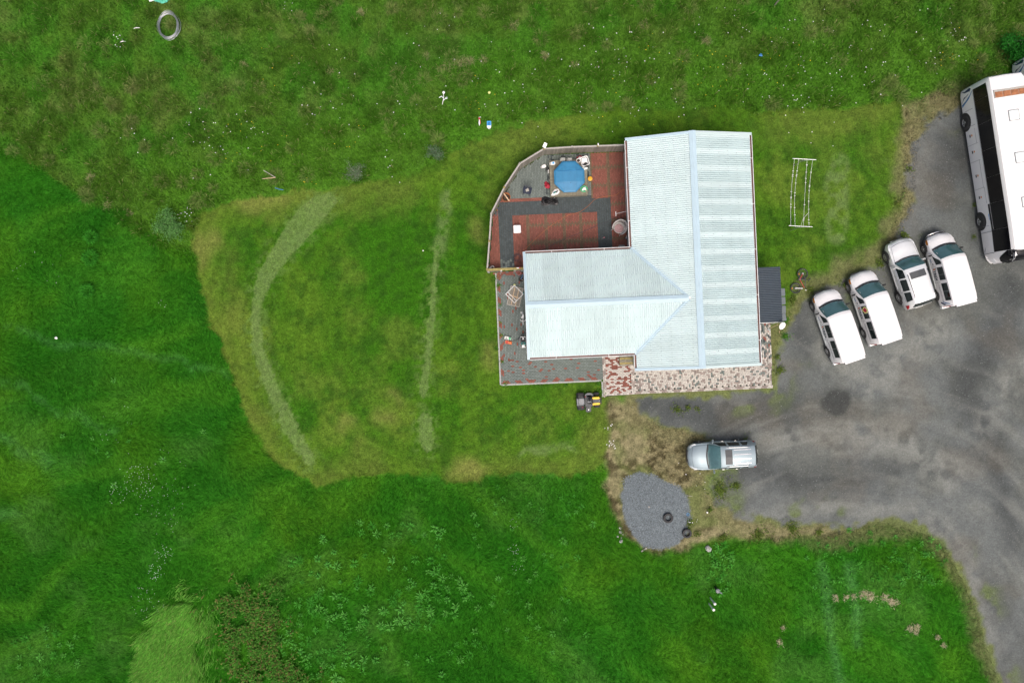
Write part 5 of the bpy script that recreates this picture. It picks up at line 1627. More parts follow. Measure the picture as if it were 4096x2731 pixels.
cord('extension_cord', 'orange extension cord winding across the patio from the house wall', [(1572, 700), (1568, 682), (1545, 676), (1515, 700), (1470, 732), (1400, 742), (1320, 756), (1250, 780), (1210, 820), (1160, 865), (1090, 910), (970, 945), (900, 985), (820, 1035), (720, 1110), (620, 1205), (545, 1275), (512, 1312)], M['cord_orange'])
cord('hose_line', 'dark straight hose stretched over the red pavers to the house wall', [(1562, 925), (1470, 965), (1380, 1010), (1280, 1050), (1140, 1110), (1000, 1165), (860, 1225), (770, 1275), (702, 1306)], M['cord_dark'], .013)
cord('plug_lead', 'short orange lead with a dark plug beside the house wall', [(1570, 708), (1545, 740), (1525, 770)], M['cord_orange'], .012)
p = Zp(445, 1385)
t = thing('cable_coil', 'loose dark cable coil lying on the red pavers by the wing corner', 'cable', (p.x, p.y, PZ + .015))
cp = []
for k in range(50):
    th = k * .45; r_ = .22 + .07 * math.sin(k * .37)
    cp.append((r_ * math.cos(th) + .03 * math.sin(k * .2), r_ * math.sin(th), .004 + .0012 * k))
part('coil', MB().tube(cp, .011, 5), M['cord_dark'], t)
p = Zp(1342, 1180)
t = thing('hand_trowel', 'small pale hand trowel dropped on the dark pavers', 'trowel', (p.x, p.y, PZ + .01), R(25))
part('blade', MB().box((.05, 0, 0), (.12, .07, .012), taper=.7), M['pink'], t)
part('handle', MB().cyl((-.01, 0, .01), (-.13, -.01, .01), .013), M['wood_pale'], t)
p = Zp(1585, 1182)
t = thing('spray_bottle', 'white and blue spray bottle standing by the house wall', 'bottle', (p.x - .03, p.y, PZ - .004))
part('bottle', MB().lathe([(.05, 0), (.055, .15), (.03, .2), (.02, .24), (0, .25)], (0, 0, 0), 12), M['plastic_white'], t, 40)
part('label_band', MB().lathe([(.057, .05), (.058, .13)], (0, 0, 0), 12), M['toyblue'], t)
part('trigger', MB().box((.0, .05, .26), (.03, .13, .035)), M['plastic_white'], t)
p = Zp(1540, 1268)
single('grey_board', MB().bbox((0, 0, 0), (.42, .16, .10), bev=.03), M['concrete'], 'pale rounded grey board lying under the inner roof corner', 'board', (p.x - .05, p.y, PZ - .006), HT, smooth=40)
p = Z1(176, 1497, .1)
t = thing('pipe_reel', 'white plastic hose reel in the corner by the lichen-covered beam', 'reel', (p.x, p.y, PZ - .004))
part('ring', MB().tube([(.11 * math.cos(k * .45) + .05, .11 * math.sin(k * .45), .42) for k in range(11)], .024, 8), M['plastic_white'], t)
part('hub', MB().lathe([(.05, .0), (.06, .40), (.04, .43), (0, .43)], (.05, 0, 0), 12), M['darkgrey'], t)
part('box', MB().bbox((-.10, -.03, 0), (.16, .14, .42), bev=.02), M['plastic_white'], t)
p = W(2078, 1072, .95)
t = thing('red_toy', 'small red and white toy lying on the low fence beam', 'toy', (*W(2076, 1071, 1.05)[:2], 1.05))
part('toy_body', MB().ball((.05, 0, .05), .055, 10, 6), M['red_plastic'], t)
part('toy_tail', MB().box((-.07, -.02, .03), (.16, .07, .06)), M['plastic_white'], t)
# lamp on the fence corner
p = HF(-5.08, 14.52, 1.66)
t = thing('flood_lamp', 'grey flood lamp box mounted on the fence corner post', 'lamp', (*p[:2], 1.69), R(-25))
part('pole', MB().cyl((0, 0, -.02), (0, .03, .34), .03), M['steel'], t)
part('lamp_head', MB().box((0, .10, .42), (.20, .30, .14), rx=.25), M['steel'], t)
part('lens', MB().box((0, -.04, .38), (.15, .03, .1), rx=.25), M['headlamp'], t)
p = HF(-1.6, 14.55, 1.66)
single('small_camera', MB().cyl((0, 0, -.04), (0, 0, .12), .022).box((0, .03, .15), (.06, .14, .07)), M['plastic_white'], 'small white camera mounted on a north fence post', 'camera', (*p[:2], 1.70), HT)

# ------------------------------------------------------------------ beside the west gable
def P2(x, y, z=PZ): return W(1980 + x / 6.4, 1120 + y / 6.4, z)
p = P2(515, 420)
t = thing('timber_lid', 'weathered slatted timber lid lying on the side path', 'lid', (p.x, p.y, PZ - .005), R(-12.5))
WL, HL_ = .82, 1.30
for s in (-1, 1):
    part('frame_bar', MB().box((s * WL / 2, 0, .06), (.05, HL_, .12)), M['wood_pale'], t)
    part('frame_bar', MB().box((0, s * (HL_ / 2 - .026), .06), (WL - .052, .05, .118)), M['wood_pale'], t)
sl = MB().box((0, 0, 0), (WL - .07, .076, .02)).mesh('slat', M['wood_grey'])
for i in range(14):
    link('slat', sl, t, (0, -HL_ / 2 + .095 + i * .0845, .035))
for x in (-.14, .14):
    part('batten', MB().box((x, 0, .06), (.045, HL_ - .12, .03)), M['wood_raw'], t)
part('batten', MB().box((0, -.03, .08), (WL - .08, .07, .02), rz=-.12), M['wood_raw'], t)
p = P2(498, 360, .2)
t = thing('window_sash', 'empty white window frame lying aslant on the timber lid', 'frame', (p.x, p.y, PZ + .13), R(45))
fw, fh = .86, .86
for s in (-1, 1):
    part('frame_bar', MB().box((s * (fw / 2 - .02), 0, .02), (.04, fh, .04)), M['white_trim'], t)
    part('frame_bar', MB().box((0, s * (fh / 2 - .02), .02), (fw - .082, .04, .039)), M['white_trim'], t)
part('frame_bar', MB().box((-fw / 2 + .20, 0, .02), (.035, fh - .082, .035)), M['white_trim'], t)
t = thing('yellow_crate_lid', 'yellow plastic corner showing under the white frame', 'plate', (*P2(500, 130)[:2], PZ - .004), R(40))
part('plate', MB().bbox((0, 0, 0), (.13, .13, .10), bev=.01), M['paleyellow'], t)
t = thing('teal_box', 'small teal plastic box beside the white frame', 'box', (*P2(722, 345)[:2], PZ - .004), R(40))
part('box', MB().bbox((0, 0, 0), (.13, .12, .1), bev=.015), M['teal'], t)
p = W(2085, 1117, .2)
t = thing('plant_pot', 'brown plant pot with a blue toy shovel beside the west gable', 'pot', (p.x, p.y, PZ - .004))
part('pot', MB().lathe([(.13, 0), (.17, .22), (.185, .24), (.16, .24), (.14, .14)], (0, 0, 0), 20), M['darkgrey'], t, 40)
part('soil', MB().lathe([(0, .18), (.148, .18), (.13, .21), (0, .22)], (0, 0, 0), 14), M['soil'], t)
part('pebble', MB().ball((.06, -.04, .23), .035, 8, 5), M['wood_pale'], t)
part('toy_shovel', MB().tube([(-.03, .02, .22), (.05, .12, .3), (.09, .3, .38)], [.03, .014, .014], 6), M['bluerope'], t)
p = W(2075, 1092, .1)
single('pink_hoop', MB().tube([(.13 * math.cos(k * .35), .13 * math.sin(k * .35), 0) for k in range(18)], .014, 6, True), M['pink'], 'small pink hoop lying below the low fence', 'hoop', (p.x, p.y, PZ + .016))
p = W(1978, 1094)
single('loose_brick', MB().bbox((0, 0, 0), (.2, .1, .07), bev=.008), M['paver_red'], 'single loose red brick lying beside the low fence', 'brick', (p.x, p.y, -.01), R(4))
single('white_cube', MB().bbox((0, 0, 0), (.06, .06, .05), bev=.008), M['plastic_white'], 'tiny white cube on the lichen-covered beam', 'cube', (*W(2005, 1082, 1.07)[:2], 1.049))
# balance bike
def P3(x, y, z=PZ): return W(2000 + x / 5.27, 1230 + y / 5.27, z)
p = P3(490, 225)
t = thing('kids_bike', 'small white balance bike standing against the west gable', 'bike', (p.x - .02, p.y, PZ - .004), R(-88))
for x in (-.3, .3):
    w_ = link('wheel', None, t, (x, 0, .15))
    part('tyre', MB().tube([(.13 * math.cos(k * .4488), 0, .13 * math.sin(k * .4488)) for k in range(14)], .022, 6, True), M['plastic_white'], w_)
    part('spoke', MB().box((0, 0, 0), (.24, .015, .02)), M['midgrey'], w_)
    part('spoke', MB().box((0, 0, 0), (.02, .016, .24)), M['midgrey'], w_)
part('frame', MB().tube([(-.3, 0, .15), (-.1, 0, .33), (.2, 0, .38), (.3, 0, .15)], .025, 8), M['plastic_white'], t)
part('seat', MB().bbox((-.12, 0, .36), (.26, .11, .06), bev=.02), M['plastic_white'], t)
part('stem', MB().cyl((.2, 0, .36), (.17, 0, .56), .018), M['red_plastic'], t)
part('handlebar', MB().tube([(.12, -.2, .56), (.19, -.1, .57), (.2, 0, .57), (.19, .1, .57), (.12, .2, .56)], .018, 8), M['plastic_white'], t)
single('white_peg', MB().box((0, 0, .02), (.05, .13, .04)), M['plastic_white'], 'small white plastic stick on the side path', 'stick', (*P3(447, 110)[:2], PZ - .003), HT)
single('white_plate', MB().box((0, 0, .012), (.09, .09, .024)), M['plastic_white'], 'small square white plate on the side path beside the balance bike', 'plate', (*P3(457, 208)[:2], PZ - .003), HT)
# hose cart
p = P3(487, 720, .4)
t = thing('hose_cart', 'metal hose cart with a dark green hose against the west gable', 'cart', (p.x, p.y, PZ - .004), R(2))
for s in (-1, 1):
    part('frame_tube', MB().tube([(s * .2, -.36, .04), (s * .21, -.30, .5), (s * .21, .22, .62), (s * .16, .32, .66)], .018, 8), M['steel'], t)
    part('wheel', MB().lathe([(.02, -.03), (.12, -.03), (.13, 0), (.12, .03), (.02, .03)], (s * .25, .18, .13), 14, 'X'), M['rubber'], t)
part('cross_bar', MB().tube([(-.2, -.36, .05), (.2, -.36, .05)], .018, 8), M['steel'], t)
part('cross_bar', MB().tube([(-.16, .32, .66), (.16, .32, .66)], .018, 8), M['steel'], t)
part('axle', MB().cyl((-.25, .18, .13), (.25, .18, .13), .015), M['steel'], t)
part('engine', MB().bbox((0, .14, .25), (.28, .26, .30), bev=.03), M['black'], t)
part('fuel_cap', MB().cyl((0, .2, .55), (0, .2, .6), .06), M['plastic_white'], t)
for k in range(4):
    part('hose', MB().tube([((.16 - k * .012) * math.cos(j * .524), -.12 + (.10 - k * .008) * math.sin(j * .524), .44 + k * .035) for j in range(12)], .02, 6, True), M['teal'], t)
for k in range(4):
    part('lance', MB().cyl((-.06 + k * .04, -.2, .5), (-.06 + k * .04, -.36, .46), .012), M['alu'], t)
part('handle_bar', MB().tube([(.0, .3, .66), (.02, .42, .72), (.1, .62, .86)], .02, 6), M['black'], t)
def truck(lb, x, y, cab, bed, rz):
    p = P3(x, y)
    t = thing('toy_truck', lb, 'toy truck', (p.x, p.y, PZ - .004), rz)
    part('chassis', MB().bbox((0, 0, .05), (.44, .20, .07), bev=.015), M[bed], t)
    part('cab', MB().bbox((.12, 0, .11), (.16, .18, .12), bev=.03), M[cab], t)
    part('load_bed', MB().box((-.10, .095, .15), (.22, .015, .08)).box((-.10, -.095, .15), (.22, .015, .08)).box((-.215, 0, .15), (.015, .2, .08)), M[bed], t)
    part('load', MB().bbox((-.10, 0, .11), (.13, .14, .05), bev=.02), M['wood_pale'] if bed != 'orange' else M['red_plastic'], t)
    for sx in (-.13, .14):
        for sy in (-1, 1):
            part('wheel', MB().lathe([(.01, -.02), (.045, -.02), (.05, 0), (.045, .02), (.01, .02)], (sx, sy * .10, .05), 10, 'Y'), M['rubber'], t)
truck('white toy truck with a green cab on the side path', 168, 645, 'toygreen', 'plastic_white', R(-8))
truck('orange toy truck with a red load on the side path', 180, 735, 'orange', 'orange', R(-8))
p = P3(330, 680)
single('thin_rod', MB().tube([(-.33, -.12, .01), (.33, .12, .05)], .008, 5), M['black'], 'thin black rod reaching from the orange toy truck to the hose cart', 'rod', (p.x, p.y, PZ - .003))

# shovel leaning beside the shelter
p = W(3074, 1318, .1)
t = thing('shovel', 'shovel with a pale blade and wooden handle leaning on the bin shelter', 'shovel', (p.x, p.y, 0))
part('blade', MB().box((0, 0, .20), (.20, .28, .025), rz=-.5, rx=-.9), M['hatch'], t)
part('handle', MB().cyl((.02, .06, .3), (.20, .30, 1.25), .018), M['wood_raw'], t)
t = thing('batten', 'pale wooden batten leaning on the bin shelter beside the shovel', 'batten', (*W(3070, 1305, .05)[:2], 0))
part('batten', MB().cyl((-.04, -.02, .05), (.12, .2, 1.1), .022, n=4), M['wood_pale'], t)
p = W(3119, 1322)
single('dry_stick', MB().tube([(.05, .22, .02), (0, 0, .025), (-.05, -.2, .02)], .014, 6), M['wood_raw'], 'dry stick lying on the ground below the satellite dish', 'stick', (p.x, p.y, 0))
p = W(2860, 1497, 1.2)
# washing line post leaning out from the gable
t = thing('leaning_rod', 'thin white rod leaning out from the south gable over the paving', 'rod', (*HF(5.35, .25)[:2], 0), HT)
part('rod', MB().cyl((.0, .0, 2.2), (.62, -.42, .07), .014, n=8), M['plastic_white'], t)
part('hook', MB().cyl((-.02, .03, 2.2), (.02, -.03, 2.22), .04, n=8), M['darkgrey'], t)

# ------------------------------------------------------------------ lawn and lot things
# clothes line
def P8(x, y, z): return W(2950 + x / 1.96, 550 + y / 1.96, z)
ca, cb = P8(502, 170, 1.8), P8(517, 696, 1.8)
mid = (ca + cb) / 2
t = thing('clothes_line', 'galvanised clothes line with two cross bars and four wires on the lawn', 'clothes line', (mid.x, mid.y, 0), R(-3.2))
Ld = (ca - cb).length / 2
for s in (1, -1):
    part('cross_bar', MB().cyl((-.76, s * Ld, 1.8), (.76, s * Ld, 1.8), .024, n=8), M['steel'], t)
    part('post', MB().cyl((0, s * Ld, 0), (0, s * Ld, 1.79), .03, n=10), M['steel'], t)
    part('brace', MB().cyl((0, s * Ld, 1.2), (-.5, s * Ld, 1.79), .014, n=6), M['steel'], t)
    part('brace', MB().cyl((0, s * Ld, 1.2), (.5, s * Ld, 1.79), .014, n=6), M['steel'], t)
for k, (x, bow) in enumerate(((-.64, -.05), (-.36, -.10), (.17, .02), (.53, -.08))):
    pts = [(x + bow * math.sin(math.pi * j / 10), -Ld + 2 * Ld * j / 10, 1.82 - .10 * math.sin(math.pi * j / 10)) for j in range(11)]
    w_ = part('wire', MB().tube(pts, .008, 5), M['plastic_white'], t)
    rk_ = random.Random(k)
    for j in range(8):
        q = rk_.uniform(.04, .96); i = min(9, int(q * 10)); f = q * 10 - i
        a, b = Vector(pts[i]), Vector(pts[i + 1]); c = a.lerp(b, f)
        part('peg', MB().box((c.x, c.y, c.z), (.09, .02, .05)), M['plastic_white'], w_)
part('loose_wire', MB().tube([(.50, -Ld + .95, 1.78), (.2, -Ld + .5, 1.6), (.05, -Ld + .05, 1.7)], .008, 5), M['plastic_white'], t)

# bicycle lying on its side
def P9(x, y, z=.1): return W(3140 + x / 7.467, 1060 + y / 7.467, z)
o_ = P9(470, 470)
t = thing('bicycle', 'grey and red mountain bike lying on the grass near the bin shelter', 'bicycle', (o_.x, o_.y, 0))
def q9(x, y, z): p = P9(x, y, z); return (p.x - o_.x, p.y - o_.y, z)
for (cx, cy, r_) in ((527, 260, .335), (318, 690, .33)):
    c = q9(cx, cy, .10)
    w_ = link('wheel', None, t, c)
    part('tyre', MB().tube([(r_ * math.cos(k * .2618), r_ * math.sin(k * .2618), 0) for k in range(24)], .026, 6, True), M['rubber'], w_)
    part('rim', MB().tube([((r_ - .035) * math.cos(k * .2618), (r_ - .035) * math.sin(k * .2618), 0) for k in range(24)], .012, 5, True), M['darkgrey'], w_)
    for k in range(8):
        a = k * math.pi / 8
        part('spoke', MB().cyl((-(r_ - .04) * math.cos(a), -(r_ - .04) * math.sin(a), 0), ((r_ - .04) * math.cos(a), (r_ - .04) * math.sin(a), 0), .0035, n=4), M['alu'], w_)
    part('hub', MB().lathe([(0, -.03), (.045, -.03), (.075, 0), (.045, .03), (0, .03)], (0, 0, .02), 12), M['alu'], w_)
    part('reflector', MB().box((-r_ * .75, -.02, .02), (.04, .13, .02)), M['amber'], w_)
bb, hd, seat_, hd2 = q9(440, 425, .14), q9(575, 680, .16), q9(615, 440, .16), q9(600, 690, .18)
for a, b, m_ in ((bb, hd, 'red_plastic'), (seat_, hd2, 'darkgrey'), (bb, seat_, 'darkgrey'), (q9(527, 260, .14), seat_, 'darkgrey'), (q9(527, 260, .14), bb, 'red_plastic')):
    part('frame_tube', MB().cyl(a, b, .02, n=8), M[m_], t)
part('fork', MB().cyl(q9(318, 690, .16), q9(530, 698, .17), .026, n=8), M['plastic_white'], t)
part('seat_post', MB().cyl(seat_, q9(690, 445, .16), .016, n=8), M['black'], t)
part('saddle', MB().tube([q9(695, 500, .18), q9(705, 450, .18), q9(755, 400, .17)], [.012, .03, .045], 8), M['black'], t)
part('crank', MB().lathe([(0, -.01), (.09, -.01), (.09, .01), (0, .01)], bb, 14), M['darkgrey'], t)
part('pedal', MB().box(q9(355, 455, .05), (.08, .06, .03)), M['black'], t)
part('handlebar', MB().tube([q9(610, 690, .2), q9(640, 720, .3), q9(625, 750, .45)], .015, 6), M['black'], t)
part('grip', MB().cyl(q9(600, 745, .45), q9(640, 752, .45), .02, n=8), M['plastic_white'], t)

# ride-on mower
def P7(x, y, z): return W(2290 + x / 8.143, 1550 + y / 8.143, z)
mc = P7(540, 430, .4)
mo = thing('ride_on_mower', 'black and yellow ride-on lawn mower with a grey seat beside the paving', 'mower', (mc.x, mc.y, 0), R(4))
part('deck', MB().lathe([(.30, .10), (.42, .12), (.45, .22), (.38, .30), (.1, .31), (0, .31)], (.05, .02, 0), 20, sx=.85, sy=1.05), M['black'], mo, 40)
part('deck_cover', MB().lathe([(.20, .28), (.30, .31), (.16, .34), (0, .34)], (.03, .34, 0), 14, sx=1.0, sy=.6), M['midgrey'], mo, 40)
part('discharge_chute', MB().prism([(-.22, -.42), (.12, -.38), (.10, -.72), (-.12, -.76), (-.25, -.70)], .20, .28), M['darkgrey'], mo)
part('emblem', MB().prism([(-.10, -.58), (-.03, -.55), (-.02, -.62), (-.07, -.66)], .282, .286), M['plastic_white'], mo)
part('hood', MB().bbox((.46, -.02, .30), (.52, .50, .36), bev=.05), M['darkgrey'], mo)
for s in (1, -1):
    part('hood_panel', MB().prism([(.20, s * .13 - .02), (.62, s * .12 - .02), (.70, s * .16 - .02), (.62, s * .25 - .02), (.20, s * .26 - .02)][::s], .655, .685), M['yellow'], mo)
    part('side_panel', MB().box((.46, s * .255 - .02, .48), (.46, .015, .22)), M['yellow'], mo)
part('nose_grille', MB().bbox((.72, -.02, .26), (.10, .44, .30), bev=.02), M['black'], mo)
part('front_bar', MB().tube([(.70, -.28, .35), (.82, -.2, .4), (.84, 0, .42), (.82, .2, .4), (.70, .24, .35)], .018, 6), M['black'], mo)
part('emblem', MB().prism([(.63, -.04), (.68, -.02), (.64, .0)], .664, .668), M['plastic_white'], mo)
part('footboard', MB().bbox((-.02, 0, .28), (.52, .78, .06), bev=.02), M['darkgrey'], mo)
part('dashboard', MB().bbox((.10, 0, .34), (.22, .42, .44), bev=.04), M['black'], mo)
part('steering_wheel', MB().tube([(-.03 + .15 * math.cos(k * .449), -.02 + .15 * math.sin(k * .449), .86 + .03 * math.cos(k * .449)) for k in range(14)], .02, 6, True), M['black'], mo)
part('steering_hub', MB().tube([(.06, -.02, .76), (-.03, -.02, .86)], [.03, .05], 8).box((-.03, -.02, .86), (.26, .04, .02)).box((-.04, -.02, .875), (.06, .05, .015)), M['midgrey'], mo)
part('rear_fender', MB().bbox((-.58, 0, .36), (.52, .82, .16), bev=.05), M['black'], mo)
part('seat', MB().bbox((-.52, .0, .52), (.40, .46, .10), bev=.04), M['hatch'] if False else M['midgrey'], mo)
part('seat_back', MB().box((-.76, .0, .72), (.09, .44, .34), ry=-.25), M['midgrey'], mo)
part('lever', MB().cyl((-.28, .30, .5), (-.24, .32, .66), .02), M['red_plastic'], mo)
part('lever', MB().cyl((-.5, -.36, .5), (-.46, -.38, .62), .02), M['red_plastic'], mo)
for (x, y, r_, w_) in ((-.55, .44, .26, .24), (-.55, -.44, .26, .24), (.52, .42, .19, .17), (.52, -.40, .19, .17)):
    g = link('wheel', None, mo, (x, y, r_))
    part('tyre', MB().lathe([(r_ * .5, -w_ / 2), (r_ * .9, -w_ / 2), (r_, -w_ * .3), (r_, w_ * .3), (r_ * .9, w_ / 2), (r_ * .5, w_ / 2)], (0, 0, 0), 18, 'Y'), M['rubber'], g, 50)
    part('rim', MB().lathe([(0, -w_ * .4), (r_ * .5, -w_ * .4), (r_ * .5, w_ * .4), (0, w_ * .4)], (0, 0, 0), 12, 'Y'), M['yellow'] if r_ > .2 else M['darkgrey'], g)

# old tyres on the gravel heap
def tyre(lb, px, py, z, r, tilt):
    p = W(px, py, z)
    o = single('old_tyre', MB().lathe([(r * .58, .02), (r * .75, 0), (r * .95, .02), (r, .07), (r, .15), (r * .95, .20), (r * .75, .22), (r * .58, .20), (r * .62, .11)], (0, 0, 0), 26), M['rubber'], lb, 'tyre', (p.x, p.y, z), group='old tyres by the gravel heap', smooth=50)
    o.rotation_euler = tilt
    # open ring: join the inner edge back to the start and drop the end caps
    bm = bmesh.new(); bm.from_mesh(o.data)
    bmesh.ops.delete(bm, geom=[f for f in bm.faces if len(f.verts) > 4], context='FACES')
    bm.verts.ensure_lookup_table(); n = 26; k = 9
    for i in range(n):
        j = (i + 1) % n
        bm.faces.new((bm.verts[(k - 1) * n + i], bm.verts[(k - 1) * n + j], bm.verts[j], bm.verts[i]))
    bm.to_mesh(o.data); bm.free(); o.data.update()
def Z7(x, y): return 2250 + x / 2.091, 1500 + y / 2.091
tyre('old black tyre half buried in the middle of the gravel heap', *Z7(880, 1190), .05, .33, (0, 0, 0))
tyre('old black tyre lying on the grass at the gravel heap edge', *Z7(1038, 1317), .0, .32, (R(4), R(-3), 0))
sm = MB(); rr_ = random.Random(3)
for k in range(40):
    a, q = rr_.uniform(0, 6.28), rr_.uniform(0, .17)
    sm.ball((q * math.cos(a), q * math.sin(a), .04), .025, 5, 3, jit=.3)
# stones
def rock(lb, x, y, r, g=None, flat=.6, z=0.0, m='stone'):
    p = W(*Z7(x, y)); 
    return single('stone', MB().ball((0, 0, r * flat * .55), r, 9, 6, (1, .85, flat), .14), M[m], lb, 'stone', (p.x, p.y, z), random.uniform(0, 6), g)
rock('small pale stone lying on the gravel heap', 722, 1098, .085, z=.05)
rock('lone grey stone ringed by tall grass below the road edge', 1218, 1447, .24)
for i, (x, y, r) in enumerate(((482, 1275, .10), (485, 1310, .12), (462, 1348, .08), (488, 1386, .13), (492, 1358, .07), (505, 1330, .06))):
    rock('pale stone in the short row along the west edge of the gravel heap', x, y, r, 'stones by the gravel heap')
rock('white stone at the edge of the lot near the blue ring', 1210, 1147, .07, m='plastic_white')
p = W(*Z7(1048, 1162)); single('blue_ring', MB().tube([(.085 * math.cos(k * .449), .085 * math.sin(k * .449), 0) for k in range(14)], .012, 5, True), M['toyblue'], 'small blue plastic ring at the gravel heap edge', 'ring', (p.x, p.y, .06))
p = W(*Z7(680, 1458)); single('short_board', MB().box((0, 0, .05), (.42, .09, .03)), M['wood_pale'], 'short pale board lying at the south edge of the gravel heap', 'board', (p.x, p.y, .0), R(32))
p = W(*Z7(1060, 1008)); single('thin_stick', MB().cyl((-.2, .04, .03), (.2, -.03, .05), .012), M['wood_pale'], 'thin pale stick between the gravel heap and the silver car', 'stick', (p.x, p.y, .0))

# marker posts in the south field
def post(lb, bx, by, tx_, ty_, h):
    b = W(bx, by); 
    t = thing('marker_post', lb, 'post', (b.x, b.y, 0), 0, 'white marker posts')
    part('tube', MB().cyl((0, 0, -.05), (0.0, 0, h - .25), .05, .055, 12), M['plastic_white'], t, 50)
    part('collar', MB().lathe([(.06, h - .27), (.085, h - .25), (.085, h - .18), (.06, h - .16)], (0, 0, 0), 12), M['concrete'], t)
    part('cap', MB().lathe([(.085, h - .2), (.09, h - .04), (.07, h), (0, h + .01)], (0, 0, 0), 14), M['plastic_white'], t, 50)
def P10(x, y): return 2790 + x / 5.975, 2300 + y / 5.975
post('white capped marker post nearer to the dark bollard', *P10(300, 530), 0, 0, 1.25)
post('white capped marker post farther from the dark bollard', *P10(270, 668), 0, 0, 1.25)
b = W(*P10(420, 290))
t = thing('bollard_lamp', 'dark bollard lamp standing in the dock plants', 'lamp', (b.x, b.y, 0), R(-30))
part('post', MB().cyl((0, 0, -.05), (0, 0, .62), .10, .10, 14), M['black'], t, 50)
part('lamp_head', MB().lathe([(.1, .6), (.14, .64), (.14, .72), (.1, .76), (0, .77)], (0, 0, 0), 18), M['midgrey'], t, 40)
part('arm', MB().box((.16, 0, .76), (.26, .07, .05)), M['bin'], t)

# things left in the meadow
def P6(x, y): return 1740 + x / 4.977, 350 + y / 4.977
p = W(*P6(170, 215))
t = thing('toy_windmill', 'broken white toy stand with round discs lying in the meadow', 'toy', (p.x, p.y, .22))
def q6(x, y, z=.05): r_ = W(*P6(x, y)); return (r_.x - p.x, r_.y - p.y, z)
part('disc', MB().lathe([(0, 0), (.085, 0), (.09, .02), (.08, .05), (0, .06)], q6(182, 137, .1), 16), M['plastic_white'], t, 40)
part('disc', MB().lathe([(0, 0), (.07, 0), (.075, .02), (.06, .04), (0, .05)], q6(238, 235, .04), 14), M['hatch'], t, 40)
part('pole', MB().tube([q6(178, 150, .12), q6(182, 230, .1), q6(170, 290, .05), q6(150, 365, 0)], .02, 6), M['plastic_white'], t)
part('foot', MB().tube([q6(90, 228, .02), q6(140, 205, .06), q6(175, 245, .08)], [.03, .035, .03], 6), M['hatch'], t)
part('foot', MB().tube([q6(225, 240, .04), q6(175, 285, .05)], .025, 6), M['hatch'], t)
p = W(*P6(1082, 125)); single('yellow_ball', MB().ball((0, 0, .09), .092, 14, 8), M['paleyellow'], 'pale yellow ball lying in the meadow', 'ball', (p.x, p.y, .12), smooth=180)
p = W(*P6(1078, 765))
t = thing('toy_boat', 'blue and white toy boat at the meadow edge by the lawn', 'toy boat', (p.x, p.y, .10), R(-90))
part('hull', MB().prism([(-.24, -.14), (.12, -.14), (.22, -.09), (.26, 0), (.22, .09), (.12, .14), (-.24, .14)], .0, .14), M['plastic_white'], t)
part('deck', MB().prism([(-.23, -.135), (.06, -.13), (.06, .13), (-.23, .135)], .142, .19), M['toyblue'], t)
part('cockpit', MB().bbox((-.06, 0, .19), (.18, .18, .035), bev=.02), M['bluevinyl'], t)
part('badge', MB().box((.15, 0, .143), (.03, .06, .006)), M['black'], t)
p = W(*P6(887, 700))
t = thing('toy_figure', 'red and white toy figure lying in the grass beside the toy boat', 'toy', (p.x, p.y, .18))
part('toy_body', MB().tube([(.0, -.26, .0), (-.01, -.1, .05), (0, .05, .06), (.01, .2, .05)], [.02, .05, .045, .03], 8), M['plastic_white'], t)
part('toy_skirt', MB().tube([(.06, -.14, .03), (.02, .08, .05), (-.02, .26, .04)], [.03, .045, .05], 8), M['red_plastic'], t)
part('toy_arm', MB().cyl((-.06, .26, .05), (.1, .3, .05), .022), M['hatch'], t)
# wire coil
c0 = D(391, 64)
t = thing('wire_coil', 'large loose coil of grey fence wire lying in the meadow', 'wire coil', (c0.x, c0.y, .1))
for k in range(15):
    a0 = random.uniform(0, 6.28); sx, sy = .66 + random.uniform(-.1, .1), .86 + random.uniform(-.1, .1)
    ox, oy, tl = random.uniform(-.07, .07), random.uniform(-.07, .07), random.uniform(-.06, .06)
    part('wire_loop', MB().tube([(ox + sx * math.cos(j * .2094 + a0), oy + sy * math.sin(j * .2094 + a0), .10 + .02 * k * .6 + tl * math.cos(j * .2094)) for j in range(30)], .011, 4, True), M['steel'], t)
# crossed sticks and blue rod
p = D(622, 405)
t = thing('crossed_sticks', 'two pale sticks joined in a V lying in the meadow', 'sticks', (p.x, p.y, .28))
part('stick', MB().cyl((.42, -.15, .03), (-.38, .32, .05), .022), M['wood_pale'], t)
part('stick', MB().cyl((.42, -.15, .05), (-.45, -.24, .03), .022), M['wood_raw'], t)
p = D(643, 436); single('blue_rod', MB().tube([(-.28, .1, .0), (0, 0, .03), (.28, -.04, .0)], .022, 6), M['bluerope'], 'short blue plastic rod in the meadow near the crossed sticks', 'rod', (p.x, p.y, .15))
p = D(372, 3)
t = thing('green_net', 'crumpled green netting lying in the meadow above the wire coil', 'net', (p.x, p.y, .12))
part('net', crumple(.5, 1.1, .35, .2, seed=31, jit=.4), M['netgreen'], t)
part('net', crumple(.3, .9, .6, .16, seed=33, jit=.4), M['hatch'], t).location = (-.6, .1, 0)
b = W(3098, 22)
t = thing('fence_post', 'grey weathered fence post standing alone in the meadow', 'post', (b.x, b.y, 0))
part('post', MB().cyl((0, 0, -.1), (0.03, .02, 1.1), .055, .05, 8), M['wood_grey'], t)
part('staple', MB().box((.06, 0, .8), (.03, .04, .05)), M['steel'], t)
for x, y, lb in ((318, 69, 'white driftwood stick beside the coil of wire'), (287, 100, 'small white stick beyond the driftwood stick'),):
    p = D(x, y); single('white_stick', MB().tube([(-.22, -.03, 0), (0, .02, .04), (.24, .02, .02)], [.015, .035, .012], 6), M['plastic_white'], lb, 'stick', (p.x, p.y, .25))
p = D(1744, 131); single('blue_scrap', crumple(.12, 1, .8, .06, 10, 4, seed=41), M['bluerope'], 'small blue scrap lying in the meadow above the house', 'scrap', (p.x, p.y, .3))
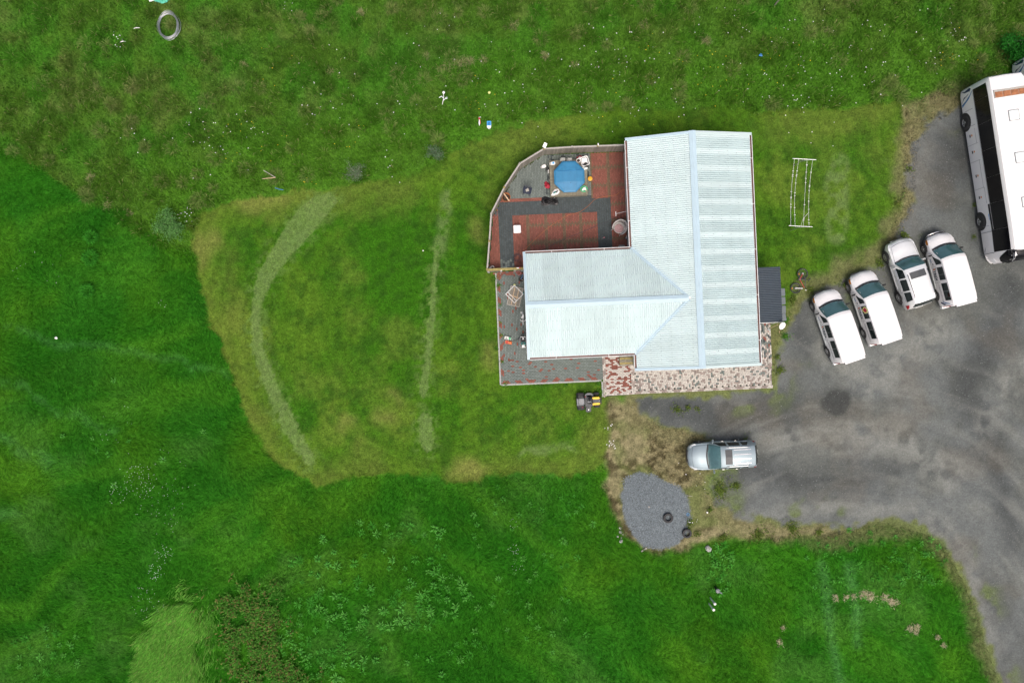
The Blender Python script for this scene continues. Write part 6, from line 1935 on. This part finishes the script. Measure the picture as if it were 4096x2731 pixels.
p = D(133, 776); single('white_scrap', crumple(.10, 1, .8, .06, 10, 4, seed=42), M['plastic_white'], 'small white scrap lying in the west field', 'scrap', (p.x, p.y, .2))
p = D(972, 576); single('white_golf_ball', MB().ball((0, 0, .05), .05, 10, 6), M['plastic_white'], 'small white ball lying on the mown lawn', 'ball', (p.x, p.y, .0), smooth=180)
p = D(1078, 489)
# ------------------------------------------------------------------ loose stones on the heap and the lot
def stones(name, x, y, r0, r1, z, col, k):
    n = len(x)
    r = rng.uniform(r0, r1, n); a0 = rng.uniform(0, 6.28, n)
    v = [np.stack([x, y, z + r * .75], -1)]
    for j in range(5):
        q = r * rng.uniform(.7, 1.2, n)
        v.append(np.stack([x + q * np.cos(a0 + j * 1.2566), y + q * np.sin(a0 + j * 1.2566), z + r * rng.uniform(.0, .3, n)], -1))
    v = np.stack(v, 1).reshape(-1, 3)
    b = np.arange(n)[:, None] * 6
    f = np.concatenate([b + [0, 1 + j, 1 + (j + 1) % 5] for j in range(5)], 1).reshape(-1, 3)
    c = np.repeat(np.array(col) * rng.uniform(1 - k, 1 + k, (n, 1)), 6, 0)
    return tag(link(name, np_mesh(name, v, f, 3, M['pebble'], c)), kind='stuff')
M['pebble'] = mat('pebbles', (1, 1, 1), .85, var=.1, attr='Col', spec=.3)
x = rng.uniform(7, 13, 40000); y = rng.uniform(-15, -4, 40000)
d = sdist(x, y, PILE); kk = d > rng.normal(0, .06, len(x))
stones('gravel', x[kk], y[kk], .018, .04, np.clip(d[kk], 0, 1.2) * .07 - .025, np.array(srgb(104, 113, 118)) * KX, .5)
x = rng.uniform(8, 36, 14000); y = rng.uniform(-24, 21, 14000)
kk = sdist(x, y, LOT) > rng.normal(.1, .3, len(x))
kk &= ~((x > 7.5) & (x < 17.3) & (y > -3.9) & (y < 13.2))
stones('lot_stones', x[kk], y[kk], .012, .034, np.zeros(kk.sum()) - .022, np.array(srgb(106, 110, 108)) * KX, .4)
# ------------------------------------------------------------------ grass and plants
def leaf_material(name, trans=.25, var=.12):
    return mat(name, (1, 1, 1), .75, var=var, scale=5, spec=.06, attr='Col', trans=trans)
M['leaf'] = leaf_material('leaves')

def blades(name, x, y, az, L, wd, h, col, label=None, z0=0.0):
    n = len(x)
    dx, dy = np.cos(az), np.sin(az)
    qx, qy = -dy * wd / 2, dx * wd / 2
    z = np.zeros(n) + z0
    tw = rng.uniform(-.5, .5, n) * wd            # twist, so blades catch the light unevenly
    def P(a, b, zz):
        return np.stack([x + a, y + b, zz], -1)
    m = .5
    v = np.stack([P(-qx * .6, -qy * .6, z), P(qx * .6, qy * .6, z),
                  P(dx * L * m - qx, dy * L * m - qy, z + h - tw), P(dx * L * m + qx, dy * L * m + qy, z + h + tw),
                  P(dx * L, dy * L, z + h * .72)], 1).reshape(-1, 3)
    b = np.arange(n)[:, None] * 5
    f = np.concatenate([b + [0, 1, 3], b + [0, 3, 2], b + [2, 3, 4]], 1).reshape(-1, 3)
    cols = np.repeat(col, 5, 0)
    o = link(name, np_mesh(name, v, f, 3, M['leaf'], cols))
    tag(o, label=label, kind='stuff')
    return o

def zones(x, y):
    _, st, lw, l, f, g, p = ground_colour(x, y)
    return st, l, f, g, p

def pts_where(n, test, box=(-36, 36, -25, 25)):
    x = rng.uniform(box[0], box[1], n); y = rng.uniform(box[2], box[3], n)
    k = test(x, y)
    return x[k], y[k]

HOUSEBOX = [tuple(D(*p)[:2]) for p in ((1140, 330), (1440, 320), (1735, 300), (1780, 880), (1390, 910), (1150, 880))]
def meadow_test(x, y):
    return (sdist(x, y, LAWN) < rng.normal(-.03, .14, len(x))) & (sdist(x, y, FIELD) < .3) & (sdist(x, y, LOT) < -.3) & (sdist(x, y, DRYBUS) < .3) & (y > -2)
def field_test(x, y):
    return (sdist(x, y, FIELD) > -.2) & (sdist(x, y, LAWN) < rng.normal(-.02, .14, len(x))) & (sdist(x, y, LOT) < -.25) & (sdist(x, y, PILE) < -.1) & (sdist(x, y, DRY) < .2)

def tint(c, n, k=.22, straw=None, sw=0.0, gain=1.0):
    c = c * rng.uniform(1 - k, 1 + k, (n, 1)) * gain
    if straw is not None:
        w = (rng.random(n) < sw)[:, None] * rng.uniform(.4, .9, (n, 1))
        c = c * (1 - w) + np.array(srgb(*straw)) * KX * w
    return np.clip(c, .002, .8)

# --- meadow: tussocks of long grass, and low broad leaves between them
tx, ty = pts_where(3600, meadow_test)
nt = len(tx)
tcol, *_ = ground_colour(tx, ty)
tcol = tcol * rng.uniform(.8, 1.25, (nt, 1))
dry = rng.random(nt) < (.05 + .3 * (fbm(tx, ty, 4, 3, 6) > .56)) * (ty > 9)
tcol[dry] = tcol[dry] * .5 + np.array(srgb(122, 136, 80)) * KX * .5
trad = rng.uniform(.12, .42, nt)
ti = rng.integers(0, nt, 100000)
n = len(ti)
ra, rr = rng.uniform(0, 2 * math.pi, n), np.sqrt(rng.random(n)) * trad[ti]
lean = fbm(tx, ty, 5, 3, 2)[ti] * 12
bx, by = tx[ti] + np.cos(ra) * rr, ty[ti] + np.sin(ra) * rr
sx_ = np.cos(ra) + .7 * np.cos(lean); sy_ = np.sin(ra) + .7 * np.sin(lean)
ok = sdist(bx, by, LAWN) < -.03
blades('meadow_grass', bx[ok], by[ok], np.arctan2(sy_, sx_)[ok] + rng.normal(0, .3, ok.sum()), rng.uniform(.18, .5, ok.sum()), rng.uniform(.014, .03, ok.sum()),
       rng.uniform(.12, .42, ok.sum()), tint(tcol[ti][ok], ok.sum(), .3, (150, 152, 100), .06, 1.15))
x, y = pts_where(380000, meadow_test)
n = len(x)
c, *_ = ground_colour(x, y)
broad = fbm(x, y, 3, 3, 1)
blades('meadow_herbs', x, y, rng.uniform(0, 2 * math.pi, n), rng.uniform(.06, .17, n) * (1 + (broad > .5) * .5), rng.uniform(.03, .06, n), rng.uniform(.04, .22, n),
       tint(c, n, .36, (96, 140, 60), .14, 1.18))
# --- green field: fine grass combed by the wind
x, y = pts_where(470000, field_test)
n = len(x)
c, *_ = ground_colour(x, y)
flow = fbm(x, y, 6, 3, 4) * 14 + rng.normal(0, .5, n)
blades('field_grass', x, y, flow, rng.uniform(.12, .34, n), rng.uniform(.014, .03, n), rng.uniform(.05, .24, n) * (.6 + fbm(x, y, 2, 3, 3)), tint(c, n, .38, (70, 140, 36), .10, 1.22))
# --- tall pale grass lying outward in the south-west
x, y = pts_where(120000, lambda x, y: sdist(x, y, BRIGHT) > (fbm(x, y, 1.6, 3, 1) - .45) * 3 + rng.normal(.1, .45, len(x)), (-25, -18.5, -23.5, -9))
n = len(x)
o_ = D(455, 1380)
flow = np.arctan2(y - o_.y, x - o_.x) * .5 - math.pi * .32 + (fbm(x, y, 1.2, 3, 3) - .5) * 1.6 + rng.normal(0, .25, n)
c = np.zeros((n, 3)) + np.array(srgb(104, 170, 62)) * KX
c = c * (.75 + .5 * fbm(x, y, 1.5, 3, 5))[:, None]
blades('lodged_grass', x, y, flow, rng.uniform(.3, .8, n), rng.uniform(.012, .03, n), rng.uniform(.1, .55, n), tint(c, n, .42, (150, 176, 96), .15))
# --- short lawn grass
x, y = pts_where(300000, lambda x, y: (sdist(x, y, LAWN) > 0) & (sdist(x, y, HOUSEBOX) < 0) & (sdist(x, y, LOT) < 0))
n = len(x)
c, *_ = ground_colour(x, y)
blades('lawn_grass', x, y, rng.uniform(0, 6.283, n), rng.uniform(.04, .09, n), rng.uniform(.012, .025, n), rng.uniform(.015, .05, n), tint(c, n, .35, (120, 125, 60), .06, 1.12))
# --- dry weeds by the lot
x, y = pts_where(60000, lambda x, y: (np.maximum(sdist(x, y, DRY), sdist(x, y, DRYBUS)) > 0) & (sdist(x, y, LOT) < .35) & (sdist(x, y, PILE) < 0), (9, 33, -10, 20))
n = len(x)
c, *_ = ground_colour(x, y)
blades('dry_weeds', x, y, rng.uniform(0, 6.283, n), rng.uniform(.08, .26, n), rng.uniform(.012, .03, n), rng.uniform(.03, .22, n), tint(c, n, .4, (160, 148, 108), .2, 1.1))
# --- weeds creeping into the lot
def weeds(name, spots, ncl, colr, L=(.08, .2), wdt=(.02, .045), hh=(.04, .2), jit=1.3):
    X, Y, A = [], [], []
    for (px, py, r) in spots:
        c_ = D(px, py)
        k = int(ncl * r * r / 100)
        a = rng.uniform(0, 6.283, k); q = np.abs(rng.normal(0, .55, k)) * r / 34.45 * (.5 + .9 * rng.random()) * (1 + .5 * np.sin(a * 2 + r + px))
        X.append(c_.x + np.cos(a) * q); Y.append(c_.y + np.sin(a) * q); A.append(a + rng.normal(0, jit, k))
    X, Y, A = np.concatenate(X), np.concatenate(Y), np.concatenate(A)
    n = len(X)
    c = np.zeros((n, 3)) + np.array(srgb(*colr)) * KX
    return blades(name, X, Y, A, rng.uniform(*L, n), rng.uniform(*wdt, n), rng.uniform(*hh, n), tint(c, n, .35, (130, 130, 70), .1))
weeds('lot_weeds', [(1653, 1125, 24), (1690, 1115, 14), (1710, 1010, 10), (1555, 940, 12), (1580, 935, 8), (1600, 938, 6), (1790, 850, 14), (1785, 820, 9), (1660, 1235, 18), (1740, 1228, 20), (1820, 1212, 18), (1880, 1222, 12), (1630, 1170, 10), (1583, 1200, 12), (1600, 1225, 10),
    (2075, 540, 14), (2060, 470, 12), (2085, 390, 9), (2235, 545, 6), (2236, 470, 6), (1995, 640, 10), (1940, 655, 10), (1820, 690, 14), (2020, 605, 14), (1860, 665, 10)], 70, (96, 118, 52))
weeds('edge_weeds', [(1806, 735, 9), (1803, 772, 9), (1145, 655, 8), (1150, 700, 5), (1136, 640, 8), (1152, 770, 6), (1153, 830, 5), (1140, 800, 5), (1160, 882, 8), (1240, 885, 6), (1300, 884, 5), (1378, 900, 12), (1345, 905, 9), (1375, 880, 8), (1148, 740, 4)], 330, (76, 128, 40), (.04, .11), (.015, .035), (.03, .12))
# straw lying in the south-east field
weeds('straw_heaps', [(1918, 1372, 9), (1942, 1370, 5), (1960, 1368, 5), (1985, 1366, 9), (1998, 1368, 9), (2030, 1372, 10), (2045, 1380, 7), (2055, 1382, 7), (2090, 1442, 7), (2105, 1438, 8), (2103, 1450, 6), (2152, 1462, 6), (2165, 1480, 4), (1790, 1473, 5), (1798, 1440, 4)], 300, (200, 192, 162), (.1, .28), (.015, .03), (.06, .16), 3.0)
# pale bleached tussocks in the meadow
weeds('bleached_grass', [(1050, 148, 10), (1066, 145, 7), (1080, 142, 9), (1110, 140, 7), (1028, 152, 6), (1010, 160, 5), (1250, 130, 9), (560, 150, 7), (220, 200, 6), (250, 470, 6), (300, 490, 5), (210, 410, 9), (980, 130, 5), (1320, 150, 6),
    (760, 165, 6), (1620, 95, 9), (1900, 70, 7), (1480, 60, 9), (1180, 60, 8), (830, 30, 8)], 130, (138, 146, 98), (.15, .4), (.012, .025), (.1, .3))

# --- flowers
def flowers(name, x, y, r0, r1, z0, z1, colr):
    n = len(x)
    r = rng.uniform(r0, r1, n); z = rng.uniform(z0, z1, n); a0 = rng.uniform(0, 6.28, n)
    v = [np.stack([x, y, z + r * .4], -1)]
    for k in range(6):
        q = r * (1.0 if k % 2 else .75)
        v.append(np.stack([x + q * np.cos(a0 + k * 1.047), y + q * np.sin(a0 + k * 1.047), z], -1))
    v = np.stack(v, 1).reshape(-1, 3)
    b = np.arange(n)[:, None] * 7
    f = np.concatenate([b + [0, 1 + k, 1 + (k + 1) % 6] for k in range(6)], 1).reshape(-1, 3)
    c = np.zeros((n * 7, 3)) + np.array(colr)
    return tag(link(name, np_mesh(name, v, f, 3, M['leaf'], c)), kind='stuff')
def scat(spots):
    X, Y = [], []
    for (px, py, r, k) in spots:
        k = int(k * .7) + 1
        c_ = D(px, py); a = rng.uniform(0, 6.28, k); q = np.sqrt(rng.random(k)) * r / 34.45
        X.append(c_.x + np.cos(a) * q); Y.append(c_.y + np.sin(a) * q)
    return np.concatenate(X), np.concatenate(Y)
x, y = scat([(430, 498, 22, 26), (280, 100, 14, 9), (275, 85, 10, 4), (665, 22, 14, 6), (450, 270, 24, 8), (480, 330, 20, 8), (560, 320, 60, 18), (500, 330, 100, 22), (730, 200, 100, 20), (1020, 165, 130, 30), (1400, 170, 120, 40), (1250, 240, 90, 12), (1500, 190, 120, 30), (1900, 180, 160, 60),
    (2000, 60, 200, 60), (1750, 120, 140, 30), (1850, 210, 60, 22), (2150, 130, 80, 30), (1420, 210, 100, 24), (1150, 230, 60, 10), (1600, 30, 90, 14), (1220, 180, 120, 12), (880, 330, 100, 16), (790, 250, 90, 12), (1402, 1020, 14, 20), (1395, 975, 10, 8), (1560, 1110, 60, 14), (1590, 1195, 12, 8), (340, 320, 60, 6)])
flowers('white_flowers', x, y, .02, .046, .28, .42, (.78, .77, .80))
x, y = scat([(325, 1100, 38, 130), (270, 1130, 26, 36), (370, 1170, 60, 60), (380, 1270, 24, 60), (360, 1310, 22, 60), (340, 1380, 40, 60), (400, 1080, 60, 30), (300, 1000, 80, 24), (90, 960 - 350, 60, 20), (1180, 1260, 14, 26), (1190, 1300, 14, 14), (1180, 1200, 12, 12), (375, 700, 10, 6)])
flowers('clover_flowers', x, y, .014, .026, .16, .26, (.6, .66, .62))
x, y = scat([(1480, 200, 120, 26), (1650, 180, 70, 24), (1100, 215, 40, 20), (560, 330, 60, 16), (780, 300, 60, 12), (1800, 130, 80, 22), (2200, 120, 60, 14), (640, 340, 40, 8), (720, 420, 20, 6), (620, 150, 60, 8)])
flowers('yellow_flowers', x, y, .02, .04, .2, .3, (.62, .48, .03))

# --- broad-leaved rosettes, each a plant of its own
def rosette_mesh(seed, nl=13, r=.36, w=.085, hgt=.34, colr=(84, 150, 72)):
    rs = np.random.default_rng(seed)
    v, f, cl = [], [], []
    base = np.array(srgb(*colr)) * KX
    for i in range(nl):
        a = i * 2.399 + rs.normal(0, .2)
        q = rs.uniform(.55, 1.0) * r
        ww = w * rs.uniform(.8, 1.2)
        up = hgt * rs.uniform(.55, 1.0) * (1 - .5 * i / nl)
        d = np.array([math.cos(a), math.sin(a)]); p = np.array([-d[1], d[0]])
        o = len(v)
        for (t, wk, zz) in ((.04, .15, .15), (.35, .8, .75), (.65, 1.0, 1.0), (1.0, 0.05, .72)):
            c0 = d * q * t
            if t == 1.0:
                v.append((*c0, up * zz))
            else:
                v.append((*(c0 - p * ww * wk * .5), up * zz + ww * .18))
                v.append((*c0, up * zz))
                v.append((*(c0 + p * ww * wk * .5), up * zz + ww * .18))
        for k in (0, 3):
            f += [(o + k, o + k + 1, o + k + 4), (o + k, o + k + 4, o + k + 3), (o + k + 1, o + k + 2, o + k + 5), (o + k + 1, o + k + 5, o + k + 4)]
        f += [(o + 6, o + 7, o + 9), (o + 7, o + 8, o + 9)]
        cc = base * rs.uniform(.75, 1.25)
        cl += [cc * .95, cc * 1.12, cc * .95] * 3 + [cc]
    return np_mesh('rosette', np.array(v), np.array(f), 3, M['leaf'], np.array(cl))
rosettes = [rosette_mesh(i, 11 + 2 * (i % 4), .30 + .07 * (i % 3), .05 + .012 * (i % 2), .3, [(76, 150, 54), (90, 160, 66), (64, 138, 44), (82, 154, 62)][i % 4]) for i in range(6)]
rs = np.random.default_rng(77)
def plant_patch(cnt, cx, cy, rx, ry, label, group, smin=.7, smax=1.2, name='broadleaf_weed', avoid=()):
    k = 0
    pts = []
    while k < cnt:
        a, q = rs.uniform(0, 6.283), math.sqrt(rs.random())
        px, py = cx + rx * q * math.cos(a), cy + ry * q * math.sin(a)
        if any((px - u) ** 2 + (py - w_) ** 2 < 15 ** 2 for u, w_ in pts) and rs.random() < .8:
            k += .2
            continue
        pts.append((px, py))
        p = D(px, py)
        o = link(name, rosettes[rs.integers(0, 6)], None, (p.x, p.y, 0.0), rs.uniform(0, 6.283))
        s = rs.uniform(smin, smax)
        o.scale = (s, s, s * rs.uniform(.8, 1.3))
        tag(o, label, 'weed', group)
        k += 1
plant_patch(95, 880, 1320, 230, 130, 'pale green broad-leaved weed rosette in the grass south of the mown lawn', 'weeds in the south field')
plant_patch(70, 760, 1460, 130, 110, 'pale green broad-leaved weed rosette in the grass south of the mown lawn', 'weeds in the south field')
plant_patch(30, 1000, 1440, 130, 110, 'pale green broad-leaved weed rosette in the grass south of the mown lawn', 'weeds in the south field')
plant_patch(34, 1220, 1210, 150, 110, 'pale green broad-leaved weed rosette in the grass south of the mown lawn', 'weeds in the south field', .5, .9)
plant_patch(28, 1240, 1400, 130, 130, 'pale green broad-leaved weed rosette in the grass south of the mown lawn', 'weeds in the south field', .5, .9)
plant_patch(26, 1655, 1305, 34, 60, 'dark broad-leaved dock plant in the cluster below the lone grass-ringed stone', 'docks beside the grey stone', .7, 1.15, 'dock_plant')
plant_patch(58, 2010, 1300, 170, 95, 'broad-leaved dock plant in the tall grass inside the bend of the gravel road', 'docks inside the road bend', .6, 1.0, 'dock_plant')
plant_patch(18, 2110, 1290, 70, 60, 'broad-leaved dock plant in the tall grass inside the bend of the gravel road', 'docks inside the road bend', .6, 1.0, 'dock_plant')
plant_patch(24, 110, 1500, 90, 60, 'broad-leaved weed rosette growing west of the pale lodged grass', 'weeds in the west field', .6, 1.0)
plant_patch(9, 330, 980, 220, 220, 'broad-leaved weed rosette growing west of the pale lodged grass', 'weeds in the west field', .6, .9)

# --- brown-green dock thicket
x, y = pts_where(48000, lambda x, y: (sdist(x, y, DOCKS) > (fbm(x, y, 1.5, 3, 1) - .52) * 3 + rng.normal(0, .55, len(x))) & (fbm(x, y, .7, 3, 5) > .40), (-23, -11, -23.5, -8))
n = len(x)
cl_ = fbm(x, y, .8, 3, 2)
c = np.zeros((n, 3)) + np.array(srgb(78, 132, 48)) * KX
c = np.where((rng.random(n) < .22)[:, None], np.array(srgb(116, 116, 66)) * KX, c)
blades('dock_thicket', x, y, rng.uniform(0, 6.283, n), rng.uniform(.12, .28, n), rng.uniform(.04, .09, n), rng.uniform(.1, .25, n), tint(c, n, .4), z0=np.clip(cl_ - .3, 0, 1) * .5 + rng.uniform(0, .12, n))

# --- shrubs: stems and crowns of small leaves
def shrub(name, label, px, py, r, hgt, nleaf, colr, leaf=(.05, .03), dens=.5, group=None, nst=7):
    base = D(px, py)
    t = thing(name, label, 'shrub', (base.x, base.y, 0), 0, group)
    st = MB(); tips = []
    for i in range(nst):
        a = i * 2.4 + rs.uniform(-.4, .4); q = r * rs.uniform(.35, .95)
        p1 = Vector((math.cos(a) * q * .4, math.sin(a) * q * .4, hgt * .5)); p2 = Vector((math.cos(a) * q, math.sin(a) * q, hgt * rs.uniform(.6, 1)))
        st.tube([(0, 0, -.03), p1, p2], [.022, .014, .006], 5)
        tips += [p1, p2, (p1 + p2) / 2]
        for _ in range(3):
            m = p1.lerp(p2, rs.uniform(.2, .9)); e = m + Vector(rs.normal(0, r * .25, 3))
            e.z = max(e.z, .05)
            st.tube([m, e], [.008, .004], 4); tips.append(e)
    part('stem', st, M['wood_grey'], t)
    k = rs.integers(0, len(tips), nleaf)
    T = np.array([tuple(p) for p in tips])[k] + rs.normal(0, r * dens * .33, (nleaf, 3))
    T[:, 2] = np.maximum(T[:, 2], .04)
    az = rs.uniform(0, 6.283, nleaf); L = rs.uniform(.7, 1.4, nleaf) * leaf[0]; wd = rs.uniform(.7, 1.3, nleaf) * leaf[1]
    d = np.stack([np.cos(az), np.sin(az), rs.normal(0, .4, nleaf)], -1); q = np.stack([-np.sin(az), np.cos(az), rs.normal(0, .3, nleaf)], -1)
    v = np.stack([T, T + d * (L * .5)[:, None] - q * (wd * .5)[:, None], T + d * L[:, None], T + d * (L * .5)[:, None] + q * (wd * .5)[:, None]], 1).reshape(-1, 3)
    f = np.arange(nleaf * 4).reshape(-1, 4)
    c = np.repeat(np.array(srgb(*colr)) * KX * rs.uniform(.65, 1.35, (nleaf, 1)), 4, 0)
    link('crown', np_mesh('crown', v, f, 4, M['leaf'], c), t)
    return t
shrub('willow_sapling', 'thin grey-green willow sapling at the lawn edge beside two crossed sticks', 818, 402, .75, .9, 700, (106, 128, 96), (.10, .025))
shrub('willow_sapling', 'small grey-green willow sapling standing nearest to the patio fence', 1000, 356, .6, .8, 600, (96, 124, 92), (.10, .025))
shrub('leafy_bush', 'light green leafy bush beside a clump of white flowers at the lawn corner', 392, 524, .95, .8, 2200, (92, 140, 74), (.09, .05))
shrub('dark_bush', 'dense dark green bush growing at the back of the parked coaches', 2325, 128, 1.3, 1.3, 3600, (40, 108, 34), (.12, .07))
for px, py, r_, lb in ((212, 592, .55, 'large bright green grass clump in the west field'), (214, 545, .35, 'small bright green grass clump above the large clump in the west field'), (205, 668, .4, 'bluish green grass clump below the large clump in the west field')):
    k = 420; p = D(px, py)
    a = rs.uniform(0, 6.283, k); q = np.sqrt(rs.random(k)) * r_ * .6
    n0 = blades('grass_clump', np.cos(a) * q, np.sin(a) * q, a + rs.normal(0, .4, k), rs.uniform(.2, .45, k), rs.uniform(.018, .03, k), rs.uniform(.2, .5, k), tint(np.zeros((k, 3)) + np.array(srgb(60, 138, 40)) * KX, k, .3))
    n0.location = (p.x, p.y, 0); del n0['kind']
    tag(n0, lb, 'grass clump', 'grass clumps in the west field')
